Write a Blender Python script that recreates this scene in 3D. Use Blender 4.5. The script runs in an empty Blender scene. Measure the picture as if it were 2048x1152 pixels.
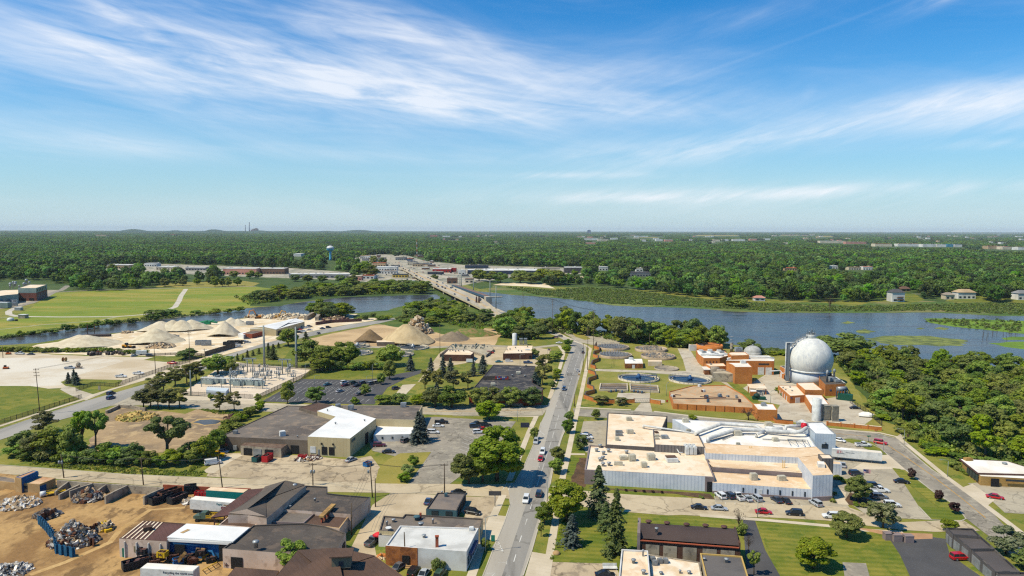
import bpy,bmesh,math,random
import numpy as np
from mathutils import Vector,Matrix
from mathutils.geometry import tessellate_polygon
rnd=random.Random(7)
SC=bpy.context.scene
COL=SC.collection
HC,FPX=80.0,1422.0
PITCH=math.atan(116.0/FPX);ROLL=math.radians(0.17)
RM=Matrix.Rotation(math.pi/2-PITCH,3,'X') @ Matrix.Rotation(ROLL,3,'Z')
RT=RM.transposed()
cam_d=bpy.data.cameras.new('camera');cam=bpy.data.objects.new('camera',cam_d);COL.objects.link(cam)
cam_d.sensor_width=36;cam_d.lens=36*FPX/2048;cam_d.clip_start=1;cam_d.clip_end=90000
cam.matrix_world=Matrix.Translation((0,0,HC)) @ RM.to_4x4()
SC.camera=cam
SUN_EL=math.radians(55);SHADOW_AZ=math.radians(24)
SDIR=Vector((-math.cos(SHADOW_AZ)*math.cos(SUN_EL),-math.sin(SHADOW_AZ)*math.cos(SUN_EL),math.sin(SUN_EL)))
sl=bpy.data.lights.new('sun','SUN');sl.energy=5.0;sl.angle=math.radians(0.5);sl.color=(1,.895,.68)
so=bpy.data.objects.new('sun',sl);COL.objects.link(so);so.location=(0,0,300)
so.rotation_euler=SDIR.to_track_quat('Z','Y').to_euler()
SC.view_settings.view_transform='Standard';SC.view_settings.look='None'
SC.view_settings.exposure=0.17;SC.view_settings.gamma=1.0
SC.cycles.max_bounces=6;SC.cycles.diffuse_bounces=2;SC.cycles.glossy_bounces=2
SC.cycles.transmission_bounces=2;SC.cycles.volume_bounces=0;SC.cycles.transparent_max_bounces=6
SC.cycles.caustics_reflective=False;SC.cycles.caustics_refractive=False
SC.cycles.use_denoising=False;SC.cycles.pixel_filter_type='BLACKMAN_HARRIS';SC.cycles.filter_width=1.25
W=bpy.data.worlds.new("World");SC.world=W;W.use_nodes=True
class NT:
 def __init__(s,tree):s.t=tree
 def n(s,typ,**kw):
  x=s.t.nodes.new(typ)
  for k,v in kw.items():setattr(x,k,v)
  return x
 def lk(s,a,b):s.t.links.new(a,b)
 def put(s,sock,v):
  if isinstance(v,bpy.types.NodeSocket):s.lk(v,sock)
  elif v is not None:sock.default_value=v
 def m(s,op,a,b=None,c=None):
  x=s.n('ShaderNodeMath',operation=op)
  s.put(x.inputs[0],a);s.put(x.inputs[1],b);s.put(x.inputs[2],c)
  return x.outputs[0]
 def sm(s,v,lo,hi,a=0.0,b=1.0):
  x=s.n('ShaderNodeMapRange',interpolation_type='SMOOTHSTEP')
  s.put(x.inputs[0],v);x.inputs[1].default_value=lo;x.inputs[2].default_value=hi
  x.inputs[3].default_value=a;x.inputs[4].default_value=b
  return x.outputs[0]
 def mix(s,f,a,b,mode='MIX'):
  x=s.n('ShaderNodeMix',data_type='RGBA',blend_type=mode)
  s.put(x.inputs[0],f);s.put(x.inputs[6],a);s.put(x.inputs[7],b)
  return x.outputs[2]
 def xyz(s,x,y,z=0.0):
  c=s.n('ShaderNodeCombineXYZ');s.put(c.inputs[0],x);s.put(c.inputs[1],y);s.put(c.inputs[2],z)
  return c.outputs[0]
 def noise(s,vec,scale,detail=4,rough=.55,dist=0.0):
  x=s.n('ShaderNodeTexNoise');s.put(x.inputs['Vector'],vec)
  x.inputs['Scale'].default_value=scale;x.inputs['Detail'].default_value=detail
  x.inputs['Roughness'].default_value=rough;x.inputs['Distortion'].default_value=dist
  return x.outputs['Fac']
def build_sky():
 W.node_tree.nodes.clear();g=NT(W.node_tree)
 out=g.n('ShaderNodeOutputWorld');bg=g.n('ShaderNodeBackground');g.lk(bg.outputs[0],out.inputs[0])
 sky=g.n('ShaderNodeTexSky');sky.sky_type='NISHITA';sky.sun_disc=False
 sky.sun_elevation=SUN_EL;sky.sun_rotation=math.atan2(SDIR.x,SDIR.y)
 sky.altitude=80;sky.air_density=1.0;sky.dust_density=0.6;sky.ozone_density=2.0
 tc=g.n('ShaderNodeTexCoord');sp=g.n('ShaderNodeSeparateXYZ');g.lk(tc.outputs['Generated'],sp.inputs[0])
 X,Y,Z=sp.outputs
 az=g.m('ARCTAN2',X,Y);el=g.m('ARCSINE',Z)
 def blob(u,v,ru,rv,tilt,lo=0.0):
  a0=math.atan((u-1024)/FPX);e0=(460-v)/FPX
  da=g.m('SUBTRACT',az,a0);de=g.m('SUBTRACT',el,e0)
  c,s_=math.cos(tilt),math.sin(tilt)
  p=g.m('DIVIDE',g.m('ADD',g.m('MULTIPLY',da,c),g.m('MULTIPLY',de,s_)),ru/FPX)
  q=g.m('DIVIDE',g.m('ADD',g.m('MULTIPLY',da,-s_),g.m('MULTIPLY',de,c)),rv/FPX)
  d=g.m('ADD',g.m('MULTIPLY',p,p),g.m('MULTIPLY',q,q))
  return g.m('EXPONENT',g.m('MULTIPLY',d,-1.0))
 def streak(tilt,sx,sy,off,detail=6,dist=.6,rough=.6):
  c,s_=math.cos(tilt),math.sin(tilt)
  p=g.m('ADD',g.m('MULTIPLY',az,c),g.m('MULTIPLY',el,s_))
  q=g.m('ADD',g.m('MULTIPLY',az,-s_),g.m('MULTIPLY',el,c))
  return g.noise(g.xyz(g.m('MULTIPLY',p,sx),g.m('MULTIPLY',q,sy),off),1.0,detail,rough,dist)
 def addup(lst):
  r=lst[0]
  for x in lst[1:]:r=g.m('ADD',r,x)
  return r
 def w(x,k):return g.m('MULTIPLY',x,k)
 mA=addup([w(blob(150,185,520,62,-.03),.95),w(blob(520,150,420,70,-.16),.58),w(blob(830,105,260,55,-.28),.70),
    w(blob(800,205,330,22,-.24),.85),w(blob(270,110,130,12,-.42),.45),w(blob(1120,222,300,26,-.05),.62),
    w(blob(620,170,120,13,-.40),.35),w(blob(560,315,520,26,.0),.5),w(blob(60,325,260,34,.0),.5),w(blob(420,265,500,24,.03),.35),
    w(blob(150,60,300,50,-.1),.3),w(blob(700,70,420,60,-.15),.4),w(blob(480,180,760,110,-.08),.42),w(blob(900,150,500,90,-.1),.3)])
 nA=streak(-.24,3.2,20,3.1);nA2=streak(-.10,7,60,9.7,5,.9)
 dA=g.m('MULTIPLY',mA,g.m('ADD',-.46,g.m('ADD',g.m('MULTIPLY',nA,1.25),g.m('MULTIPLY',nA2,.62))))
 mB=addup([w(blob(1620,276,460,26,.17),.5),w(blob(2000,262,150,44,.1),.65),w(blob(1300,305,300,22,.05),.35),
    w(blob(1915,62,110,17,.34),.75),w(blob(2060,28,120,12,.3),.4),w(blob(2010,318,90,9,.0),.55),
    w(blob(1520,70,240,30,.1),.34),w(blob(1750,260,480,50,.14),.30),w(blob(1250,215,300,50,0),.4),w(blob(1500,400,700,40,0),.45),w(blob(1300,150,260,40,.05),.25),w(blob(1600,388,420,13,.02),.6),
    w(blob(1130,352,180,7,.0),.4),w(blob(1608,208,16,9,.6),.35),w(blob(1280,398,160,9,0),.45),
    w(blob(1620,110,330,3.2,.277),.16)])
 nB=streak(.24,4.5,26,21.3);nB2=streak(.30,12,80,4.4,5,.8)
 dB=g.m('MULTIPLY',mB,g.m('ADD',-.72,g.m('ADD',g.m('MULTIPLY',nB,1.7),g.m('MULTIPLY',nB2,.9))))
 dens=g.sm(g.m('ADD',dA,dB),-.08,1.55)
 nV=streak(-.06,2.0,14,40.0,5)
 veil=g.m('MULTIPLY',g.sm(nV,.45,.75),.10)
 dens=g.m('MINIMUM',g.m('ADD',dens,veil),.80)
 up=g.sm(Z,.0,.02)
 dens=g.m('MULTIPLY',dens,up)
 hsv=g.n('ShaderNodeHueSaturation');hsv.inputs['Hue'].default_value=SKY_HUE;hsv.inputs['Saturation'].default_value=SKY_SAT
 hsv.inputs['Value'].default_value=SKY_VAL;g.lk(sky.outputs[0],hsv.inputs['Color'])
 grade=g.mix(1.0,hsv.outputs[0],SKY_TINT,'MULTIPLY')
 hz=g.m('EXPONENT',g.m('MULTIPLY',g.m('POWER',g.m('MULTIPLY',g.m('MAXIMUM',el,0.0),7.3),1.5),-1.0))
 grade=g.mix(g.m('MULTIPLY',hz,SKY_HZ),grade,SKY_HZC)
 cl=g.mix(dens,grade,CLOUD_C)
 g.lk(cl,bg.inputs[0]);bg.inputs[1].default_value=SKY_STR
HAZE=2.8e-5
SKY_STR=0.108;SKY_HUE=.5;SKY_SAT=1.25;SKY_VAL=.76
SKY_TINT=(.0,1.10,1.6,1);SKY_HZ=.86;SKY_HZC=(5.3,6.15,6.6,1);CLOUD_C=(8.0,8.2,8.6,1)
build_sky()
def P(u,v,z=0.0):
 d=RM @ Vector(((u-1024)/FPX,-(v-576)/FPX,-1.0))
 t=(z-HC)/d.z
 return Vector((d.x*t,d.y*t,z))
def HT(g,v):
 c0=RT @ (Vector((g.x,g.y,0)) - Vector((0,0,HC)));k=RT @ Vector((0,0,1))
 return -(c0.y*FPX+(576-v)*c0.z)/(k.y*FPX+(576-v)*k.z)
def PXM(g):
 c=RT @ (Vector(g)-Vector((0,0,HC)));return FPX/(-c.z)
def DIRA(u0,v0,u1,v1):
 d=P(u1,v1)-P(u0,v0);return math.atan2(d.y,d.x)
def tag(o,label=None,cat=None,group=None,kind=None):
 if label:o['label']=label
 if cat:o['category']=cat
 if group:o['group']=group
 if kind:o['kind']=kind
 return o
def thing(name,label,cat,loc=(0,0,0),rz=0.0,group=None):
 o=bpy.data.objects.new(name,None);COL.objects.link(o);o.empty_display_size=.5
 o.location=loc;o.rotation_euler=(0,0,rz)
 return tag(o,label,cat,group)
def offs(o):
 v=Vector((0,0,0))
 while o:v +=o.location;o=o.parent
 return v
class MB:
 """collects faces, then build() links them as ONE mesh object"""
 def __init__(s):s.v=[];s.f=[];s.mi=[];s.uv=[];s.sm=[];s.cur=0;s.has=False;s.smooth=False
 def face(s,pts,uv=None):
  i=len(s.v);s.v +=[tuple(p) for p in pts];s.f.append(tuple(range(i,i+len(pts))))
  s.mi.append(s.cur);s.uv.append(uv);s.sm.append(s.smooth)
 def add(s,vs,fs):
  i=len(s.v);s.v +=[tuple(p) for p in vs]
  for f in fs:s.f.append(tuple(i+k for k in f));s.mi.append(s.cur);s.uv.append(None);s.sm.append(s.smooth)
 def box(s,c,d,rz=0.0,M=None):
  x,y,z=d[0]/2,d[1]/2,d[2]/2
  vs=[Vector((a*x,b*y,e*z)) for e in (-1,1) for a,b in ((-1,-1),(1,-1),(1,1),(-1,1))]
  R=M if M else Matrix.Rotation(rz,3,'Z')
  s.add([R @ p+Vector(c) for p in vs],[(3,2,1,0),(4,5,6,7),(0,1,5,4),(1,2,6,5),(2,3,7,6),(3,0,4,7)])
 def prism(s,poly,z0,z1,top=True,bot=False,uv=True):
  n=len(poly);ar=sum(poly[i][0]*poly[(i+1) % n][1]-poly[(i+1) % n][0]*poly[i][1] for i in range(n))
  if ar<0:poly=poly[::-1]
  u=0.0
  for i in range(n):
   a,b=poly[i],poly[(i+1) % n];L=math.hypot(b[0]-a[0],b[1]-a[1])
   s.face([(a[0],a[1],z0),(b[0],b[1],z0),(b[0],b[1],z1),(a[0],a[1],z1)],[(u,z0),(u+L,z0),(u+L,z1),(u,z1)]);u +=L
  if top:s.poly(poly,z1)
  if bot:s.poly(poly[::-1],z0)
 def poly(s,poly,z):
  vs=[Vector((p[0],p[1],z)) for p in poly]
  i=len(s.v);s.v +=[tuple(p) for p in vs]
  for t in tessellate_polygon([vs]):
   a,b,c=(vs[k] for k in t)
   if (b-a).cross(c-a).z<0:t=t[::-1]
   s.f.append(tuple(i+k for k in t));s.mi.append(s.cur);s.uv.append(None);s.sm.append(False)
 def ring(s,profs,close=False,cap=True):
  n=len(profs[0]);i=len(s.v)
  for r in profs:s.v +=[tuple(p) for p in r]
  for k in range(len(profs)-1):
   for j in range(n):
    a,b=i+k*n+j,i+k*n+(j+1) % n
    s.f.append((a,b,b+n,a+n));s.mi.append(s.cur);s.uv.append(None);s.sm.append(s.smooth)
  if cap:
   s.f.append(tuple(i+j for j in range(n))[::-1]);s.f.append(tuple(i+(len(profs)-1)*n+j for j in range(n)))
   s.mi +=[s.cur]*2;s.uv +=[None]*2;s.sm +=[False]*2
 def tube(s,pts,r,n=8,cap=True):
  pts=[Vector(p) for p in pts];rr=r if isinstance(r,(list,tuple)) else [r]*len(pts);rings=[]
  for k,p in enumerate(pts):
   d=(pts[min(k+1,len(pts)-1)]-pts[max(k-1,0)]).normalized()
   a=d.orthogonal() if abs(d.z)<.99 else Vector((1,0,0));a=(a-d*a.dot(d)).normalized()
   if k and rings:
    pa=prev;a=(pa-d*pa.dot(d)).normalized()
   prev=a;b=d.cross(a)
   rings.append([p+(a*math.cos(2*math.pi*j/n)+b*math.sin(2*math.pi*j/n))*rr[k] for j in range(n)])
  sm,s.smooth=s.smooth,n>5
  s.ring(rings,cap=cap);s.smooth=sm
 def lathe(s,c,prof,n=24,cap=True):
  sm,s.smooth=s.smooth,True
  s.ring([[(c[0]+r*math.cos(2*math.pi*j/n),c[1]+r*math.sin(2*math.pi*j/n),c[2]+z) for j in range(n)] for r,z in prof],cap=cap)
  s.smooth=sm
 def build(s,name,mat,parent=None,local=False):
  me=bpy.data.meshes.new(name);o0=Vector((0,0,0)) if (local or not parent) else offs(parent)
  me.from_pydata([(v[0]-o0.x,v[1]-o0.y,v[2]-o0.z) for v in s.v],[],s.f)
  mats=mat if isinstance(mat,(list,tuple)) else [mat]
  for m in mats:me.materials.append(m)
  if len(mats)>1:me.polygons.foreach_set('material_index',s.mi)
  me.polygons.foreach_set('use_smooth',s.sm)
  if any(u is not None for u in s.uv):
   ul=me.uv_layers.new(name='UVMap');k=0
   for f,u in zip(s.f,s.uv):
    for j in range(len(f)):
     ul.data[k].uv=u[j] if u else (s.v[f[j]][0],s.v[f[j]][1]);k +=1
  me.update()
  o=bpy.data.objects.new(name,me);COL.objects.link(o)
  if parent:o.parent=parent
  return o
def lin(c):c /=255.0;return c/12.92 if c<=.04045 else ((c+.055)/1.055)**2.4
def A(r,g,b,k=1.32):return (min(lin(r)/k,.86),min(lin(g)/k,.86),min(lin(b)/k,.86),1)
MATS={}
def mat(name,c1,c2=None,scale=.25,amt=1.0,fine=.18,fscale=3.0,rough=.9,pat=None,c3=None,metal=0.0,coord='pos',stretch=None,bump=0.0,lo=.38,hi=.64,cracks=0):
 """procedural surface: broad patches c1->c2, fine grain, optional pattern (brick / ribs / planks / mow / seams)"""
 if name in MATS:return MATS[name]
 m=bpy.data.materials.new(name);m.use_nodes=True;MATS[name]=m
 g=NT(m.node_tree);bs=m.node_tree.nodes['Principled BSDF']
 bs.inputs['Roughness'].default_value=rough;bs.inputs['Metallic'].default_value=metal
 bs.inputs['Specular IOR Level'].default_value=.25
 if coord=='pos':vec=g.n('ShaderNodeNewGeometry').outputs['Position']
 else:vec=g.n('ShaderNodeTexCoord').outputs['Object']
 if stretch:
  mp=g.n('ShaderNodeMapping');mp.inputs['Scale'].default_value=stretch[:3]
  mp.inputs['Rotation'].default_value=(0,0,stretch[3] if len(stretch)>3 else 0);g.lk(vec,mp.inputs[0]);pv=mp.outputs[0]
 else:pv=vec
 col=c1
 if c2:
  f=g.sm(g.noise(pv,scale,6,.6,.3),lo,hi)
  col=g.mix(g.m('MULTIPLY',f,amt),c1,c2)
 if c3:
  f=g.sm(g.noise(pv,scale*3.7,5,.65),.51,.62);col=g.mix(g.m('MULTIPLY',f,.8),col,c3)
 if fine:
  f=g.noise(vec,fscale,5,.7);k=g.m('MULTIPLY_ADD',g.m('SUBTRACT',f,.5),fine*3.2,1.0)
  col=g.mix(1.0,col,g.xyz(k,k,k),'MULTIPLY')
 if pat:
  uv=g.n('ShaderNodeTexCoord').outputs['UV']
  if pat[0]=='brick':
   b=g.n('ShaderNodeTexBrick');g.lk(uv,b.inputs['Vector']);b.inputs['Scale'].default_value=1.0
   b.inputs['Brick Width'].default_value=pat[1];b.inputs['Row Height'].default_value=pat[2];b.inputs['Mortar Size'].default_value=pat[3]
   b.inputs['Color1'].default_value=(1,1,1,1);b.inputs['Color2'].default_value=(.72,.72,.72,1);b.inputs['Mortar'].default_value=pat[4]
   col=g.mix(1.0,col,b.outputs['Color'],'MULTIPLY')
  elif pat[0]=='ribs':
   s_=g.n('ShaderNodeSeparateXYZ');g.lk(uv,s_.inputs[0])
   w=g.m('FRACT',g.m('DIVIDE',s_.outputs[0],pat[1]));f=g.m('LESS_THAN',w,pat[3] if len(pat)>3 else .3)
   col=g.mix(f,col,g.mix(1.0,col,pat[2],'MULTIPLY'))
  elif pat[0]=='lines':
   s_=g.n('ShaderNodeSeparateXYZ');g.lk(vec,s_.inputs[0])
   q=g.m('ADD',g.m('MULTIPLY',s_.outputs[0],math.cos(pat[2])),g.m('MULTIPLY',s_.outputs[1],math.sin(pat[2])))
   q=g.m('ADD',q,g.m('MULTIPLY',g.noise(vec,.5,2),.35))
   w=g.m('FRACT',g.m('DIVIDE',q,pat[1]));f=g.m('LESS_THAN',w,pat[4])
   col=g.mix(f,col,g.mix(1.0,col,pat[3],'MULTIPLY'))
 if cracks:
  wv=g.n('ShaderNodeTexVoronoi',feature='DISTANCE_TO_EDGE');wv.inputs['Scale'].default_value=cracks
  va=g.n('ShaderNodeVectorMath',operation='ADD');nz=g.n('ShaderNodeTexNoise');g.lk(vec,nz.inputs['Vector']);nz.inputs['Scale'].default_value=.35;nz.inputs['Detail'].default_value=4
  sc_=g.n('ShaderNodeVectorMath',operation='SCALE');g.lk(nz.outputs['Color'],sc_.inputs[0]);sc_.inputs['Scale'].default_value=4.0;g.lk(vec,va.inputs[0]);g.lk(sc_.outputs[0],va.inputs[1]);g.lk(va.outputs[0],wv.inputs['Vector'])
  f=g.m('MULTIPLY',g.m('LESS_THAN',wv.outputs['Distance'],.022),g.sm(g.noise(vec,.05,3),.38,.6));col=g.mix(g.m('MULTIPLY',f,.7),col,g.mix(1.0,col,(.45,.44,.42,1),'MULTIPLY'))
 if isinstance(col,tuple):bs.inputs['Base Color'].default_value=col
 else:g.lk(col,bs.inputs['Base Color'])
 if bump:
  b=g.n('ShaderNodeBump');b.inputs['Strength'].default_value=bump;b.inputs['Distance'].default_value=.3
  g.lk(g.noise(vec,fscale*.6,6,.7),b.inputs['Height']);g.lk(b.outputs[0],bs.inputs['Normal'])
 return m
def plain(name,c,rough=.6,metal=0.0,coat=0.0):
 if name in MATS:return MATS[name]
 m=mat(name,c,fine=.06,rough=rough,metal=metal,coord='obj')
 if coat:m.node_tree.nodes['Principled BSDF'].inputs['Coat Weight'].default_value=coat
 return m
def obj1(name,mb,m,label,cat,group=None):
 return tag(mb.build(name,m),label,cat,group)
LZ=.012;NSH=[0]
def lift(layer):
 NSH[0] +=1;return layer*LZ+(NSH[0] % 23)*.00041
def gp(pix,z=0.0):return [P(u,v,z) for u,v in pix]
def wobble(poly,step=6.0,amp=1.2,sd=1):
 r=random.Random(sd);out=[]
 n=len(poly)
 for i in range(n):
  a,b=poly[i],poly[(i+1) % n];L=(b-a).length;k=max(1,int(L/step));nrm=Vector((-(b-a).y,(b-a).x,0)).normalized()
  for j in range(k):
   f=0 if j==0 else r.uniform(-amp,amp)
   out.append(a.lerp(b,j/k)+nrm*f)
 return out
def sheet(name,pix,layer,m,wob=0,step=8.0,kind='structure',sd=1):
 z=lift(layer);poly=gp(pix,0)
 if wob:poly=wobble(poly,step,wob,sd)
 mb=MB();mb.poly(poly,z);return tag(mb.build(name,m),kind=kind)
def ribbon_pts(line,w):
 L,Rr=[],[]
 for i,p in enumerate(line):
  d=(line[min(i+1,len(line)-1)]-line[max(i-1,0)]).normalized();n=Vector((-d.y,d.x,0))
  L.append(p+n*w/2);Rr.append(p-n*w/2)
 return L,Rr
def ribbon_mb(mb,line,w,z):
 L,Rr=ribbon_pts(line,w)
 for i in range(len(line)-1):
  mb.face([(Rr[i].x,Rr[i].y,z),(Rr[i+1].x,Rr[i+1].y,z),(L[i+1].x,L[i+1].y,z),(L[i].x,L[i].y,z)])
def ribbon(name,pix,w,layer,m,kind='structure'):
 mb=MB();ribbon_mb(mb,gp(pix),w,lift(layer));return tag(mb.build(name,m),kind=kind)
def resample(line,step):
 out=[line[0]];acc=0
 for a,b in zip(line,line[1:]):
  L=(b-a).length;t=step-acc
  while t<=L:out.append(a.lerp(b,t/L));t +=step
  acc=(acc+L) % step
 return out
def dashes(mb,pix,dash,gap,w,z):
 line=gp(pix);pts=resample(line,1.0);n=len(pts);k=0
 while k<n-1:
  e=min(n-1,k+int(dash));ribbon_mb(mb,[pts[k],pts[e]],w,z);k +=int(dash+gap)
def kerb_mb(mb,pix,w=.3,h=.13):
 line=gp(pix);L,Rr=ribbon_pts(line,w)
 for i in range(len(line)-1):
  a,b,c,d=Rr[i],Rr[i+1],L[i+1],L[i]
  mb.face([(a.x,a.y,h),(b.x,b.y,h),(c.x,c.y,h),(d.x,d.y,h)])
  mb.face([(a.x,a.y,0),(b.x,b.y,0),(b.x,b.y,h),(a.x,a.y,h)]);mb.face([(c.x,c.y,0),(d.x,d.y,0),(d.x,d.y,h),(c.x,c.y,h)])
GRASS=mat('grass',A(118,122,44),A(150,142,62),.035,fine=.22,fscale=1.6,c3=A(88,112,34),stretch=(1,1,1))
LAWN=mat('lawn',A(110,120,34),A(146,138,54),.06,fine=.16,fscale=1.3,pat=('lines',2.4,1.45,(.78,.86,.72,1),.5),c3=A(98,114,32))
FIELD=mat('field',A(126,142,38),A(166,152,66),.012,fine=.12,fscale=.5,c3=A(112,132,34),stretch=(.5,1.6,1))
DRYG=mat('dry_grass',A(160,146,70),A(134,130,52),.06,fine=.2,fscale=1.6)
CONC=mat('concrete_paving',A(206,194,172),A(190,176,152),.05,fine=.1,fscale=1.2,c3=A(176,162,140))
WALK=mat('pavement_concrete',A(220,204,178),A(204,188,160),.08,fine=.07,fscale=2,pat=('lines',1.6,1.25,(.86,.86,.86,1),.06))
ROADM=mat('road_asphalt',A(172,166,156),A(150,146,138),.06,fine=.1,fscale=1.4,stretch=(1,.06,1,-.05))
LANE=mat('road_wheel_track',A(146,142,135),A(164,158,148),.05,fine=.1,fscale=1.4,stretch=(1,.05,1,-.05),c3=A(128,124,117),cracks=.06)
STREET=mat('street_paving',A(206,188,156),A(190,172,142),.05,fine=.1,fscale=1.2,c3=A(182,164,134),cracks=.09)
OLDASP=mat('worn_asphalt',A(164,154,138),A(142,134,120),.07,fine=.16,fscale=1.1,c3=A(178,168,148),cracks=.16)
BEIGEASP=mat('pale_asphalt',A(190,178,154),A(174,162,140),.06,fine=.12,fscale=1.2,c3=A(160,150,132),cracks=.13)
NEWASP=mat('dark_asphalt',A(92,90,90),A(80,79,80),.05,fine=.1,fscale=1.5)
DIRT=mat('yard_dirt',A(192,154,100),A(150,114,70),.06,fine=.28,fscale=.7,c3=A(120,92,58),bump=.4,stretch=(1,.55,1,.6),lo=.42,hi=.58)
SANDY=mat('aggregate_ground',A(240,220,186),A(224,198,158),.03,fine=.1,fscale=.7,c3=A(250,238,214),bump=.2)
LOTDIRT=mat('lot_dirt',A(178,150,112),A(140,120,96),.05,fine=.22,fscale=.8,c3=A(200,172,128),bump=.25)
PADC=mat('yard_concrete',A(228,218,200),A(212,196,170),.03,fine=.1,fscale=.8)
REED=mat('reed_bed',A(88,112,42),A(144,132,82),.022,fine=.3,fscale=.5,c3=A(70,98,36),lo=.46,hi=.66,stretch=(.5,1.5,1))
PADS=mat('lily_pad',A(136,144,70),A(92,104,60),.12,fine=.3,fscale=1.2)
WHITE=mat('marking_white',A(225,222,214),A(190,186,176),.3,fine=.1)
YELLOW=mat('marking_yellow',A(214,158,56),A(190,150,80),.3,fine=.1)
KERB=mat('kerb_concrete',A(205,196,178),A(185,175,155),.1,fine=.1)
SUBG=mat('substation_gravel',A(236,218,194),A(222,202,176),.08,fine=.12,fscale=2)
FLOORM=mat('forest_floor',A(66,88,34),A(84,100,44),.02,fine=.2,fscale=.3)
def water_mat():
 m=bpy.data.materials.new('river_water');m.use_nodes=True;g=NT(m.node_tree);bs=m.node_tree.nodes['Principled BSDF']
 pos=g.n('ShaderNodeNewGeometry').outputs['Position']
 mp=g.n('ShaderNodeMapping');mp.inputs['Scale'].default_value=(.4,1.2,1);g.lk(pos,mp.inputs[0])
 f=g.sm(g.noise(mp.outputs[0],.012,5,.6,.4),.4,.62)
 st=g.sm(g.noise(mp.outputs[0],.05,4,.7,.8),.52,.64)
 mp.inputs['Scale'].default_value=(.22,1.4,1);g.lk(g.m('MULTIPLY_ADD',st,.22,.14),bs.inputs['Roughness'])
 g.lk(g.mix(g.m('MULTIPLY',st,.6),g.mix(f,(.034,.044,.058,1),(.062,.060,.060,1)),(.125,.135,.14,1)),bs.inputs['Base Color'])
 bs.inputs['Roughness'].default_value=.2;bs.inputs['IOR'].default_value=1.33;bs.inputs['Specular IOR Level'].default_value=.17
 b=g.n('ShaderNodeBump');b.inputs['Strength'].default_value=.30;b.inputs['Distance'].default_value=.5
 n1=g.noise(mp.outputs[0],.55,4,.6);n2=g.noise(mp.outputs[0],.06,3,.6)
 g.lk(g.m('ADD',n1,g.m('MULTIPLY',n2,2.0)),b.inputs['Height']);g.lk(b.outputs[0],bs.inputs['Normal'])
 return m
WATER=water_mat()
mb=MB();mb.poly([(-26000,-150),(26000,-150),(26000,30000),(-26000,30000)],0);tag(mb.build('ground',GRASS),kind='structure')
sheet('woodland_ground',[(-260,600),(0,600),(107,585),(370,574),(470,577),(500,606),(600,598),(870,586),(900,560),(960,578),(1030,570),(1300,580),(1560,600),(2400,610),(2600,465.5),(-800,459.5)],.5,FLOORM)
sheet('river_water',[(-400,712),(30,689),(75,686),(175,671),(240,665),(285,659),(350,653),(400,648),(450,641),(512,632),(597,629),(640,630),(717,626),(775,621),(800,613),(860,606),(930,601),
  (985,622),(1040,634),(1100,642),(1150,654),(1200,664),(1300,674),(1380,683),(1450,686),(1525,698),(1570,700),(1640,706),(1723,716),(1886,724),(2011,734),(2048,738),(2420,760),
  (2420,640),(2048,631),(1998,631),(1861,624),(1711,625),(1536,625),(1461,622),(1374,615),(1224,610),(1174,600),(1074,592),(1024,589),(960,583),(930,583),
  (870,589),(805,589),(727,591),(667,597),(620,602),(592,606),(560,612),(520,614),(490,617),(425,627),(300,640),(175,652),(0,678),(-400,700)],2,WATER,wob=2.0,step=14)
sheet('riverbank',[(-400,640),(0,640),(40,628),(107,586),(175,583),(370,575),(512,573),(560,580),(560,600),(520,612),(490,615),(425,625),(300,637),(175,649),(0,674),(-400,692)],1.5,FIELD,wob=1.2,step=16)
STONEBANK=mat('stone_bank',A(150,144,122),A(104,108,70),.15,fine=.3,fscale=1.2)
sheet('bank_stones',[(-400,693),(0,673.5),(175,649),(300,637),(425,624.5),(490,615),(490,618),(425,628),(300,641),(175,653),(0,679),(-400,702)],2.6,STONEBANK,wob=1.0,step=10)
sheet('reed_bed',[(985,572),(1040,577),(1110,580),(1165,572),(1250,578),(1340,590),(1450,602),(1536,606),(1640,604),(1700,612),(1800,598),(1920,606),(2400,600),(2400,642),(2048,632),(1998,632),(1861,625),(1711,626),(1536,626),(1461,623),(1374,616),(1224,611),(1200,606),(1150,600),(1074,593),(1024,590),(975,582)],3,REED,wob=3,step=18)
sheet('marsh_island',[(1846,637),(1870,636.5),(1990,640),(2060,642),(2400,650),(2400,690),(2060,669),(1990,662),(1930,656),(1880,649),(1852,643)],3,mat('marsh_grass',A(120,150,40),A(96,124,40),.03,fine=.22,fscale=.6),wob=2,step=10)
sheet('marsh_island',[(1975,686),(2060,683),(2400,690),(2400,715),(2060,700),(2010,694)],3,MATS['marsh_grass'],wob=2,step=8)
sheet('marsh_island',[(2002,676),(2024,673),(2050,674),(2050,680),(2010,680)],3,MATS['marsh_grass'],wob=1.5,step=6)
for q in ([(1730,677),(1760,673),(1800,671),(1860,672),(1900,677),(1935,681),(1920,692),(1880,693),(1850,690),(1800,690),(1760,686)],[(1712,662),(1730,658),(1752,663),(1740,667),(1720,667)],
   [(1868,657),(1880,654),(1898,657),(1888,660)],[(1680,646),(1695,642),(1712,646),(1694,648)],[(1185,606),(1215,603),(1290,607),(1330,612),(1290,614),(1225,611)],[(1832,657),(1842,655),(1850,657),(1840,659)]):
 sheet('lily_pads',q,3.4,PADS,wob=2.2,step=5,kind='stuff',sd=int(q[0][0]))
sheet('riverbank',[(555,613),(592,605),(640,599),(700,594),(870,589),(900,600),(905,575),(700,570),(520,580),(500,612)],1.6,FLOORM,wob=2)
sheet('riverbank',[(715,626),(775,621),(800,613),(840,607),(900,604),(985,623),(1000,650),(900,670),(700,640)],3,mat('bank_grass',A(76,100,32),A(104,116,44),.05,fine=.25),wob=2)
PATHM=mat('path_gravel',A(214,204,186),A(196,186,166),.1)
ribbon('path',[(46,610),(30,616),(17,623),(18,629),(36,633),(120,634),(230,633.5),(290,629),(330,622),(350,614),(358,602),(362,592),(372,578)],5.5,3,PATHM)
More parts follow.
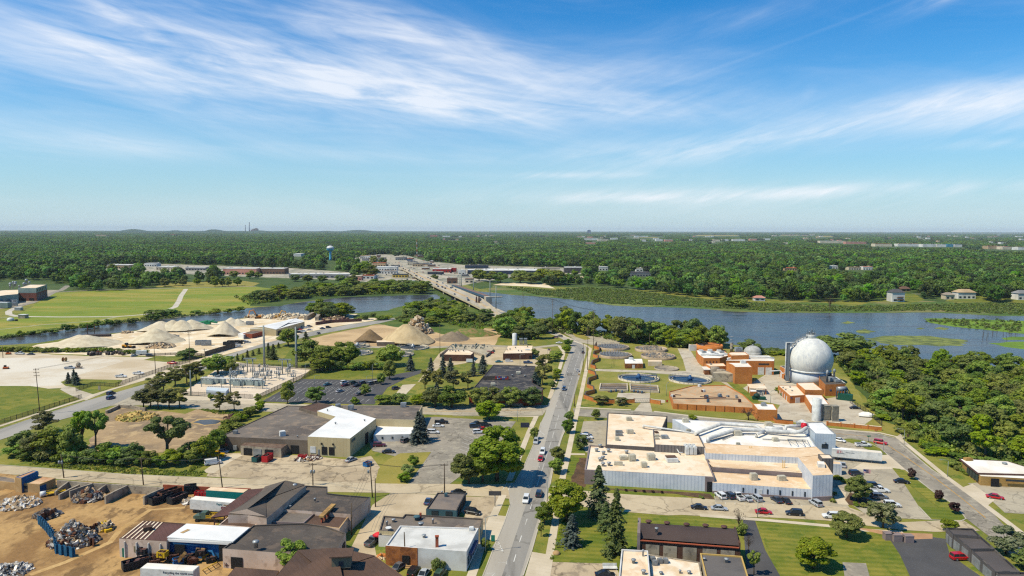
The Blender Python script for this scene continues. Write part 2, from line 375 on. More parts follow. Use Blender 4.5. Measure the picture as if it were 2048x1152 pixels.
ribbon('path',[(-200,662),(0,659),(80,650),(150,645),(205,640),(232,634)],3.5,3.2,mat('track_gravel',A(176,172,140),A(150,156,110),.1))
ribbon('path',[(36,633),(0,636),(-200,645)],4,3.2,MATS['track_gravel'])
sheet('power_yard',[(-300,640),(0,618),(35,614),(60,607),(97,590),(108,586),(130,580),(95,580),(0,590),(-300,600)],3.4,BEIGEASP)
ribbon('road',[(36,613),(62,606),(90,594),(104,586),(125,579),(136,571)],7,3.8,OLDASP)
ribbon('road',[(104,585),(175,581),(280,578),(372,576),(512,573)],6,3.6,OLDASP)
sheet('aggregate_yard',[(40,700),(75,689),(180,675),(240,666),(290,660),(400,648),(520,633),(600,631),(720,628),(745,634),(735,641),(640,656),(560,679),(470,704),(420,718),(380,724),(330,712),(200,712),(80,706)],3,SANDY,wob=1.5,step=14)
sheet('contractor_yard',[(-400,700),(0,703),(170,712),(290,714),(400,716),(412,723),(330,752),(245,770),(160,776),(0,780),(-400,800)],2.9,mat('gravel_lot',A(222,206,180),A(202,182,150),.03,fine=.12),wob=1)
sheet('contractor_slab',[(-400,712),(0,715),(235,719),(248,723),(150,752),(120,771),(0,774),(-400,790)],3.6,PADC)
sheet('lawn',[(-400,765),(0,772),(60,772),(110,780),(150,793),(162,797),(100,815),(0,847),(-400,960)],3.8,LAWN,wob=.6)
sheet('lawn',[(287,720),(312,713),(402,711),(412,714),(370,723),(330,724)],3.9,LAWN)
sheet('lawn',[(121,764),(140,758),(245,760),(240,768),(225,774),(190,788),(158,780),(135,775)],4,LAWN)
BUP=[(-300,950),(0,859),(70,835),(175,801),(295,767),(410,730),(457,709),(525,688),(562,679),(600,668),(650,658),(700,649),(757,641),(800,634)]
BLO=[(800,637),(757,647),(700,657),(647,667),(600,677),(565,687),(512,697),(465,714),(412,738),(300,777),(220,812),(117,841),(0,880),(-300,985)]
sheet('boulevard',BUP+BLO,5,ROADM)
ribbon('pavement',[(-300,935),(0,852),(105,818),(172,797),(186,790),(260,768),(330,748),(410,724),(455,700),(520,681),(548,672)],2.3,5.2,WALK)
sheet('driveway',[(150,775),(158,780),(190,790),(215,783),(172,801),(160,798),(140,790),(120,779),(130,772)],5.1,CONC)
sheet('warehouse_yard',[(500,694),(540,676),(600,656),(735,636),(760,636),(745,642),(690,650),(600,667),(560,678),(525,687)],5.15,SANDY)
sheet('dirt_lot',[(210,820),(240,815),(300,821),(370,828),(395,818),(412,823),(470,828),(480,838),(450,862),(440,872),(400,900),(330,905),(210,905),(165,898),(190,870)],3,LOTDIRT,wob=1.2,step=6)
sheet('mud_puddle',[(378,846),(395,838),(430,836),(452,841),(440,848),(410,852)],3.5,mat('sand_rim',A(200,168,110),A(176,146,96),.2),wob=.7,step=3)
sheet('mud_puddle',[(386,845),(400,840),(425,839),(446,842),(432,848),(408,850)],4,WATER,wob=.6,step=3)
sheet('dirt_lot',[(640,690),(600,682),(660,668),(757,649),(830,645),(870,655),(960,655),(1010,660),(990,690),(860,697),(700,694)],3,mat('pile_ground',A(214,182,136),A(188,158,116),.04,fine=.15),wob=1.5,step=8)
sheet('street',[(220,812),(240,800),(255,795),(362,799),(512,808),(640,812),(845,814),(1000,816),(1100,810),(1085,831),(1007,831),(920,831),(850,829),(700,826),(512,823),(395,818),(295,811),(237,811)],4.6,BEIGEASP)
sheet('street',[(1146,818),(1270,822),(1330,825),(1400,834),(1545,850),(1666,860),(1730,864),(1761,868),(1796,878),(1863,939),(1911,970),(1986,1027),(2006,1049),(2048,1082),(2300,1270),(2200,1270),(2000,1090),(1933,1038),(1901,1004),(1868,984),(1811,939),(1776,909),(1761,896),(1726,880),(1671,873),(1545,866),(1400,850),(1250,838),(1150,832)],4.6,OLDASP)
sheet('street',[(-300,900),(0,931),(250,949),(400,955),(560,960),(750,967),(990,969),(1015,968),(1020,998),(997,995),(900,990),(782,986),(640,984),(512,979),(325,974),(125,959),(0,947),(-300,925)],4.6,STREET)
sheet('forecourt',[(413,953),(425,930),(440,908),(480,906),(620,912),(700,920),(742,912),(760,935),(750,967),(560,961)],4.4,mat('forecourt_concrete',A(204,184,152),A(178,158,128),.06,fine=.13,c3=A(150,134,112),cracks=.12))
ribbon('path',[(415,946),(445,925),(478,908)],4.5,4.7,WALK)
sheet('parking_lot',[(835,836),(870,834),(1032,843),(990,900),(900,968),(816,968),(850,922),(862,905),(800,915),(745,902),(735,876),(830,872)],4.3,OLDASP)
sheet('lawn',[(750,967),(757,938),(775,920),(800,907),(862,904),(848,925),(816,968)],4.5,DRYG,wob=.4)
sheet('scrap_yard',[(-400,925),(0,946),(125,961),(325,976),(430,980),(470,1000),(445,1040),(420,1060),(240,1080),(300,1110),(620,1110),(620,1230),(-500,1230)],3,DIRT,wob=.6)
TRK=mat('tyre_worn_dirt',A(208,172,116),A(186,148,92),.15,fine=.25,fscale=1.5)
for q in ([(60,1150),(130,1125),(220,1085),(240,1060),(300,1020),(370,1015)],[(90,1152),(160,1130),(235,1095)]):ribbon('track',q,1.6,3.5,TRK)
sheet('alley',[(782,986),(900,991),(880,1032),(770,1040),(748,1085),(760,1152),(770,1230),(640,1230),(690,1120),(700,1100),(745,1010)],4.4,mat('alley_concrete',A(208,188,156),A(186,166,134),.08,fine=.12))
sheet('forecourt',[(880,992),(1000,995),(984,1045),(965,1085),(925,1060),(930,1030)],4.4,MATS['forecourt_concrete'])
sheet('driveway',[(985,1030),(1016,1033),(994,1082),(968,1078)],4.9,WALK)
ML=[(905,1270),(966,1152),(994,1079),(1007,1049),(1020,1011),(1018,998),(1013,968),(1030,965),(1047,935),(1064,896),(1075,870),(1082,845),(1089,831),(1096,810),(1116,770),(1127,735),(1137,710),(1143,697),(1141,688),(1125,678),(1110,671),(1095,666),(1070,660)]
MR=[(1085,656),(1109,663),(1125,671),(1150,679),(1162,685),(1172,695),(1172,705),(1167,722),(1157,760),(1145,805),(1137,832),(1130,862),(1125,872),(1112,912),(1105,945),(1100,970),(1092,1000),(1082,1035),(1064,1100),(1046,1152),(1005,1270)]
sheet('road',ML+MR,5,mat('road_concrete_edge',A(186,178,164),A(168,160,147),.06,fine=.09,stretch=(1,.08,1,-.05)))
sheet('road_lanes',[(952,1270),(1004,1152),(1035,1060),(1062,980),(1084,910),(1100,850),(1115,800),(1132,745),(1144,708),(1152,697),(1140,684),(1158,684),(1168,695),(1169,705),(1163,722),(1152,765),(1141,805),(1132,832),(1125,862),(1108,912),(1095,970),(1077,1035),(1040,1152),(1000,1270)],5.5,LANE)
sheet('side_road',[(1150,679),(1130,668),(1112,660),(1130,655),(1175,662),(1205,668),(1240,685),(1235,692),(1185,690),(1165,686)],5.2,BEIGEASP)
sheet('lawn',[(1140,664),(1160,664),(1182,678),(1170,680),(1152,674)],5.6,DRYG)
mk=MB()
dashes(mk,[(995,1220),(1024,1136),(1040,1081),(1055,1036),(1066,1000)],4,7,.22,6.2*LZ)
dashes(mk,[(1074,972),(1087,931),(1102,884),(1112,850),(1119,826)],9,4,.16,6.2*LZ)
dashes(mk,[(1112,814),(1119,790),(1132,752),(1143,722),(1150,705)],3,7,.2,6.2*LZ)
dashes(mk,[(1127,806),(1132,790),(1143,758),(1154,722),(1160,705)],9,4,.16,6.2*LZ)
for u,v in ((996,1126),(1052,950),(1066,934),(1057,918),(1072,900),(1083,882)):
 a=P(u,v);ribbon_mb(mk,[a,a+Vector((2.2,0,0))],.18,6.3*LZ);ribbon_mb(mk,[a+Vector((2.1,-.8,0)),a+Vector((2.1,.8,0))],.18,6.4*LZ)
for q in ([(1007,1105),(994,1079),(983,1098),(1003,1101),(1007,1105)],[(1075,868),(1090,871),(1080,862)],[(988,1088),(1000,1090)],[(984,1094),(1004,1096)],[(990,1083),(997,1083)],[(974,1147),(991,1147),(984,1152)],
   [(1005,981),(1014,966)],[(1016,981),(1024,966)],[(1042,958),(1062,948),(1046,950),(1042,958)]):
 ribbon_mb(mk,gp(q),.22,6.3*LZ)
def bays(mb,u0,v0,u1,v1,n,du,dv,w=.13,z=5*LZ):
 for i in range(n+1):
  u,v=u0+(u1-u0)*i/max(n,1),v0+(v1-v0)*i/max(n,1);ribbon_mb(mb,[P(u,v),P(u+du,v+dv)],w,z)
bays(mk,934,858,915,912,8,16,6);bays(mk,1003,845,1018,860,0,9,0);bays(mk,1028,846,1012,872,5,-15,-1)
bays(mk,540,801,730,805,16,10,-7);bays(mk,598,762,760,765,17,-12,6);bays(mk,560,786,725,790,15,22,-13);bays(mk,612,779,735,781,11,10,-6)
bays(mk,1432,1008,1680,1014,13,-3,-16);bays(mk,1824,960,1870,1005,9,12,2,.2);bays(mk,1800,1104,1825,1143,4,40,2)
tag(mk.build('road_markings',WHITE),kind='structure')
mk=MB()
for dx in (-.14,.14):
 for q in ([(850,824),(1000,822),(1085,820)],[(1671,867),(1726,872),(1751,880),(1776,891),(1811,914),(1861,949),(1926,999),(1971,1036)]):
  ribbon_mb(mk,[p+Vector((dx*.6,dx,0)) for p in gp(q)],.14,5.6*LZ)
tag(mk.build('centre_line',YELLOW),kind='structure')
kb=MB()
for q in (ML[:5],ML[7:12],ML[13:22],MR[1:9],MR[11:16],MR[16:20],BUP[1:4],BUP[4:8],BLO[2:10],BLO[10:13],
   [(1146,817),(1268,821)],[(1305,824),(1400,833),(1545,849),(1666,859),(1730,863),(1790,876)],[(1798,886),(1863,939),(1900,963)],[(1671,874),(1726,881),(1761,897),(1776,910)],
   [(1811,940),(1868,985),(1901,1005),(1925,1028),(1932,1038),(1920,1043),(1863,1040),(1838,1014)],[(850,814),(1090,811)],[(905,832),(1080,832)],[(415,956),(250,949),(0,930)],
   [(255,795),(440,803)],[(505,807),(640,813)]):kerb_mb(kb,q)
tag(kb.build('kerb',KERB),kind='structure')
ribbon('pavement',[(1078,1230),(1092,1152),(1106,1071),(1114,1024),(1120,985),(1127,946),(1136,910),(1144,871),(1148,850),(1155,820),(1163,785),(1171,747),(1177,715),(1181,697),(1170,690),(1150,683),(1130,673),(1108,662)],2.0,5.7,WALK)
ribbon('pavement',[(925,1200),(948,1138),(966,1081),(982,1044),(999,1006),(1006,990)],2.2,5.3,WALK)
ribbon('pavement',[(1018,962),(1042,905),(1058,864),(1073,832)],2.0,5.3,WALK)
ribbon('pavement',[(1099,797),(1110,765),(1120,735),(1128,705),(1118,692)],2.0,5.3,WALK)
ribbon('pavement',[(1000,832.5),(1075,833)],1.6,5.35,WALK)
ribbon('pavement',[(1158,815),(1262,820)],1.7,5.35,WALK);ribbon('pavement',[(1308,823),(1400,834),(1545,847),(1600,853),(1760,866),(1795,874),(1845,915),(1895,956),(1960,1003),(2048,1070),(2300,1255)],1.8,5.35,WALK)
ribbon('pavement',[(1122,908),(1170,909)],1.8,5.4,WALK)
ribbon('pavement',[(1400,1031),(1536,1041),(1668,1053),(1720,1060),(1806,1065)],1.8,5.35,WALK)
sheet('driveway',[(1282,806),(1300,806),(1305,825),(1268,822)],5.45,CONC)
sheet('substation_apron',[(365,800),(368,788),(508,800),(520,806),(640,810),(640,812),(490,809),(440,802)],5,WALK)
sheet('works_yard',[(1160,712),(1168,690),(1230,686),(1370,696),(1440,690),(1600,705),(1700,760),(1745,830),(1760,862),(1666,856),(1545,845),(1400,830),(1310,815),(1180,810),(1165,790),(1150,765)],3,mat('works_grass',A(156,146,72),A(130,132,52),.06,fine=.15))
sheet('works_road',[(1355,697),(1378,697),(1400,730),(1430,752),(1480,780),(1500,768),(1530,750),(1580,748),(1605,760),(1640,800),(1680,792),(1700,800),(1745,838),(1720,856),(1640,850),(1560,842),(1545,836),(1560,810),(1510,800),(1430,758),(1380,752),(1300,746),(1190,742),(1190,738),(1300,741),(1372,742),(1366,720)],4,CONC)
sheet('works_apron',[(1232,800),(1236,786),(1300,786),(1300,798),(1330,800),(1330,806),(1240,804)],4.1,CONC)
sheet('works_grass_strip',[(1453,764),(1470,764),(1500,787),(1516,800),(1520,810),(1500,803),(1470,780)],4.2,LAWN)
sheet('lawn',[(1690,842),(1745,836),(1790,850),(1820,862),(1800,872),(1740,864),(1690,856)],4,DRYG)
sheet('driveway',[(1790,876),(1800,880),(1838,862),(1828,852),(1806,864)],4.9,CONC)
sheet('works_car_park',[(1158,880),(1166,843),(1215,841),(1212,905),(1172,905)],4,BEIGEASP)
sheet('lawn',[(1140,905),(1152,835),(1168,838),(1158,880),(1160,900)],4.1,LAWN);sheet('lawn',[(1130,975),(1138,915),(1172,915),(1172,978)],4.1,LAWN)
sheet('planting_bed',[(1140,965),(1152,935),(1158,916),(1172,916),(1170,975),(1150,972)],4.3,mat('mulch',A(84,66,50),A(110,84,60),.3,fine=.3,fscale=3),wob=.4,step=2)
sheet('planting_bed',[(1170,976),(1300,980),(1420,988),(1430,999),(1400,996),(1350,988),(1300,986),(1215,979)],4.3,MATS['mulch'])
sheet('lawn',[(1160,979),(1215,979),(1300,986),(1350,988),(1402,997),(1300,992),(1225,987)],4.4,LAWN)
sheet('street',[(1090,998),(1105,972),(1160,981),(1225,987),(1300,992),(1400,997),(1435,1000),(1690,1012),(1740,1030),(1800,1045),(1863,1042),(1925,1040),(1960,1062),(1870,1064),(1801,1060),(1723,1050),(1651,1041),(1536,1035),(1460,1035),(1400,1032),(1362,1030),(1337,1031),(1250,1024),(1150,1012),(1084,1030)],4.7,STREET)
sheet('parking_lot',[(1430,1004),(1432,988),(1690,1000),(1700,1018),(1690,1014)],4.8,BEIGEASP)
sheet('parking_lot',[(1660,875),(1690,874),(1712,885),(1775,910),(1812,940),(1786,936),(1802,958),(1838,1014),(1863,1040),(1740,1034),(1696,1005),(1660,985),(1650,930)],4.65,BEIGEASP)
sheet('driveway',[(1700,940),(1752,910),(1776,909),(1812,940),(1786,938)],4.85,WALK)
sheet('lawn',[(1683,880),(1700,876),(1745,884),(1774,910),(1758,910),(1715,890)],4.9,LAWN)
sheet('lawn',[(1784,936),(1800,938),(1822,952),(1868,986),(1925,1030),(1930,1036),(1920,1041),(1862,1039),(1836,1014),(1878,1016),(1800,956)],4.9,LAWN)
sheet('entrance_path',[(1660,980),(1668,975),(1692,985),(1690,1000),(1698,1010),(1676,1009)],5,WALK)
sheet('planting_bed',[(1690,1000),(1700,985),(1740,1000),(1740,1014),(1720,1012),(1698,1010)],5.05,MATS['mulch'])
sheet('lawn',[(1100,1120),(1135,1010),(1250,1025),(1337,1033),(1460,1036),(1480,1060),(1480,1230),(1080,1230)],4,LAWN,wob=.3)
sheet('driveway',[(1486,1040),(1510,1042),(1530,1100),(1560,1152),(1580,1230),(1500,1230),(1490,1100)],4.9,NEWASP)
sheet('lawn',[(1512,1042),(1668,1055),(1770,1066),(1800,1110),(1845,1230),(1590,1230),(1535,1100)],4.2,LAWN)
sheet('driveway',[(1685,1125),(1732,1127),(1760,1230),(1700,1230)],4.9,OLDASP)
sheet('garage_court',[(1772,1068),(1830,1070),(1890,1078),(1900,1110),(1960,1152),(2050,1240),(1860,1240),(1800,1110)],4.6,NEWASP)
sheet('driveway',[(1700,1054),(1806,1066),(1865,1068),(1865,1078),(1800,1080),(1775,1072)],5.5,mat('brick_paving',A(196,150,110),A(180,140,104),.2))
sheet('parking_lot',[(1935,967),(1960,965),(2060,972),(2400,1000),(2400,1100),(2050,1028),(2010,1026),(1965,985)],4.4,BEIGEASP)
sheet('driveway',[(1925,975),(1945,968),(1990,1000),(1975,1012)],5.3,WALK)
sheet('forecourt',[(1092,1240),(1098,1124),(1230,1128),(1240,1152),(1250,1240)],4.6,MATS['forecourt_concrete'])
sheet('driveway',[(1050,1152),(1064,1104),(1100,1110),(1090,1152),(1080,1230),(1010,1260)],5.2,WALK)
sheet('substation_yard',[(362,788),(400,762),(430,741),(470,724),(500,728),(622,738),(602,757),(508,800)],4.2,SUBG)
sheet('car_park',[(524,803),(604,758),(700,760),(760,757),(800,747),(842,740),(846,745),(812,757),(775,775),(760,795),(748,809),(640,807)],4.2,NEWASP)
sheet('path',[(790,790),(805,770),(832,768),(815,785),(806,796)],4.4,WALK)
sheet('tank_yard',[(835,765),(880,705),(905,692),(1060,692),(1100,700),(1095,725),(1060,738),(940,725),(880,735),(850,760)],3.5,mat('works_concrete',A(206,186,152),A(184,166,130),.08,fine=.14))
sheet('lawn',[(600,690),(840,694),(900,696),(850,740),(760,757),(700,760),(610,757),(625,735),(560,728),(580,700)],3.2,LAWN)
ribbon('road',[(700,694),(860,695),(960,691),(1070,695),(1118,690)],7,4.8,BEIGEASP)
BR_L=[(1002,630),(975,618),(940,606),(905,590),(880,578),(855,566),(830,553),(812,541),(798,530)]
BR_R=[(806,530),(824,540),(850,550),(880,563),(910,576),(945,590),(975,603),(1005,621)]
BRH=5.0
def highway():
 t=thing('highway_bridge','long concrete highway bridge crossing the river with sandy median and cars','bridge',P(905,588))
 L=[P(u,v,BRH) for u,v in BR_L];Rr=[P(u,v,BRH) for u,v in BR_R][::-1];n=24
 Ls=[L[0].lerp(L[-1],0)];
 def samp(line,k):
  tot=[0]
  for a,b in zip(line,line[1:]):tot.append(tot[-1]+(b-a).length)
  out=[]
  for i in range(k+1):
   d=tot[-1]*i/k;j=max(q for q in range(len(tot)-1) if tot[q]<=d+1e-6);out.append(line[j].lerp(line[j+1],(d-tot[j])/(tot[j+1]-tot[j])))
  return out
 Ls,Rs=samp(L,n),samp(Rr,n);hz=[BRH*max(0,min(1,min(i/3,(n-i)/7)))+.1 for i in range(n+1)]
 def strip(name,a,b,m,dz=0,th=0):
  mb=MB()
  for i in range(n):
   q=[Ls[i].lerp(Rs[i],a),Ls[i].lerp(Rs[i],b),Ls[i+1].lerp(Rs[i+1],b),Ls[i+1].lerp(Rs[i+1],a)];zz=[hz[i]+dz,hz[i]+dz,hz[i+1]+dz,hz[i+1]+dz]
   mb.face([(p.x,p.y,z) for p,z in zip(q,zz)])
   if th:
    for s_,k in ((a,0),(b,1)):
     p0,p1=Ls[i].lerp(Rs[i],s_),Ls[i+1].lerp(Rs[i+1],s_);mb.face([(p0.x,p0.y,hz[i]+dz-th),(p1.x,p1.y,hz[i+1]+dz-th),(p1.x,p1.y,hz[i+1]+dz),(p0.x,p0.y,hz[i]+dz)])
  return mb.build(name,m,t)
 strip('deck',0,1,mat('bridge_concrete',A(212,192,156),A(196,176,142),.05),0,1.4);strip('median',.42,.58,mat('median_sand',A(206,176,130),A(190,160,116),.05),.03)
 strip('railing',0,.012,KERB,.9,.9);strip('railing',.988,1,KERB,.9,.9);BRR=mat('bridge_road',A(196,184,164),A(176,166,148),.05,stretch=(1,.1,1,.5));strip('carriageway',.04,.40,BRR,.04);strip('carriageway',.60,.95,BRR,.04)
 for i in range(3,n-4,2):
  mb=MB();c=(Ls[i]+Rs[i])/2;d=Rs[i]-Ls[i];mb.box((c.x,c.y,(hz[i]-1.4)/2),(d.length*.9,1.2,max(.3,hz[i]-1.4)),math.atan2(d.y,d.x));mb.build('pier',KERB,t)
 return Ls,Rs,hz
HL,HR,HZ=highway()
ribbon('road',[(798,530),(790,524),(782,519),(775,514)],20,4,BEIGEASP)
ribbon('road',[(985,622),(1005,632),(1035,645),(1070,655),(1112,666)],9,4.9,ROADM)
ribbon('path',[(958,603),(985,615),(1008,625)],5,4.3,CONC)
STEELB=plain('blue_grey_steel',A(78,104,124));RUSTD=mat('rust_deck',A(120,92,80),A(150,120,104),.3)
def trestle():
 t=thing('rail_trestle','low blue grey steel rail trestle on pile bents beside the bridge','trestle',P(940,590))
 a,b=P(908,577),P(974,601);d=(b-a).normalized();n=Vector((-d.y,d.x,0));L=(b-a).length
 mb=MB();c=(a+b)/2;rz=math.atan2(d.y,d.x);mb.box((c.x,c.y,5.2),(L,5.5,.5),rz);mb.build('deck',RUSTD,t)
 for s in (-1,1):
  mb=MB();q=c+n*2.9*s;mb.box((q.x,q.y,4.3),(L,.5,2.4),rz);mb.build('girder',STEELB,t)
 for i in range(14):
  p=a+d*L*(i+.5)/14;mb=MB();mb.box((p.x,p.y,1.5),(1.1,6.2,3.2),rz);mb.build('pile_bent',STEELB,t)
 p=P(976,602);t2=thing('swing_pier','concrete abutment and stub at the near end of the rail trestle','abutment',p)
 mb=MB();mb.box((p.x,p.y,2.4),(9,7,5.4),rz);mb.build('block',KERB,t2);mb=MB();mb.box((p.x+9,p.y+4,4.2),(14,5,1),.3);mb.build('deck_stub',CONC,t2)
trestle()
GLASS=plain('window_glass',(.03,.04,.05,1),.12)
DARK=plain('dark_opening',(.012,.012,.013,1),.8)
GALV=mat('galvanised_metal',A(178,182,184),A(140,146,150),.6,rough=.45,metal=.3,coord='obj')
UNITM=mat('unit_paint',A(214,206,184),A(184,176,156),.8,coord='obj',rough=.5)
WHITEP=mat('white_paint',A(236,236,232),A(208,208,204),.5,coord='obj',rough=.5,fine=.08)
GREYP=mat('grey_paint',A(150,152,152),A(126,128,128),.5,coord='obj',rough=.5)
R_TAN=mat('tan_roof',A(240,210,172),A(230,194,152),.12,fine=.07,c3=A(246,222,190),pat=('lines',7.0,1.5,(.9,.88,.86,1),.03))
R_CREAM=mat('cream_roof',A(250,232,206),A(242,216,180),.07,fine=.06,c3=A(234,202,164),pat=('lines',9.0,.1,(.92,.9,.88,1),.025))
R_WHITE=mat('white_roof',A(254,250,242),A(238,226,208),.08,fine=.05,pat=('lines',8.0,.12,(.9,.88,.86,1),.025))
R_PURE=mat('white_metal_roof',A(252,250,246),A(236,234,230),.1,fine=.04,rough=.6)
R_GREY=mat('grey_felt_roof',A(124,114,104),A(102,93,86),.06,fine=.1,c3=A(150,132,114),lo=.45,pat=('lines',5.5,1.1,(.86,.86,.86,1),.05))
R_DARK=mat('dark_felt_roof',A(102,93,84),A(82,75,70),.07,fine=.12,c3=A(112,98,86),pat=('lines',4.0,1.0,(.84,.84,.84,1),.05))
R_BLACK=mat('black_roof',A(70,68,70),A(58,57,60),.07,fine=.1,c3=A(120,112,102),lo=.5)
R_BROWN=mat('brown_felt_roof',A(104,80,66),A(84,66,56),.08,fine=.14,pat=('lines',1.1,.6,(.84,.84,.84,1),.12))
R_RUST=mat('red_brown_metal_roof',A(108,76,70),A(92,66,60),.1,fine=.08,pat=('lines',1.0,.62,(.82,.82,.82,1),.15))
W_WHITE=mat('white_rib_wall',A(226,230,236),A(206,212,220),.2,fine=.05,pat=('ribs',1.05,(.80,.82,.86,1),.3),rough=.6)
W_BLUEW=mat('pale_blue_rib_wall',A(200,212,222),A(186,198,210),.2,fine=.05,pat=('ribs',.9,(.9,.91,.93,1),.25),rough=.6)
W_GREYR=mat('grey_rib_wall',A(128,122,120),A(112,108,106),.2,fine=.05,pat=('ribs',1.1,(.66,.66,.68,1),.34))
W_TAUPE=mat('taupe_wall',A(150,134,132),A(132,118,116),.2,fine=.06)
W_BEIGE=mat('beige_metal_wall',A(210,192,150),A(196,178,138),.15,fine=.05,pat=('ribs',1.2,(.85,.85,.85,1),.12),rough=.6)
W_ORANGE=mat('orange_brick',A(226,146,78),A(208,128,66),.15,fine=.1,pat=('brick',.6,.2,.02,(.9,.85,.8,1)))
W_BROWNB=mat('dark_brown_brick',A(108,76,62),A(90,62,52),.2,fine=.12,pat=('brick',.6,.2,.02,(.9,.88,.86,1)))
W_RED=mat('red_brick',A(176,92,64),A(156,80,56),.2,fine=.12,pat=('brick',.6,.2,.02,(1.1,1.1,1.1,1)))
W_RUSTB=mat('mottled_brick',A(168,108,62),A(122,76,48),.5,fine=.35,fscale=4,pat=('brick',.6,.22,.025,(1.2,1.15,1.1,1)))
W_TANB=mat('tan_brick',A(194,156,92),A(176,138,78),.2,fine=.1,pat=('brick',.6,.2,.02,(.9,.88,.86,1)))
W_PINK=mat('pinkish_block',A(226,202,184),A(206,180,160),.12,fine=.1,c3=A(186,160,140))
W_WPAINT=mat('white_block',A(232,230,226),A(210,206,200),.2,fine=.07)
W_BROWNG=mat('brown_grey_wall',A(126,112,98),A(108,96,84),.15,fine=.1)
W_TEAL=mat('teal_wall',A(78,112,122),A(64,96,106),.2,fine=.06)
W_BLUE=mat('blue_metal_wall',A(38,104,160),A(28,88,142),.2,fine=.06,pat=('ribs',1.1,(.8,.8,.82,1),.2))
W_CONC=mat('stained_concrete',A(186,172,150),A(150,138,122),.2,fine=.16,c3=A(120,110,98),bump=.15)
W_STEEL=mat('grey_green_panel',A(150,168,160),A(132,150,144),.2,fine=.05,pat=('ribs',1.6,(.86,.86,.86,1),.15))
W_TANW=mat('tan_wall',A(200,166,118),A(180,146,100),.2,fine=.1)
W_DGREY=mat('charcoal_panel',A(104,98,96),A(90,86,84),.2,fine=.05,pat=('ribs',.8,(.84,.84,.84,1),.2))
class Bld:
 """a building: an Empty with wall, roof and detail parts; roof outlines are traced at roof height"""
 def __init__(s,name,label,cat,at,group=None):s.o=thing(name,label,cat,P(*at),0,group)
 def vol(s,pix,h,wall,roof,par=.35,z0=0.0,rim=None,names=('wall','roof'),world=None):
  pts=world if world else [P(u,v,h) for u,v in pix]
  pts=[Vector((p.x,p.y,0)) for p in pts];s.pts=pts;s.h=h;s.z0=z0;n=len(pts)
  c=sum(pts,Vector())/n;s.c=c
  ar=sum(pts[i].x*pts[(i+1) % n].y-pts[(i+1) % n].x*pts[i].y for i in range(n));s.sg=1 if ar>0 else -1
  mb=MB();mb.prism([(p.x,p.y) for p in pts],z0,h,top=False);s.wall=mb.build(names[0],wall,s.o)
  mb=MB();mb.poly([(p.x,p.y) for p in pts],h-par);s.roof=mb.build(names[1],roof,s.o)
  if par>.05:
   mb=MB();t=.3;inn=[]
   for i in range(n):
    a,b,d=pts[i-1],pts[i],pts[(i+1) % n]
    e1=(b-a).normalized();e2=(d-b).normalized();n1=Vector((-e1.y,e1.x,0))*s.sg;n2=Vector((-e2.y,e2.x,0))*s.sg
    bis=(n1+n2);bis=bis/max(.35,bis.length_squared/2);inn.append(b+bis*t)
   for i in range(n):
    a,b,d,e=pts[i],pts[(i+1) % n],inn[(i+1) % n],inn[i]
    q=[(a.x,a.y,h),(b.x,b.y,h),(d.x,d.y,h),(e.x,e.y,h)];mb.face(q if s.sg>0 else q[::-1])
    q=[(e.x,e.y,h-par),(e.x,e.y,h),(d.x,d.y,h),(d.x,d.y,h-par)];mb.face(q)
   mb.build('parapet',rim or wall,s.o)
  return s
 def edge(s,i):
  a,b=s.pts[i],s.pts[(i+1) % len(s.pts)];d=(b-a).normalized();nrm=Vector((d.y,-d.x,0))*s.sg
  return a,b,d,nrm
 def win(s,i,t0,t1,z0,z1,m=None,name='window',d=.14,frame=False):
  a,b,dr,nrm=s.edge(i);p0,p1=a.lerp(b,t0),a.lerp(b,t1);c=(p0+p1)/2+nrm*(d/2-.04)
  mb=MB();mb.box((c.x,c.y,(z0+z1)/2),((p1-p0).length,d,z1-z0),math.atan2(dr.y,dr.x));o=mb.build(name,m or GLASS,s.o)
  if frame:
   f=MB();f.box((c.x,c.y,z0-.06),((p1-p0).length+.3,d+.1,.12),math.atan2(dr.y,dr.x));f.build('sill',WHITEP,o)
  return o
 def row(s,i,t0,t1,n,fill,z0,z1,m=None,name='window',d=.14):
  for k in range(n):
   w=(t1-t0)/n;a=t0+w*(k+.5-fill/2);s.win(i,a,a+w*fill,z0,z1,m,name,d)
 def unit(s,u,v,d=(2,1.6,1.3),m=None,name='roof_unit',rz=.08,z=None,legs=False):
  z=s.h-.35 if z is None else z;p=P(u,v,z);mb=MB()
  mb.box((p.x,p.y,z+d[2]/2+.02),d,rz);mb.box((p.x,p.y,z+d[2]+.08),(d[0]*.8,d[1]*.8,.12),rz)
  mb.box((p.x+d[0]*.1,p.y-d[1]*.5-.03,z+d[2]*.5),(d[0]*.5,.08,d[2]*.5),rz)
  return mb.build(name,m or UNITM,s.o)
 def vent(s,u,v,r=.3,h=1.0,m=None,name='roof_vent',z=None):
  z=s.h-.35 if z is None else z;p=P(u,v,z);mb=MB()
  mb.lathe((p.x,p.y,z),[(r,0),(r,h*.65),(r*1.6,h*.7),(r*1.5,h*.9),(r*.5,h)],10);return mb.build(name,m or GALV,s.o)
 def gable(s,pix,h,rise,roofm,wallm,ridge,name='roof'):
  pts=[P(u,v,h) for u,v in pix];r0=(pts[ridge[0][0]]+pts[ridge[0][1]])/2;r1=(pts[ridge[1][0]]+pts[ridge[1][1]])/2
  r0.z=r1.z=h+rise;mb=MB()
  a,b=ridge[0];d,c=ridge[1]
  mb.face([pts[b],pts[d],r1,r0]);mb.face([pts[c],pts[a],r0,r1]);o=mb.build(name,roofm,s.o)
  for f in ([pts[a],pts[b],r0],[pts[d],pts[c],r1]):mb=MB();mb.face(f);mb.build('gable_end',wallm,s.o)
  return o
def HB(u,vb,vt):return HT(P(u,vb),vt)
F=Bld('factory','sprawling white ribbed factory with tan and white flat roofs and big roof ducts','factory',(1420,900))
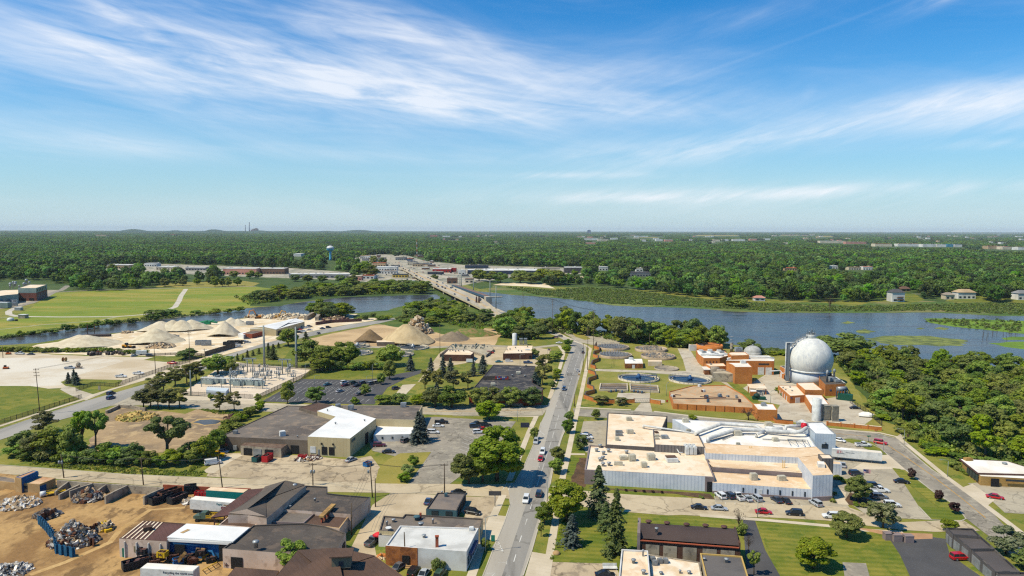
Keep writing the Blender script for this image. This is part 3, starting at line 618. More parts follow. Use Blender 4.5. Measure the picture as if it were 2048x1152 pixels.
hA=HB(1170,968,939)
F.vol([(1179,890),(1409,905),(1429,954),(1170,939)],hA,W_WHITE,R_CREAM,.4,rim=W_TAUPE)
F.win(2,.0,.07,0,hA-.02,W_TAUPE,'entrance_bay',.3);F.win(2,.92,1,.02,hA-.02,W_TAUPE,'entrance_bay',.3);F.win(2,.015,.055,0,3.2,DARK,'door',.5)
F.win(3,0,1,.0,hA-.02,W_TAUPE,'side_wall',.2)
for u,v,d,rz in ((1247,919,(2.6,1.6,1.1),.1),(1264,921,(2.2,2.0,2.0),.1),(1302,919,(2.4,2.2,1.9),.1),(1288,934,(1.8,1.5,1.5),.1),(1237,930,(2.8,.9,1.0),-.1)):F.unit(u,v,d,rz=rz)
for u,v in ((1193,903),(1200,895),(1207,909),(1200,922),(1206,919),(1206,932),(1217,904),(1218,931),(1253,907)):F.vent(u,v,.45,1.2)
p=P(1343,922,hA-.35);mb=MB();mb.box((p.x,p.y,hA+.3),(3.6,3.4,1.2),.07);F_=mb.build('skylight_curb',WHITEP,F.o);mb=MB();mb.box((p.x-.1,p.y+.5,hA+.95),(3.4,2.4,.25),.07);mb.build('skylight',R_BROWN,F.o)
F.vol([(1215,825),(1335,832),(1309,895),(1211,889)],hA+.9,W_DGREY,R_CREAM,.3)
for u,v,d in ((1258,841,(2.2,1.6,1.3)),(1260,867,(2.4,1.7,1.4)),(1234,881,(1.4,1.4,1.2))):F.unit(u,v,d)
for k in range(8):F.unit(1233+(k % 4)*3.3,866+(k//4)*6,(.75,.9,.9),GREYP,'condenser')
F.vol([(1306,858),(1396,866),(1410,894),(1309,889)],hA+2.2,W_GREYR,R_CREAM,.25)
for u,v,d,m in ((1329,877,(2.4,1.8,1.1),GALV),(1314,874,(1.6,.9,.8),UNITM),(1314,879,(1.6,.8,.6),UNITM),(1313,866,(1.2,2,.5),R_BROWN)):F.unit(u,v,d,m)
p=P(1380,905,hA);mb=MB()
for a in (-1.3,0,1.3):
 for b in (-1,1):mb.box((p.x+a,p.y+b,hA+1.1),(1.1,1.6,2.6),.08);mb.lathe((p.x+a,p.y+b,hA+2.4),[(.45,0),(.45,.25)],10)
mb.build('cooling_unit',WHITEP,F.o);mb=MB();mb.tube([P(1366,905,hA+.6),P(1358,905,hA+.6),P(1354,898,hA+1)],.18);mb.build('pipe',WHITEP,F.o)
hD=hA+1.6
F.vol([(1345,838),(1520,847),(1560,850),(1614,866),(1632,893),(1592,897),(1407,887),(1397,868)],hD,W_WHITE,R_WHITE,.15)
hE=hD+.35
F.vol([(1407,886),(1592,896),(1632,893),(1652,911),(1599,915),(1411,906)],hE,W_WHITE,R_TAN,.12,rim=R_TAN)
hF=hE-2.0
F.vol([(1409,905),(1600,913),(1622,947),(1426,934)],hF,W_TAUPE,R_CREAM,.1,rim=R_TAN)
mb=MB();a,b,c,d=P(1417,925,hF-.03),P(1611,936,hF-.03),P(1620,944,hF-.03),P(1424,933,hF-.03);mb.face([d,c,b,a]);mb.build('roof_strip',R_TAN,F.o)
hG=HB(1425,986,965)
F.vol([(1427,944),(1614,956),(1627,979),(1425,965)],hG,W_WHITE,R_TAN,.1,rim=R_TAN)
F.row(2,.02,.75,6,.13,hG*.3,hG*.72,name='window');F.win(2,.5,.535,0,hG*.66,WHITEP,'door');F.win(2,0,1,0,.75,W_TAUPE,'plinth',.3)
for u,v,d in ((1507,961,(2.0,1.7,2.2)),(1563,962,(2.4,1.6,1.6))):F.unit(u,v,d)
hH=HB(1662,1003,951)
F.vol([(1596,914),(1640,909),(1666,949),(1626,951)],hH,W_WHITE,R_TAN,.12,rim=R_TAN);F.win(2,0,1,0,1.4,W_TAUPE,'plinth',.3);F.win(1,.1,.25,0,2.6,DARK,'door')
F.vol([(1636,908),(1660,909),(1667,917),(1644,917)],hH+1.2,W_GREYR,R_CREAM,.1);F.vol([(1634,922),(1648,923),(1650,929),(1636,928)],hH+1.0,WHITEP,R_WHITE,.05,z0=hH-.2)
F.vol([(1663,921),(1681,923),(1684,929),(1665,928)],HB(1683,951,929),W_WHITE,R_TAN,.1)
hT=HB(1670,919,869)
F.vol([(1607,845),(1645,844),(1672,869),(1630,867)],hT,W_BLUEW,R_PURE,.2,rim=GALV);F.win(2,.35,.66,hT*.42,hT*.6,GLASS,'window');F.win(2,.45,.52,hT*.63,hT*.68,GALV,'lamp',.4)
DUCT=mat('duct_metal',A(226,224,218),A(190,190,188),.5,rough=.4,coord='obj',fine=.1)
REDP=plain('red_paint',A(214,30,52),.5)
def duct(line,r,m=DUCT,name='duct'):
 mb=MB();mb.tube([P(u,v,z) for u,v,z in line],r,12);return mb.build(name,m,F.o)
z1=hD+1.2
duct([(1287,851,hA+1.9),(1325,857,hA+2),(1360,862,hD+.6),(1394,868,hD+.6)],.4);duct([(1287,856,hA+.8),(1287,851,hA+1.9)],.4)
duct([(1390,867,z1),(1442,848,z1),(1512,852,z1),(1524,860,z1)],.62);duct([(1416,884,hD),(1416,877,z1),(1470,860,z1),(1520,860,z1),(1590,865,z1+.4),(1604,862,z1+1),(1612,856,z1+1.7),(1612,851,z1+2.3)],.7)
duct([(1513,874,hD),(1513,869,z1),(1529,862,z1)],.5);duct([(1570,862,z1),(1572,853,z1+1.2),(1580,852,z1+1.6),(1604,852,z1+1.6)],.6);duct([(1612,851.5,z1+2.3),(1604,850.5,z1+2.5)],.95,REDP,'red_elbow')
duct([(1530,857,z1+.3),(1565,859,z1+.3)],.9);duct([(1595,846,z1+1),(1605,843,z1+2.2),(1613,850,z1+2)],.8)
mb=MB()
for a,b in ((1575,878),(1590,879),(1604,880),(1614,880)):mb.tube([P(a,b,hD),P(a,b,hD+2.6)],.1,5)
for a,b,c,d in ((1575,878,1614,880),(1575,872,1614,873)):mb.tube([P(a,b,hD+1.2),P(c,d,hD+1.2)],.09,5)
for a,c in ((1575,1590),(1590,1604),(1604,1614)):mb.tube([P(a,879,hD),P(c,880,hD+2.6)],.07,5)
mb.build('duct_frame',GALV,F.o)
mb=MB()
for l in (((1420,881),(1470,868),(1510,869)),((1525,878),(1612,882)),((1470,868),(1445,879))):mb.tube([P(u,v,hD+.2) for u,v in l],.16,5)
mb.build('pipe',GREYP,F.o)
for u,v,d in ((1371,844,(2.2,1.8,1.4)),(1377,864,(1.6,1.0,1)),(1475,870,(2.8,2,1.5)),(1465,852,(2.4,.8,.6)),(1550,882,(1.8,1.6,1.2)),(1476,890,(1.4,.6,.8)),(1537,853,(2.5,2,1.6))):F.unit(u,v,d,z=hD-.15)
for u,v in ((1499,907),(1565,936)):
 mb=MB();q=P(u,v,hF);mb.tube([q,q+Vector((0,0,2.6))],.07,5);mb.tube([q+Vector((.7,0,0)),q+Vector((.7,0,2.6))],.07,5)
 for k in range(6):mb.tube([q+Vector((0,0,.4*k+.2)),q+Vector((.7,0,.4*k+.2))],.05,5)
 mb.build('roof_ladder',plain('yellow_paint',A(226,178,60)),F.o)
b=Bld('brick_hall','long brown brick hall with barrel roof, white rear band and tan infill panels','building',(1380,1090))
hB=6.2;L4=[P(1281,1047,hB),P(1468,1058,hB),P(1478,1091,hB),P(1280,1076,hB)]
b.vol(None,hB-.5,W_BROWNB,R_BROWN,.3,world=L4)
mb=MB();K=10;prev=None
for k in range(K+1):
 f=k/K;a=L4[0].lerp(L4[3],f);c=L4[1].lerp(L4[2],f);z=hB-.35+2.0*math.sin(math.pi*f*.92+.1)**1.0*1.0
 if prev:mb.cur=0 if k<=2 else 1;mb.face([(prev[0].x,prev[0].y,pz),(a.x,a.y,z),(c.x,c.y,z),(prev[1].x,prev[1].y,pz)])
 prev,pz=(a,c),z
mb.build('barrel_roof',[R_PURE,mat('brown_barrel_felt',A(84,70,66),A(72,60,58),.1,fine=.07)],b.o)
b.win(3,-.04,1.02,0,hB+1.4,W_TAUPE,'end_wall',.7);b.win(1,-.0,1.0,0,hB+.6,W_BROWNB,'end_wall',.4)
for k,(t0,t1) in enumerate(((.06,.2),(.24,.38),(.44,.58),(.64,.78),(.82,.96))):b.win(2,1-t1,1-t0,.4,hB-1.4,W_CONC,'infill_panel',.12)
b.win(2,0,1,hB-.6,hB-.4,W_RED,'coping',.4)
for u,v in ((1297,1049),(1334,1052),(1373,1055),(1411,1057),(1448,1060)):b.vent(u,v,.5,1.1,R_RUST,'turbine_vent',hB+1.1)
b.vent(1313,1064,.3,1.2,z=hB+1.4)
b=Bld('flat_roof_office','white flat roofed office strip with grey side windows beside the brick hall','building',(1275,1180))
b.vol([(1243,1098),(1296,1101),(1304,1190),(1234,1190)],5.5,W_WPAINT,R_CREAM,.4);b.row(3,.05,.9,5,.62,1,4.6,GREYP,'side_window');b.vent(1267,1126,.35,1);b.vent(1287,1148,.35,1);b.vent(1286,1112,.2,1.6)
b=Bld('flat_roof_workshop','low workshop with stained white roof between office strip and grey roof','building',(1350,1180))
b.vol([(1296,1108),(1399,1124),(1412,1190),(1304,1190)],4.2,W_CONC,mat('stained_white_roof',A(250,236,214),A(232,204,166),.25,fine=.08),.2)
for u,v in ((1306,1124),(1320,1127),(1331,1127),(1310,1131)):b.unit(u,v,(1.1,1.1,1.1),GREYP,'condenser')
b.vent(1322,1150,.3,.8);b.vent(1360,1148,.2,1.0);b.vent(1378,1149,.3,.9)
b=Bld('grey_roof_building','square building with plain grey felt roof and tan coping','building',(1450,1180))
b.vol([(1400,1106),(1484,1112),(1508,1190),(1420,1190)],5.2,W_CONC,mat('grey_gravel_roof',A(112,106,102),A(98,94,92),.15,fine=.1),.3,rim=mat('tan_coping',A(206,170,96)));b.vent(1453,1125,.35,1.1);b.vent(1409,1121,.25,.7)
b=Bld('garage_row','row of charcoal garages with stepped dark flat roofs and roller doors','garage',(1950,1110))
hg=3.4
for i,q in enumerate(([(1892,1055),(1946,1057),(1962,1073),(1906,1069)],[(1904,1068),(1962,1073),(1990,1097),(1942,1098)],[(1940,1098),(1990,1098),(2040,1143),(1990,1143)],[(1988,1142),(2050,1144),(2110,1190),(2040,1190)])):
 b.vol(q,hg-.3*i+.3,W_DGREY,mat('garage_roof',A(100,92,90),A(90,84,82),.1,fine=.06),.4,rim=R_BLACK);b.row(3,.05,.95,2,.74,.1,2.4,GREYP,'garage_door')
b=Bld('tan_brick_office','low tan brick office with white overhanging roof and dark fascia','building',(2010,960))
h=HB(1960,967,947);b.vol([(1925,924),(2020,928),(2110,960),(1962,952)],h-.2,W_TANB,R_WHITE,.05)
b.vol([(1918,917),(2015,922),(2105,950),(1955,946)],h+.3,R_RUST,R_WHITE,.06,z0=h-.15,names=('fascia','overhanging_roof'));b.pts=[P(1925,924,h),P(2020,928,h),P(2110,960,h),P(1962,952,h)]
b.row(3,.12,.75,4,.8,.8,h-.6);b.win(2,.36,.66,h-1.2,h-.6);b.win(2,.75,.86,0,h-.6,DARK,'entrance',.2);b.vent(2009,930,.5,.9);b.unit(1936,922,(2.4,1.5,1),W_TANB,'chimney',z=h)
b=Bld('brick_shop','white painted corner shop with brick rear part, silver roof and thin chimney','shop',(860,1120))
h=HB(932,1143,1103);b.vol([(800,1051),(957,1056),(933,1103),(771,1091)],h,W_WPAINT,mat('silver_roof',A(226,224,218),A(198,196,190),.15,fine=.08),.35)
b.win(2,.60,1.0,0,h-.02,W_RUSTB,'brick_front',.12);b.win(2,.7,.79,0,2.8,DARK,'door',.3);b.row(1,.15,.95,4,.66,.8,2.9);b.win(1,.3,.85,3.0,3.5,plain('awning_cloth',A(70,76,110)),'awning',.9)
mb=MB();q=P(874,1093,h-.3);mb.box((q.x,q.y,h+.9),(.75,.75,2.6),.1);mb.box((q.x,q.y,h+2.25),(.95,.95,.2),.1);mb.build('chimney',W_RED,b.o)
b.vent(848,1075,.35,.8);b.vent(842,1050,.5,.7);b.unit(943,1060,(1.2,1,.7),WHITEP,'roof_hatch')
mb=MB()
for k in range(4):q=P(821,1131);mb.box((q.x-.3,q.y-.4*k-.3,.55-.14*k),(1.5,.42,1.1-.28*k),.1)
mb.build('steps',W_TANW,b.o)
b=Bld('shop_extension','low grey roofed extension at the back of the white corner shop','shop',(860,1050))
h=3.7;b.vol([(767,1031),(805,1034),(810,1028),(852,1030),(966,1037),(960,1058),(800,1056),(795,1064),(758,1061)],h,W_BEIGE,R_GREY,.35,rim=R_DARK);b.win(4,.85,1,0,h+.02,W_TEAL,'side_panel',.15)
b.vent(834,1040,.6,1.2,W_TEAL);b.vent(787,1044,.35,.9);b.vent(774,1051,.2,1.3);b.unit(841,1037,(.6,.6,1.4),W_RED,'chimney');b.vent(866,1047,.2,1.4)
b.vol([(768,1058),(796,1060),(784,1072),(757,1070)],3.0,W_WPAINT,MATS['silver_roof'],.3,rim=R_BLACK);mb=MB();q=P(777,1064,3);mb.lathe((q.x,q.y,3),[(.06,0),(.06,.8),(.7,1.0),(.8,1.2)],12);mb.build('satellite_dish',WHITEP,b.o)
b=Bld('teal_garage','teal blue single storey garage with grey flat roof beside the main road','garage',(890,1030))
h=HB(914,1040,1021);b.vol([(875,985),(932,986),(913,1021),(852,1018)],h,W_TEAL,mat('worn_grey_roof',A(140,126,114),A(116,108,104),.15,fine=.08),.3,rim=R_BLACK)
b.win(2,.14,.36,1.2,2.4);b.win(2,.6,.82,1.2,2.4);b.row(1,.08,.92,4,.7,.1,2.6,DARK,'garage_door');b.unit(892,993,(.9,.9,.9),W_TEAL);b.vent(884,987,.2,.8)
b=Bld('recycling_warehouse','rambling dark roofed warehouse with pinkish block walls and several roof levels','warehouse',(600,1060))
b.vol([(530,976),(568,964),(612,971),(533,1037),(495,1030),(456,1030)],6.0,W_PINK,R_DARK,.05)
b.gable([(530,973),(611,969),(533,1033),(456,1026)],6.1,1.5,R_DARK,W_PINK,((0,1),(3,2)),'gable_roof')
b.vol([(497,979),(530,976),(458,1030),(422,1035)],4.4,R_RUST,R_RUST,.02,z0=4.1,names=('canopy_edge','canopy_roof'))
for u,v in ((426,1036),(446,1018),(466,1003),(487,987)):mb=MB();q=P(u,v,4.1);mb.box((q.x+.3,q.y,2.05),(.25,.25,4.1));mb.build('canopy_post',R_RUST,b.o)
b.vol([(456,1034),(515,1037),(512,1056),(437,1050)],4.0,W_PINK,R_BROWN,.2)
hN=HB(742,1012,994);hN=4.6
b.vol([(612,971),(655,973),(655,986),(678,989),(741,994),(701,1028),(558,1018),(588,998)],hN,W_PINK,R_DARK,.35,rim=R_BLACK)
b.vol([(560,1019),(632,1024),(607,1046),(534,1043)],hN-.6,W_TAUPE,R_GREY,.15);b.vol([(632,1024),(701,1028),(679,1057),(607,1047)],hN-.9,W_PINK,R_BROWN,.2,rim=W_TANW)
hS=HB(445,1136,1097)
b.vol([(507,1050),(607,1046),(650,1052),(692,1066),(671,1105),(550,1105),(445,1097)],hS,W_PINK,R_DARK,.3,rim=R_DARK)
b.win(5,.62,.84,0,2.9,DARK,'loading_door',.2);b.win(3,.15,.4,0,3.4,DARK,'loading_door',.2)
q0,q1=P(644,1044,hN-.9),P(666,1022,hN-.9);mb=MB()
for k in range(5):q=q0.lerp(q1,k/4);mb.box((q.x,q.y,hN-.2),(.5,.5,1.5),.9)
mb.build('vent_legs',W_RED,b.o);mb=MB();q=(q0+q1)/2;mb.box((q.x,q.y,hN+.7),((q1-q0).length+1,1.3,.5),math.atan2((q1-q0).y,(q1-q0).x));mb.build('ridge_ventilator',mat('weathered_timber',A(196,156,96),A(150,116,70),.6),b.o)
for u,v,r,h in ((589,978,.5,1.6),(529,996,.3,.8),(630,1002,.25,.9),(512,1095,.5,1.8),(581,1015,.2,.6)):b.vent(u,v,r,h,z=5.2 if u<600 else hN)
b=Bld('shed_roof_house','big brown felt roofed shed with square cupola at the bottom edge','building',(680,1190))
hR=6.5;b.vol([(595,1101),(750,1112),(860,1190),(520,1190)],hR-.1,W_TANW,R_BROWN,.05,rim=R_BROWN)
b.gable([(594,1100),(751,1111),(868,1192),(515,1190)],hR,1.2,R_BROWN,W_TANW,((0,1),(3,2)))
q=P(684,1128,hR+.9);mb=MB();mb.box((q.x,q.y,hR+2.0),(4.0,3.2,2.6),.12);cu=mb.build('cupola',mat('olive_grey',A(130,122,100)),b.o);mb=MB();mb.box((q.x,q.y,hR+3.4),(4.8,4.2,.25),.12);mb.build('cupola_roof',R_BROWN,cu);mb=MB();mb.box((q.x+.2,q.y-1.62,hR+1.7),(1,.1,1.1),.12);mb.build('cupola_window',GLASS,cu)
b=Bld('brown_lean_to','lower brown roofed lean-to left of the cupola shed','building',(520,1190));b.vol([(470,1134),(558,1141),(530,1195),(420,1195)],5.0,W_TANW,R_BROWN,.05,rim=R_BROWN)
b=Bld('pink_block_shed','pink block shed with brown roof striped by pale skylight battens','shed',(285,1115))
h=HB(239,1114,1077);b.vol([(287,1041),(371,1047),(333,1083),(238,1077)],h,W_PINK,R_RUST,.1,rim=R_BROWN)
for k in range(6):mb=MB();a,c=P(287+7.5*k,1042+.5*k,h),P(244+9*k,1076+.6*k,h);ribbon_mb(mb,[a,c],.35,h+.03);mb.build('skylight_batten',R_CREAM,b.o)
mb=MB();q=P(296,1060,h);mb.box((q.x,q.y,h+.5),(2,1.6,1),.4);mb.build('roof_box',R_BROWN,b.o)
b.win(2,.87,.94,0,2.3,plain('green_door',A(20,110,92)),'door');b.win(2,.61,.69,1.5,3.0,plain('dusty_window',A(130,118,92)),'window');b.row(2,.0,1,4,.07,0,h-.6,W_WPAINT,'pilaster',.4)
b=Bld('blue_shed','blue walled loading shed with big white roof at the recycling works','shed',(400,1112))
h=5.2;b.vol([(374,1049),(498,1056),(463,1082),(336,1075)],h-.3,W_BLUE,R_PURE,.02);b.vol([(373,1047),(499,1055),(466,1083),(334,1074)],h,R_PURE,R_PURE,.03,z0=h-.28,names=('roof_edge','roof_sheet'))
b.pts=[P(374,1049,h),P(498,1056,h),P(463,1082,h),P(336,1075,h)];b.win(2,.0,.2,0,h-.3,DARK,'bay_opening');b.win(2,.74,.9,1.2,3.6,DARK,'bay_opening');b.win(2,.5,.56,1.8,3.0,W_TANW,'window');b.win(2,.42,.48,1.8,3.0,W_TANW,'window')
b.win(2,.0,1,h-.9,h-.3,R_PURE,'fascia',.3);mb=MB();ribbon_mb(mb,[P(378,1059,h),P(363,1066,h)],1.0,h+.05);mb.build('roof_light',W_TANW,b.o)
b=Bld('scale_house','small tan weighbridge office with blue upper storey and rusty flat roof','building',(65,985))
h=HB(79,987,969);b.vol([(30,965),(79,969),(111,956),(66,951)],h,W_TANW,mat('rusty_flat_roof',A(226,190,150),A(190,140,100),.3),.1);b.win(1,.02,.4,0,2.2,W_BLUE,'door');b.win(0,.3,.5,1.1,2.0)
b.vol([(31,954),(43,956),(76,942),(66,941)],h+1.9,W_BLUE,MATS['rusty_flat_roof'],.1);b.win(0,.0,1.0,0,h+1.85,W_TANW,'front_wall',.2);b.vol([(-20,950),(12,953),(31,957),(31,966),(-20,960)],h-.4,W_TANW,R_GREY,.1)
b.unit(52,958,(1,.7,.8),WHITEP,z=h);b.unit(71,951,(1.4,1.1,1),WHITEP,z=h)
b=Bld('beige_metal_works','beige ribbed metal works with bright white roof joined to a brown grey hall','building',(640,912))
h=HB(700,914,876);b.vol([(439,873),(575,811),(612,812),(640,822),(673,834),(615,881)],HB(440,901,873),W_BROWNG,R_GREY,.25,rim=R_DARK)
hq=b.h;b.win(5,.91,.94,2.0,2.8,W_RED,'round_emblem',.16);b.win(5,.1,.19,0,3.2,DARK,'dock_opening',.18);b.win(5,.8,.84,.6,2.2,GALV,'meter_box',.5)
b.unit(471,868,(1.6,1.2,1.3),GREYP);b.unit(565,872,(2,1.8,1.8),WHITEP,'roof_hood',.5);b.vent(595,875,.2,.8)
b.vol([(598,815),(635,805),(668,810),(634,826)],hq+.9,W_BROWNG,R_BROWN,.15)
b.vol([(672,810),(845,811),(830,840),(752,838),(700,826)],5.6,W_BEIGE,R_GREY,.12)
for u,v,d in ((676,816,(2,1.8,1.6)),(702,821,(2.2,2,2.2)),(807,815,(2.4,1.8,2.0))):b.unit(u,v,d,GALV)
b.vol([(757,846),(831,847),(822,868),(747,870)],2.8,W_WPAINT,R_PURE,.08);b.row(2,.1,.9,3,.16,1.2,2.0)
b.vol([(615,873),(671,833),(634,822),(665,811),(752,837),(700,877)],h,W_BEIGE,R_PURE,.04);
b.win(5,.81,.94,1.0,3.4,WHITEP,'roller_door',.16);b.win(5,.37,.5,.6,3.4,DARK,'loading_door',.16);b.win(5,.54,.67,.6,3.4,DARK,'loading_door',.16);b.win(5,.38,.41,4.2,4.8,DARK,'wall_lamp',.5);b.win(5,.65,.68,4.2,4.8,DARK,'wall_lamp',.5);b.win(5,.72,.76,.2,2.4,GREYP,'door',.16)
b.win(4,.33,.45,0,4.2,DARK,'bay_door',.16);b.win(4,.82,.95,5.0,5.9,plain('sign_green',A(70,96,100)),'wall_sign',.16)
b.vent(671,848,.25,.8,z=h);b.vent(729,842,.25,.7,z=h);b.vent(655,822,.2,.8,z=h)
d=Bld('loading_dock','dock house with mossy brown roof and truck bays on the brown hall','building',(525,912));hd=HB(485,910,891)
d.vol([(496,881),(577,887),(562,897),(481,891)],hd,W_CONC,mat('mossy_roof',A(104,82,70),A(128,108,92),.5,fine=.3),.02)
for t in (.08,.32,.6):d.win(2,1-t-.2,1-t,.1,2.7,DARK if t !=.32 else GREYP,'dock_door',.2)
b=Bld('brick_school','red brick block with large black flat roof half hidden by street trees','building',(1010,812))
h=HB(1042,811,786);b.vol([(987,729),(1071,732),(1064,765),(1086,777),(1081,786),(1046,787),(938,786)],h,W_RED,R_BLACK,.3,rim=R_DARK)
b.row(5,.04,.96,5,.14,1.6,h-.6,GLASS);b.win(5,0,1,0,1.2,W_CONC,'plinth',.2);b.row(4,.1,.9,2,.2,1.6,h-.6)
mb=MB();a,c=P(967,757,h),P(1017,759,h);q=(a+c)/2;mb.box((q.x,q.y,h+.7),((c-a).length,1.4,1.8),.03);cl=mb.build('clerestory',R_DARK,b.o);mb=MB()
cols=[A(200,60,50),A(60,90,170),A(215,205,190),A(210,140,60),A(90,110,180),A(220,214,204)]
for k in range(30):
 mb.cur=rnd.randrange(6);f=(k % 15+.5)/15;r=a.lerp(c,f);mb.box((r.x,r.y-.72,h+.45+(k//15)*.75),((c-a).length/15*.8,.1,.55),.03)
mb.build('coloured_pane',[plain('pane_%s' % n,c_) for n,c_ in zip(('red','blue','cream','amber','indigo','white'),cols)],cl)
for u,v,dd in ((1037,748,(2.4,2,1.2)),(986,771,(2.2,1.8,1.2))):b.unit(u,v,dd)
for u,v in ((1025,753),(1050,754),(1052,733),(1041,739)):b.vent(u,v,.35,1.1)
b=Bld('pump_house','flat dark brown brick pump house beside a tank deck','building',(915,722));h=HB(885,722,709);b.vol([(896,699),(938,700),(948,705),(942,710),(886,709)],h,W_BROWNB,R_CREAM,.2)
for u,v in ((900,703),(911,704),(917,703),(927,703),(905,702)):b.vent(u,v,.35,1.3)
b=Bld('pump_house','brown brick blower house with white roof under the tall white silo','building',(1035,720));h=HB(1004,720,707);b.vol([(1015,691),(1066,691),(1064,706),(1006,707)],h,W_BROWNB,R_CREAM,.15,rim=W_BEIGE)
for u,v in ((1014,701),(1020,700),(1037,703),(1043,704),(1055,695),(1031,697)):b.vent(u,v,.3,1.2)
b.win(2,.03,.1,0,2.4,DARK,'door');b.unit(1055,701,(3,2,.8),WHITEP)
def silo(name,label,u,vb,vt,wpx,m,cat='tank'):
 g_=P(u,vb);s=PXM(g_);r=wpx/2/s;h_=HT(g_,vt);t=thing(name,label,cat,g_)
 mb=MB();mb.lathe((g_.x,g_.y,0),[(r*.98,0),(r,.3),(r,h_-.5),(r*.7,h_-.12),(0.05,h_)],28);mb.build('shell',m,t)
 mb=MB();mb.tube([(g_.x+r+.25,g_.y-.3,.2),(g_.x+r+.25,g_.y-.3,h_)],.09,5);mb.build('ladder',GALV,t)
 mb=MB();mb.lathe((g_.x,g_.y,0),[(r*1.25,0),(r*1.25,.25)],20);mb.build('footing',KERB,t);return t
silo('white_silo','tall slim white silo beside the brown blower house',1029,693,666,9,WHITEP);silo('gas_tank','tall white gas cylinder by two grey vaporizers at the works',1632,842,796,17,WHITEP)
def finned(name,label,u,vb,vt,wpx,m,grp):
 g_=P(u,vb);w=wpx/PXM(g_);h_=HT(g_,vt);t=thing(name,label,'vaporizer',g_,0,grp)
 mb=MB();mb.box((g_.x,g_.y+w*.5,.25),(w*1.1,w*1.1,.5));mb.build('base',KERB,t);mb=MB()
 for k in range(9):mb.box((g_.x+(k-4)*w/9,g_.y+w*.5,h_/2+.5),(w/16,w*.9,h_-.6))
 mb.build('fin_stack',m,t);mb=MB();mb.box((g_.x,g_.y+w*.5,h_+.25),(w,w*.95,.18));mb.build('top_frame',m,t)
FINM=mat('weathered_fin',A(176,168,150),A(140,136,126),.6,coord='obj');finned('vaporizer','left grey finned vaporizer next to the white gas cylinder',1654,843,813,14,FINM,'vaporizers');finned('vaporizer','right grey finned vaporizer next to the white gas cylinder',1671,844,814,14,FINM,'vaporizers')
finned('vaporizer','left blue grey cabinet behind the brown blower house',1042,690,678,7,GALV,'cabinets');finned('vaporizer','right blue grey cabinet behind the brown blower house',1051,690,678,7,GALV,'cabinets')
b=Bld('tank_deck','low concrete tank deck covered with small teal valves beside pump house','tank',(930,700));b.vol([(880,709),(904,688),(981,689),(988,698),(972,710),(946,703),(896,698)],1.6,W_CONC,mat('deck_concrete',A(196,182,154),A(170,158,134),.2),.25)
for k in range(46):
 u=rnd.uniform(902,978);v=rnd.uniform(690,698);b.vent(u,v,.3,rnd.uniform(.6,1.4),W_TEAL if k % 3 else GREYP,'valve',1.35)
W_='orange brick'
def wk(label,at,cat='building'):return Bld('works_building',label,cat,at)
b=wk('tall narrow orange brick filter block with white roof and sloping flank',(1490,770));h=HB(1504,768,734)
b.vol([(1453,725),(1496,725),(1505,734),(1470,734),(1464,729)],h,W_ORANGE,R_WHITE,.2);b.unit(1486,727,(2.6,2,1.6),WHITEP)
b=wk('long orange brick hall with two roller doors and strip of high windows',(1530,750));h=HB(1547,750,722)
b.vol([(1452,721),(1470,710),(1537,711),(1549,717),(1548,722)],h,W_ORANGE,R_WHITE,.25,rim=R_PURE)
b.win(4,.04,.17,0,4.2,WHITEP,'roller_door',.2);b.win(4,.2,.33,0,4.2,WHITEP,'roller_door',.2);b.win(4,.1,.32,h-2.2,h-1.4,GLASS,'window',.14);b.win(4,.5,.56,3,4.4,GLASS,'window',.14);b.win(4,.47,.5,0,2.4,GREYP,'door',.16)
mb=MB();mb.tube([P(1455,717,h+.4),P(1470,715,h+.4),P(1474,713,h+.8),P(1530,714,h+.8),P(1548,716,h+.5)],.45,8);mb.build('roof_pipe',WHITEP,b.o)
b=wk('orange brick penthouse with tan roof and pale rooftop cabinet behind the long hall',(1480,712));b.vol([(1456,707),(1460,704),(1490,704),(1498,710),(1463,711)],h+2.2,W_ORANGE,R_CREAM,.2);b.unit(1477,703,(4,2.6,2.4),GALV)
b=wk('low orange brick wing with white roof left of the filter block',(1430,748));b.vol([(1409,727),(1447,726),(1453,732),(1420,733)],4.2,W_ORANGE,R_CREAM,.15);b.unit(1422,730,(.9,.9,.8),GREYP);b.row(3,.1,.9,3,.3,1.6,3)
b=wk('orange brick two level wing with jumble of white roof ducts',(1430,728));h=5.2;b.vol([(1392,700),(1450,702),(1457,711),(1440,716),(1407,716),(1396,708)],h,W_ORANGE,R_WHITE,.2);b.row(3,.1,.9,4,.3,1.6,3.4,R_RUST,'window')
for k in range(9):b.unit(1402+6*k,703+(k % 3)*3.5,(2.6,1.6,1.0+.3*(k % 2)),(WHITEP,GALV,WHITEP)[k % 3],'roof_duct')
mb=MB();mb.tube([P(1401,725,.2),P(1401,712,h-1),P(1403,709,h+.4),P(1412,708.5,h+.4),P(1448,711,h+.4)],.65,10);mb.build('overhead_duct',WHITEP,b.o)
b=wk('small pale shed with cream roof by the riverside trees',(1390,702));b.vol([(1377,686),(1403,686),(1407,690),(1379,690)],4,W_WPAINT,R_CREAM,.05)
b=wk('round orange brick tank house with rusty open rim',(1419,704));g_=P(1419,702);mb=MB();mb.lathe((g_.x,g_.y,0),[(8.6,0),(8.6,4.4),(8.0,4.4),(8.0,3.4),(.05,3.4)],32);mb.build('ring_wall',W_ORANGE,b.o);mb=MB();mb.box((g_.x,g_.y,4.6),(16,1.2,.4),.3);mb.build('bridge',R_RUST,b.o)
b=wk('tiny brick kiosk with white overhanging roof beside the works road',(1413,745));b.vol([(1407,736),(1417,736),(1419,740),(1410,740)],2.8,W_RUSTB,R_WHITE,.02);b.vol([(1404,733),(1418,733),(1421,739),(1408,739)],3.1,R_PURE,R_WHITE,.02,z0=2.8,names=('fascia','roof_slab'))
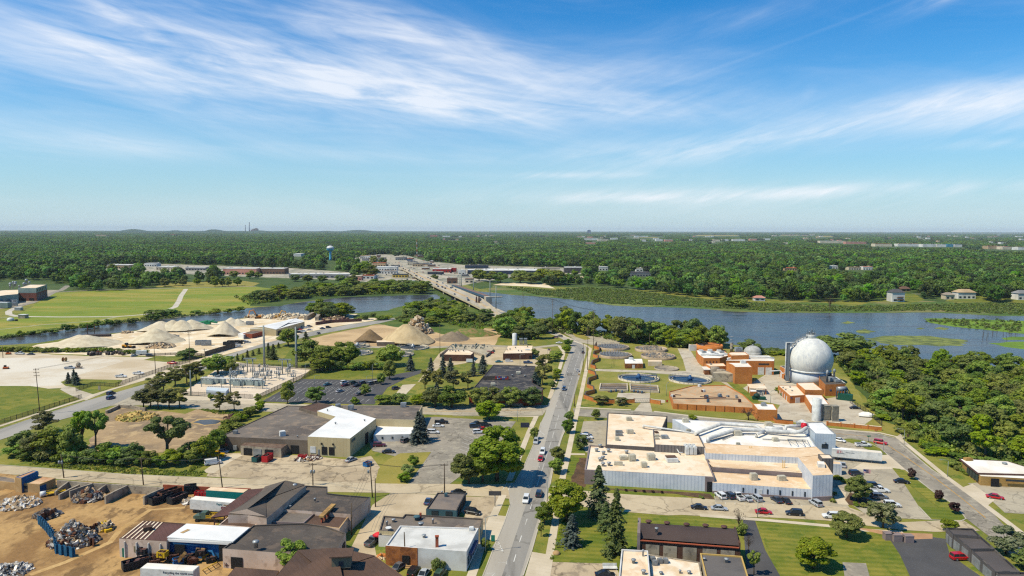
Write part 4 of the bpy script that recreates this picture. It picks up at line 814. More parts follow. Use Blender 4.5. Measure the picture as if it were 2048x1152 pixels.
b=wk('stained concrete settling tank with bowed fluted bays',(1445,760))
b.vol([(1425,743),(1440,741),(1470,744),(1470,748),(1426,746)],4.6,W_CONC,MATS['deck_concrete'],.2)
for u,v in ((1432,752),(1444,757),(1457,761)):g_=P(u,v);mb=MB();mb.lathe((g_.x,g_.y+2.2,0),[(2.4,0),(2.4,4.3),(2.2,4.5),(.05,4.5)],20);mb.build('bowed_bay',W_CONC,b.o)
b=wk('open brick pavilion with flat tan roof over machinery',(1516,788));h=3.2;b.vol([(1494,768),(1528,769),(1534,777),(1500,776)],h,R_CREAM,R_CREAM,.02,z0=h-.3,names=('roof_edge','roof'))
b.vol([(1500,777),(1512,778),(1513,783),(1501,783)],2.4,W_ORANGE,R_WHITE,.02)
for u,v in ((1498,786),(1533,790),(1529,780),(1498,779)):q=P(u,v);mb=MB();mb.box((q.x,q.y+1,h/2-.2),(.4,.4,h-.4));mb.build('post',W_ORANGE,b.o)
for k in range(5):q=P(1514+3*k,789+(k % 2)*2);mb=MB();mb.box((q.x,q.y,.7),(1.1,.9,1.4),.3*k);mb.build('machine',(GALV,UNITM,STEELB)[k % 3],b.o)
g_=P(1463,704);t=thing('chimney_stack','short banded grey chimney stack behind the orange brick wing','chimney',g_);r=3.0/PXM(g_);mb=MB();mb.lathe((g_.x,g_.y,0),[(r,0),(r,HT(g_,686)),(r*.8,HT(g_,686)),(r*.8,HT(g_,690))],16);mb.build('shaft',W_CONC,t)
for k in range(5):mb=MB();mb.lathe((g_.x,g_.y,2+k*2),[(r*1.07,0),(r*1.07,.35)],16);mb.build('band',GREYP,t)
g_=P(1505,711);s=PXM(g_);r=17/s;t=thing('dome_tank','grey digester dome behind the long orange brick hall','tank',g_);mb=MB();mb.lathe((g_.x,g_.y,0),[(r,0),(r,2.2)]+[(r*math.cos(a*math.pi/20),2.2+r*.78*math.sin(a*math.pi/20)) for a in range(11)],32);mb.build('dome',mat('dome_grey',A(196,194,190),A(170,168,164),.3,coord='obj'),t);mb=MB();mb.lathe((g_.x,g_.y,2+r*.78),[(.6,0),(.6,.8)],10);mb.build('cap',GALV,t)
SPH=mat('sphere_paint',A(236,234,226),A(214,214,210),.25,fine=.1,fscale=.8,coord='obj',stretch=(1,1,.25),rough=.55,c3=A(202,204,206))
def sphere_tank():
 g_=P(1618.5,765);s=PXM(g_);R=43.0/s;zc=HT(g_,717.5);t=thing('gas_sphere','huge pale grey gas holder sphere on a round skirt rising over the brick works','tank',g_)
 mb=MB();mb.lathe((g_.x,g_.y,zc),[(R*math.cos(a),R*math.sin(a)) for a in [math.radians(-58+148*k/30) for k in range(31)]],56);mb.build('sphere',SPH,t)
 zr=zc-R*.50;rr=R*.885
 mb=MB();mb.lathe((g_.x,g_.y,0),[(rr*.985,0),(rr*.985,zr)],56);mb.build('skirt',mat('skirt_paint',A(214,218,222),A(196,202,208),.3,coord='obj',stretch=(1,1,.3)),t)
 mb=MB();mb.lathe((g_.x,g_.y,zr-.3),[(rr,0),(rr+.55,.1),(rr+.55,.5),(rr-.2,.75)],56);mb.build('ring_girder',WHITEP,t)
 mb=MB();mb.lathe((g_.x,g_.y,zc+R*.97),[(2.5,-.6),(2.4,1.7),(2.4,1.75),(.05,1.8)],24);nk=mb.build('neck',SPH,t)
 zt=zc+R*.97+1.8;mb=MB()
 for k in range(12):a=k*math.pi/6;mb.tube([(g_.x+2.3*math.cos(a),g_.y+2.3*math.sin(a),zt),(g_.x+2.3*math.cos(a),g_.y+2.3*math.sin(a),zt+1.1)],.05,4)
 for z in (zt+.6,zt+1.1):mb.tube([(g_.x+2.3*math.cos(k*math.pi/9),g_.y+2.3*math.sin(k*math.pi/9),z) for k in range(19)],.05,4)
 mb.build('top_railing',GREYP,t)
 for dx,dy,hh,rr_ in ((-.8,0,1.4,.35),(.6,.5,2.2,.25),(.9,-.6,1.0,.4),(0,-.9,2.9,.12),(-1.8,.3,2.6,.07),(2.0,.4,2.4,.07)):mb=MB();mb.lathe((g_.x+dx,g_.y+dy,zt),[(rr_,0),(rr_,hh),(rr_*1.5,hh),(rr_*1.2,hh+.3)],10);mb.build('vent_pipe',GALV,t)
 mb=MB();mb2=MB();arc=[]
 for k in range(13):
  a=math.radians(176-86*k/12);rr_=R+1.0;arc.append((g_.x+rr_*math.cos(a)*.98,g_.y-1.2,zc+rr_*math.sin(a)))
 arc=arc[4:];mb.tube(arc,.16,5);mb.tube([(x,y+1.3,z) for x,y,z in arc],.16,5);mb.tube([(x-.3,y,z+1.1) for x,y,z in arc],.08,4);mb.tube([(x-.3,y+1.3,z+1.1) for x,y,z in arc],.08,4)
 for x,y,z in arc:mb.box((x,y+.65,z),(.5,1.3,.12));mb.tube([(x,y,z),(x-.3,y,z+1.1)],.06,4);mb.tube([(x,y+1.3,z),(x-.3,y+1.3,z+1.1)],.06,4)
 mb.build('curved_stair',GREYP,t)
 zt2=HT(P(1572,768),686);x0=P(1575,766).x;y0=g_.y-1;mb=MB();mb.box((x0-.2,y0,zt2*.52),(1.5,1.8,zt2*.94));mb.build('riser_duct',plain('slate_panel',A(128,136,142)),t)
 mb=MB();mb.tube([(x0-9,y0,6.2),(x0-4,y0,6.6),(x0-3,y0-1,5.2),(x0-1.6,y0-1,5.6),(x0-1.6,y0-1,zt2),(x0+3.2,y0-1,zt2)],.28,8);mb.build('white_pipe',WHITEP,t)
 mb=MB();mb.tube([(x0+1.2,y0-1.2,zt2-.4),(x0+3.4,y0-1.2,zt2-.4),(x0+3.4,y0+1.2,zt2-.4),(x0+1.2,y0+1.2,zt2-.4)],.12,5);mb.build('landing_frame',GREYP,t)
sphere_tank()
b=wk('orange brick base house on the left flank of the sphere',(1568,768));b.vol([(1560,732),(1572,731),(1586,739),(1577,741)],6.0,W_ORANGE,R_DARK,.3,rim=R_PURE);b.win(3,.3,.45,0,2.4,DARK,'door');b.win(3,.75,.9,0,2.6,WHITEP,'door')
b=wk('orange brick boiler house with dark sunken roof right of the sphere',(1670,792));b.vol([(1637,747),(1661,747),(1670,756),(1690,768),(1651,769),(1640,758)],5.8,W_ORANGE,R_DARK,.5,rim=R_DARK);b.win(3,.68,.78,2.6,3.3,plain('sign_blue',A(80,90,130)),'wall_sign');b.win(4,.3,.5,0,2.4,DARK,'door')
for u,v,hh in ((1654,764,6),(1668,757,5)):b.vent(u,v,.45,hh,GALV,'flue')
for u,v,dd in ((1665,762,(3,2,1.8)),(1676,764,(3.4,2,1.0)),(1660,759,(1.6,1.4,1.4))):b.unit(u,v,dd,GALV)
mb=MB();mb.tube([P(1661,746,6.2),P(1668,752,6.2),P(1690,766,6.2),P(1691,770,1)],.25,6);mb.build('roof_pipe',WHITEP,b.o)
b=wk('orange brick block with cream roof in front of the sphere',(1625,790));b.vol([(1593,766),(1627,765),(1646,780),(1610,780)],5.2,W_ORANGE,R_CREAM,.1);b.win(2,.05,.14,.2,3,GLASS,'window');b.win(2,.75,.85,2.6,3.3,GALV,'wall_unit',.5)
b=wk('low orange brick wing with cream roof and hedge, left of centre block',(1590,805));b.vol([(1556,771),(1594,772),(1611,790),(1580,792)],3.6,W_ORANGE,R_CREAM,.1);b.row(3,.15,.9,4,.2,0,2.3,WHITEP,'door');b.win(2,.35,.65,0,2.6,WHITEP,'entrance_recess',.18);b.win(2,.85,.95,2.4,3.0,plain('sign_blue',A(80,90,130)),'wall_sign')
for u,v in ((1571,781),(1566,777),(1584,783),(1580,776)):b.vent(u,v,.3,.8)
b=wk('orange brick link with white roof behind the tall gas cylinder',(1632,826));b.vol([(1608,789),(1644,790),(1660,811),(1622,811)],3.4,W_ORANGE,R_WHITE,.1)
b=wk('orange brick end house with white roof at the end of the deck wall',(1535,842));h=HB(1555,842,820);b.vol([(1505,807),(1547,808),(1555,820),(1515,819)],h,W_ORANGE,R_WHITE,.12);b.unit(1527,813,(2,1.4,1.6),GALV)
b=Bld('basin_deck','broad stained concrete basin deck behind a panelled orange brick wall','tank',(1430,800));b.vol([(1338,783),(1385,771),(1452,770),(1485,788),(1516,816),(1346,807)],2.6,W_ORANGE,mat('deck_stain',A(206,178,142),A(182,152,116),.12,fine=.1,c3=A(216,160,110)),.35)
b.row(4,0,1,9,.05,0,2.62,W_RUSTB,'pilaster',.25)
for k in range(20):u,v=rnd.choice(((1372,797),(1399,773),(1407,784),(1413,796),(1416,804),(1474,796),(1478,804),(1470,786),(1440,794),(1454,794),(1461,778),(1345,794)));b.unit(u+rnd.uniform(-2,2),v+rnd.uniform(-1,1),(rnd.uniform(.8,1.6),rnd.uniform(.7,1.2),rnd.uniform(.6,1.5)),(STEELB,WHITEP,GREYP,R_RUST)[k % 4],'pump',rnd.uniform(0,1))
mb=MB();
for l in (((1350,789),(1362,790)),((1345,796),(1480,798)),((1400,793),(1452,795))):mb.tube([P(u,v,2.5) for u,v in l],.18,5)
mb.build('deck_pipe',R_RUST,b.o)
BROWNW=mat('brown_water',A(150,122,84),A(120,100,72),.2,rough=.25,fine=.05);BLUEW=mat('blue_tank_water',(.010,.030,.060,1),(.016,.045,.085,1),.2,rough=.25,fine=.05)
BLUEP=plain('blue_steel',A(36,84,132),.5)
def clarifier(label,u,v,rpx,ang,full=True,m=BLUEW,grp='round clarifier tanks',steel=None):
 g_=P(u,v);r=rpx/PXM(g_);t=thing('clarifier',label,'tank',g_,0,grp)
 mb=MB();mb.lathe((g_.x,g_.y,0),[(r+.5,.05),(r+.5,.9),(r,.9),(r,.32)],48,cap=False);mb.build('ring_wall',mat('ring_wall_concrete',A(222,208,182),A(196,182,156),.3),t)
 mb=MB();mb.lathe((g_.x,g_.y,0),[(r,.30),(.05,.31)],48,cap=False);mb.build('water',m,t)
 mb=MB();mb.lathe((g_.x,g_.y,0),[(r*.9,.3),(r*.9,.7),(r*.86,.7),(r*.86,.3)],48,cap=False);mb.build('weir',KERB,t)
 st=steel or BLUEP;c,s_=math.cos(ang),math.sin(ang)
 mb=MB();mb.box((g_.x+c*r*.5,g_.y+s_*r*.5,1.5),(r*1.0,1.1,.25),ang)
 for w in (-.55,.55):
  mb.box((g_.x+c*r*.5-s_*w,g_.y+s_*r*.5+c*w,2.4),(r,.1,.12),ang)
  for k in range(9):mb.box((g_.x+c*r*k/8-s_*w,g_.y+s_*r*k/8+c*w,1.95),(.1,.1,.9),ang)
 mb.build('bridge',st,t);mb=MB();mb.lathe((g_.x,g_.y,.3),[(1.3,0),(1.3,1.4),(.8,1.8),(.6,2.6),(.05,2.7)],16);mb.build('centre_drive',st,t)
 mb=MB()
 for k in range(3):a=ang+1.2+k*1.6;mb.tube([(g_.x,g_.y,.9),(g_.x+math.cos(a)*r*.6,g_.y+math.sin(a)*r*.6,.6)],.2,5)
 mb.build('rake_arm',st,t)
 mb=MB();R2=r+.6
 for k in range(30):a=k*math.pi/15;mb.tube([(g_.x+R2*math.cos(a),g_.y+R2*math.sin(a),.5),(g_.x+R2*math.cos(a),g_.y+R2*math.sin(a),1.9)],.05,4)
 for z in (1.4,1.9):mb.tube([(g_.x+R2*math.cos(k*math.pi/24),g_.y+R2*math.sin(k*math.pi/24),z) for k in range(49)],.05,4)
 mb.build('handrail',GREYP,t)
clarifier('left of two round clarifier tanks with dark blue water and blue bridge',1277,758,39,.25);clarifier('right of two round clarifier tanks, beside the basin deck, with blue rake',1380,761,40,2.9)
clarifier('far pale clarifier tank with white rim in front of the sand pile',826,696,30,2.2,m=WATER,steel=GALV);clarifier('small clarifier tank half hidden behind trees, upper one',715,693,22,1.0,m=WATER,steel=GALV);clarifier('clarifier tank half hidden behind trees, lower one',718,707,26,.8,m=WATER,steel=GALV);clarifier('clarifier tank below the pale rimmed one, mostly behind trees',800,710,26,.6,m=WATER,steel=GALV)
def rect_tank(label,quad,m):
 c=sum((P(u,v) for u,v in quad),Vector())/4;t=thing('settling_basin',label,'tank',c,0,'rectangular settling basins');pts=[P(u,v) for u,v in quad]
 mb=MB();n=4
 for i in range(n):
  a,b_=pts[i],pts[(i+1) % n];d=b_-a;mb.box(((a.x+b_.x)/2,(a.y+b_.y)/2,.5),(d.length+.5,.5,.9+.01*i),math.atan2(d.y,d.x))
 mb.build('basin_wall',MATS['ring_wall_concrete'],t);mb=MB();mb.poly([(p.x,p.y) for p in pts],.3);mb.build('water',m,t)
 for k in range(1,3):f=k/3;a,b_=pts[0].lerp(pts[3],f),pts[1].lerp(pts[2],f);d=b_-a;mb=MB();mb.box(((a.x+b_.x)/2,(a.y+b_.y)/2,.5),(d.length-.6,.22,.3),math.atan2(d.y,d.x));mb.build('trough',GREYP,t)
rect_tank('left rectangular basin of brown water in the works',[(1201,770),(1254,770),(1255,783),(1199,782)],BROWNW);rect_tank('right rectangular basin of brown water in the works',[(1260,770),(1315,774),(1317,786),(1261,783)],BROWNW)
for k in range(14):pass
def filter_bed(label,u,v,rpx,kind):
 g_=P(u,v);r=rpx/PXM(g_);t=thing('filter_bed',label,'tank',g_,0,'round filter beds')
 mb=MB();mb.lathe((g_.x,g_.y,0),[(r,0),(r,1.7),(r-.4,1.7),(r-.4,1.1),(.05,1.1)],40,cap=False);mb.build('drum',mat('filter_concrete',A(192,170,142),A(160,140,116),.2,fine=.15),t)
 mb=MB();mb2=MB()
 if kind==0:
  for i in range(-5,6):
   w=math.sqrt(max(0,1-(i/5.6)**2))*r*.92
   for k in range(int(w*2/1.7)):
    x=g_.x-w+k*1.7;y=g_.y+i*r/5.8;mb.tube([(x,y-.6,1.2),(x+.3,y+.6,2.5)],.11,4)
   mb2.tube([(g_.x-w,g_.y+i*r/5.8,1.4),(g_.x+w,g_.y+i*r/5.8,1.4)],.13,4)
  mb.build('aerator_row',GALV,t);mb2.build('header_pipe',STEELB,t)
 else:
  for x0 in (-.36,.26):
   for dx in (0,.2):mb.box((g_.x+(x0+dx)*r,g_.y,2.0),(.22,r*1.8,.25),-.12)
   for k in range(9):mb.box((g_.x+(x0+.1)*r,g_.y+(k-4)*r*.2,2.0),(r*.2,.12,.12),-.12);mb.box((g_.x+(x0)*r,g_.y+(k-4)*r*.2,2.6),(.1,.1,1.1));mb.box((g_.x+(x0+.2)*r,g_.y+(k-4)*r*.2,2.6),(.1,.1,1.1))
  mb.build('gantry',W_CONC,t)
  for k in range(70):a,q=rnd.uniform(0,6.28),r*math.sqrt(rnd.random())*.9;mb2.box((g_.x+q*math.cos(a),g_.y+q*math.sin(a),1.4),(rnd.uniform(.3,1.6),.25,rnd.uniform(.3,.9)),rnd.uniform(0,3))
  tag(mb2.build('pipework',GALV,t),kind='stuff')
filter_bed('upper left round filter bed crowded with aerator pipes',1226,697,32,0);filter_bed('lower left round filter bed crowded with aerator pipes',1231,713,33,0);filter_bed('upper right round filter bed crossed by gantries',1302,701,32,1);filter_bed('lower right round filter bed crossed by gantries',1316,715,34,1)
b=wk('small brick control house with white roof among the filter beds',(1267,737));b.vol([(1249,718),(1284,717.5),(1286,727),(1250,727)],3.0,W_RUSTB,R_WHITE,.05);b.win(2,.45,.6,0,2.2,WHITEP,'door');b.unit(1262,720,(2.4,1.6,1.4),WHITEP);b.unit(1268,723,(1.4,1,.9),WHITEP)
b=wk('tan site container with grey end doors beside control house',(1310,730));b.vol([(1296,720),(1323,720),(1324,723),(1296,723)],2.8,R_CREAM,R_CREAM,.02);b.win(1,.0,1,.1,2.6,GREYP,'end_door')
t=thing('filter_bed','low oval pit of brown gravel right of the tan container','tank',P(1333,738));g_=P(1333,738);mb=MB();mb.lathe((g_.x,g_.y,0),[(7,.1),(7,.8),(6.6,.8),(6.6,.35),(.05,.35)],32,cap=False);mb.build('pit_ring',W_CONC,t)
for u,v in ((1222,785),(1232,784),(1244,786),(1268,785),(1276,786),(1284,787)):
 g_=P(u,v);t=thing('pump_set','cluster pump in front of the rectangular basins','pump',g_,0,'pumps by the basins');mb=MB();mb.lathe((g_.x,g_.y,0),[(.5,0),(.5,1),(.3,1.4),(.05,1.5)],10);mb.build('motor',STEELB,t);mb=MB();mb.tube([(g_.x-1.6,g_.y,.5),(g_.x+1.6,g_.y+.4,.5)],.25,6);mb.build('pipe',R_RUST,t)
def wall_run(name,label,cat,pix,h,w,m,cap=None,posts=0,pm=None,group=None,world=None,z0=0):
 pts=world or gp(pix);t=thing(name,label,cat,pts[0],0,group);mb=MB();cm=MB();u=0
 for a,b_ in zip(pts,pts[1:]):
  d=b_-a;L=d.length;n=Vector((-d.y,d.x,0)).normalized()*w/2;e=d.normalized()*w/2
  mb.prism([(a-n-e)[:2],(b_-n+e)[:2],(b_+n+e)[:2],(a+n-e)[:2]],z0,h);
  if cap:cm.box(((a.x+b_.x)/2,(a.y+b_.y)/2,h+.07),(L+.2,w+.16,.14),math.atan2(d.y,d.x))
 mb.build('panel',m,t)
 if cap:cm.build('coping',cap,t)
 if posts:
  line=resample(pts,posts)
  for p in line[:100]:pb=MB();pb.box((p.x,p.y,h/2+.12),(w+.22,w+.22,h+.24));pb.build('post',pm or m,t)
 return t
wall_run('garden_wall','serpentine orange brick wall with dark capping, upper run by the road','wall',[(1193,690),(1189,697),(1199,700),(1198,706),(1188,708),(1187,714),(1197,717),(1196,723),(1185,727),(1182,735),(1191,738)],2.0,.6,W_ORANGE,R_DARK)
wall_run('garden_wall','serpentine orange brick wall with dark capping, lower run by the road','wall',[(1178,746),(1190,750),(1192,758),(1177,763),(1175,775),(1187,780),(1188,787),(1172,791),(1169,797),(1195,806),(1228,807)],1.9,.6,W_ORANGE,R_DARK)
wall_run('garden_wall','short brick wall left of the steel works gate','wall',[(1246,806),(1268,806)],1.9,.6,W_ORANGE,KERB);wall_run('garden_wall','short brick wall right of the steel works gate','wall',[(1301,806),(1320,809)],1.9,.6,W_ORANGE,KERB)
wall_run('boundary_wall','low orange brick boundary wall with pale coping along the bend','wall',[(1655,851),(1700,855),(1762,861)],1.5,.5,W_ORANGE,R_CREAM,5,W_ORANGE);wall_run('boundary_wall','short stepped brick wall at the corner of the end house','wall',[(1541,835),(1552,846),(1585,849)],1.6,.5,W_ORANGE,R_DARK)
def gate(label,u0,u1,v):
 a,b_=P(u0,v),P(u1,v);t=thing('steel_gate',label,'gate',a);mb=MB();L=b_.x-a.x
 for z in (.3,2.1):mb.tube([(a.x,a.y,z),(b_.x,a.y,z)],.08,5)
 mb.build('rails',GREYP,t);mb=MB()
 for k in range(9):mb.tube([(a.x+L*k/9,a.y,.3),(a.x+L*(k+1)/9,a.y,2.1)],.05,4)
 mb.build('braces',GREYP,t)
 for x in (a.x,b_.x):mb=MB();mb.box((x,a.y,1.1),(.4,.4,2.3));mb.build('post',W_RUSTB,t)
gate('grey steel sliding gate with diagonal braces at the works entrance',1268,1300,806)
t=thing('generator_set','dark green generator skid with pale exhaust drums by the boiler house','generator',P(1694,800));q=P(1694,802);mb=MB();mb.box((q.x,q.y+2,1.5),(6.5,3,2.8),-.5);mb.build('enclosure',plain('dark_green_paint',A(24,84,66)),t);mb=MB();mb.tube([(q.x-2,q.y+6,4.4),(q.x+2.6,q.y+6.6,4.4)],1.1,14);mb.build('silencer',GALV,t);mb=MB()
for k in range(5):mb.box((q.x-3+k*1.3,q.y+4.5,2.2),(.2,4,3.6),-.5)
mb.build('frame',STEELB,t)
q=P(1515,800);t=thing('green_skip','green machine skip with dark hood beside the pavilion','skip',q);mb=MB();mb.box((q.x+1,q.y+1,.8),(6,2.2,1.2),-.15);mb.build('bed',plain('dark_green_paint',A(24,84,66)),t);mb=MB();mb.lathe((q.x,q.y+1.2,1.4),[(1.6,0),(1.4,.9),(.7,1.5),(.05,1.6)],14);mb.build('hood',plain('dark_green_hood',A(26,60,50)),t)
def cone_pile(label,u0,u1,vb,vt,m,sub=(),name='gravel_pile',grp='gravel piles',rough=.4,sd=1):
 """heap of loose material: base from u0 to u1 on row vb, peak at row vt; sub = extra peaks (du, depth, height, radius factors)"""
 g_=P((u0+u1)/2,vb);r=(u1-u0)/2/PXM(g_);g_=g_+Vector((0,r*.55,0));h=HT(g_,vt);t=random.Random(sd)
 peaks=[(0,0,1,1)]+list(sub);N,M_=64,22;mb=MB();mb.smooth=True;rows=[]
 ext=max([1]+[math.hypot(p[0],p[1])+p[3] for p in sub]);from mathutils import noise as NZ
 for j in range(M_+1):
  row=[]
  for i in range(N):
   a=2*math.pi*i/N;q=ext*(1-j/M_)*(1+.05*math.sin(3*a+sd));x,y=q*math.cos(a),q*math.sin(a)*.85
   z=max((ph*max(0,1-math.hypot(x-px,y-py)/pr) for px,py,ph,pr in peaks));k=NZ.noise(Vector((x*5,y*5,sd*3.1)))
   z=max(0,z+(k*.035+.02*NZ.noise(Vector((x*13,y*13,sd))))*min(1,z*6)*rough*2.2);z=z-(.05*max(0,z-.93)/.07 if z>.93 else 0)
   row.append((g_.x+x*r,g_.y+y*r,z*h-.02))
  rows.append(row)
 mb.ring(rows);o=mb.build(name,m);o.name=name;return tag(o,label,'gravel pile',grp)
GP_=mat('grey_gravel',A(224,210,180),A(204,188,158),.2,fine=.16,fscale=1.4,stretch=(1,1,.2),bump=.3);GP2=mat('pale_gravel',A(226,212,186),A(206,190,162),.15,fine=.15,fscale=1.2,bump=.3);BRP=mat('brown_soil',A(140,116,84),A(116,96,70),.2,fine=.2,fscale=1.2,bump=.4);SNDP=mat('sand_heap',A(208,184,142),A(188,164,124),.2,fine=.16,fscale=1.2,stretch=(1,1,.2),bump=.3)
cone_pile('wide grey gravel pile with a rounded double crest nearest the hedge',78,216,695,669,GP_,[(-.22,.1,.97,.8),(.12,0,.99,.75)],sd=1)
cone_pile('single tall grey gravel cone behind the yellow loader',238,352,688,655,GP_,[(.05,.1,.8,.9)],sd=2);cone_pile('steep pale gravel cone in the middle of the yard',408,476,673,640,GP2,sd=3)
for k,(u,w,vb,vt,lb) in enumerate(((315,50,664,641,'leftmost'),(340,44,663,639,'second'),(358,44,663,638.5,'third'),(378,46,661,638,'rightmost'))):cone_pile('%s of four overlapping grey cones by the canal' % lb,u-w,u+w*.8,vb,vt,GP_ if k else GP2,sd=4+k)
cone_pile('low cream spoil heap behind the steep pale cone',432,482,652,634,GP2,[(.5,.1,.8,.9)],sd=9);cone_pile('dark brown conical soil pile by the boulevard',705,768,685,657,BRP,sd=10,rough=.2)
cone_pile('largest tan sand pile in front of the rubble mound',752,868,690,646,SNDP,[(-.12,.0,.97,.9),(.2,.1,.85,.8)],sd=11);cone_pile('low grey brown gravel pile right of the big sand pile',868,936,682,662,mat('dull_gravel',A(150,132,108),A(132,116,96),.2,fine=.18,bump=.3),[(.3,.5,.9,.7)],sd=12)
cone_pile('grassy brown spoil bank beyond the low gravel pile',892,985,672,654,mat('grassy_spoil',A(150,124,80),A(104,116,50),.15,fine=.25,lo=.45,hi=.55,bump=.3),[(.4,0,.8,.8),(-.4,.1,.8,.7)],sd=13)
def rubble(name,label,u0,u1,vb,vt,mats,n,smin,smax,sd=1,cat='rubble heap',flat=False,squash=.8,base=None):
 g_=P((u0+u1)/2,vb);r=(u1-u0)/2/PXM(g_);g_=g_+Vector((0,r*.5*squash,0));h=HT(g_,vt);R_=random.Random(sd);mb=MB()
 N=20;rows=[]
 for j in range(7):q=1-j/6;rows.append([(g_.x+q*r*math.cos(2*math.pi*i/N)*R_.uniform(.85,1.05),g_.y+q*r*squash*math.sin(2*math.pi*i/N),max(-.02,h*(1-q)*.82*R_.uniform(.8,1.1))) for i in range(N)])
 mb.ring(rows)
 for k in range(n):
  a,q=R_.uniform(0,6.28),math.sqrt(R_.random());s=R_.uniform(smin,smax);z=h*(1-q)*.85+s*.1
  M=Matrix.Rotation(R_.uniform(0,6),3,'Z') @ Matrix.Rotation(R_.uniform(-.7,.7),3,'X') @ Matrix.Rotation(R_.uniform(-.7,.7),3,'Y');mb.cur=1+k % (len(mats)-1) if len(mats)>1 else 0
  mb.box((g_.x+q*r*math.cos(a),g_.y+q*r*squash*math.sin(a),z),(s*R_.uniform(.6,1.6),s*R_.uniform(.4,1),s*R_.uniform(.12,.6)),M=M)
 return obj1(name,mb,mats,label,cat)
CHK=mat('broken_concrete',A(214,190,156),A(180,156,126),.4,coord='obj');CHK2=mat('dusty_rubble',A(190,160,122),A(160,130,96),.4)
rubble('rubble_mound','tall mound of broken concrete slabs behind the big sand pile',806,862,668,625,[CHK2,CHK,GP2,CHK2],240,1.5,4.2,3);rubble('rubble_mound','pale broken concrete rubble behind the white warehouse',520,610,637,627,[CHK2,GP2,CHK,GP2],150,1.2,3.6,4);rubble('rubble_mound','low rubble strip beside the orange excavator',484,530,635,630,[CHK2,GP2,CHK],70,1,3,5)
rubble('rubble_mound','brown demolition debris in the walled bay near the boulevard',640,700,642,632,[CHK2,R_RUST,CHK,BRP],90,1,3,6);rubble('block_stack','stacked stone blocks right of the yellow loader',285,345,696,684,[CHK2,CHK,W_CONC],70,1,2.6,7,'stone blocks');rubble('block_stack','dark boulders at the foot of the tall gravel cone',335,358,678,667,[W_CONC,GREYP,W_CONC],30,1,2.4,8,'boulders');rubble('block_stack','low row of tan blocks on the canal quay',238,262,667,662,[CHK2,CHK],30,.8,2,9,'stone blocks')
rubble('straw_heap','straw coloured debris heap against the concrete wall in the dirt lot',226,304,840,822,[mat('straw',A(206,164,92),A(180,160,88),.5,fine=.25),mat('pale_straw',A(214,180,112),A(196,166,96),.5,fine=.25),mat('green_straw',A(150,150,80),A(196,158,90),.5)],260,.6,1.8,10,'debris heap')
rubble('timber_pile','small pile of brown timber beside the puddle',450,474,838,830,[BRP,R_RUST,CHK2],60,.6,2.2,11,'timber pile')
wall_run('retaining_wall','pale concrete block wall at the back of the dirt lot','wall',[(214,827),(238,816),(262,817),(290,822)],1.4,.8,W_CONC);wall_run('retaining_wall','reddish block wall around the debris bay by the boulevard','wall',[(633,650),(660,646),(722,643)],2.6,1.2,R_RUST)
for lb,q in (('left',[(612,640),(628,631)]),('right',[(634,641),(641,632)])):wall_run('retaining_wall','dark block pier at the %s of the debris bay' % lb,'wall',q,3.6,3,W_CONC)
b=Bld('warehouse','long white roofed metal warehouse in the aggregate yard','warehouse',(552,672));h=HB(552,672,659);b.vol([(500,657),(552,659),(609,643),(575,640)],h,W_BEIGE,R_PURE,.0);b.gable([(552,659),(500,656),(609,642),(576,639)],h+.05,1.6,R_PURE,W_BEIGE,((0,1),(2,3)));b.win(1,.05,.2,0,3.4,DARK,'bay_door')
b=Bld('yard_office','low red brick yard office with grey roof and white end','building',(505,677));h=3.4;b.vol([(486,667),(505,661),(525,663),(504,668)],h,W_RED,R_GREY,.1);b.vol([(476,667),(489,664),(500,666),(487,670)],h-.5,W_WPAINT,R_PURE,.05)
b=Bld('power_house','power house with pale green upper storey over red brick at the field edge','building',(60,602));h=HB(70,602,576);b.vol([(36,576),(59,569),(94,569),(72,576)],h,W_STEEL,R_CREAM,.3,z0=h*.62,names=('upper_wall','roof'));hh=h*.62;up=[Vector(p) for p in b.pts]
b.row(2,.1,.95,6,.45,h*.72,h*.88);b.vol(None,hh,mat('dull_red_brick',A(136,84,70),A(120,76,64),.2),R_CREAM,.02,world=up,names=('brick_wall','floor_slab'));b.row(2,.05,.95,6,.6,.5,hh-2,W_TAUPE,'recess');b.row(3,.05,.95,2,.6,.2,3.2,DARK,'bay_opening')
b.vol([(-60,587),(10,580),(40,579),(36,588),(12,590),(-60,600)],h*.66,W_STEEL,R_CREAM,.2)
for k in range(16):u=rnd.uniform(-20,60);b.vent(u,570+rnd.uniform(0,8),rnd.uniform(.5,1.2),rnd.uniform(3,9),GALV,'stack',h*.6)
for k in range(22):u=rnd.uniform(-30,32);g_=P(u,rnd.uniform(606,614));mb=MB();mb.box((g_.x,g_.y,rnd.uniform(1,3)),(rnd.uniform(2,7),rnd.uniform(2,5),rnd.uniform(2,7)),.2);mb.build('plant_unit',(GALV,W_STEEL,WHITEP,GREYP)[k % 4],b.o)
q=P(12,616);t=thing('pale_tank','long pale green horizontal tank in front of the power house','tank',q);mb=MB();mb.box((q.x-6,q.y,3),(20,6,5));mb.build('shell',W_STEEL,t);mb=MB();mb.box((q.x-6,q.y,5.7),(18,5,.4));mb.build('top',WHITEP,t)
q=P(44,637);t=thing('valve_house','small concrete valve house by the gravel path','shed',q);mb=MB();mb.box((q.x,q.y+2,1.6),(6,5,3.2));mb.build('body',W_CONC,t);mb=MB();mb.box((q.x,q.y+2,3.3),(6.6,5.6,.25));mb.build('lid',WHITEP,t)
q=P(35,621);t=thing('valve_house','pale kiosk beside the bend of the gravel path','shed',q);mb=MB();mb.box((q.x,q.y+2,1.4),(6,4,2.8));mb.build('body',GALV,t);mb=MB();mb.box((q.x,q.y+2,2.95),(6.4,4.4,.2));mb.build('lid',WHITEP,t)
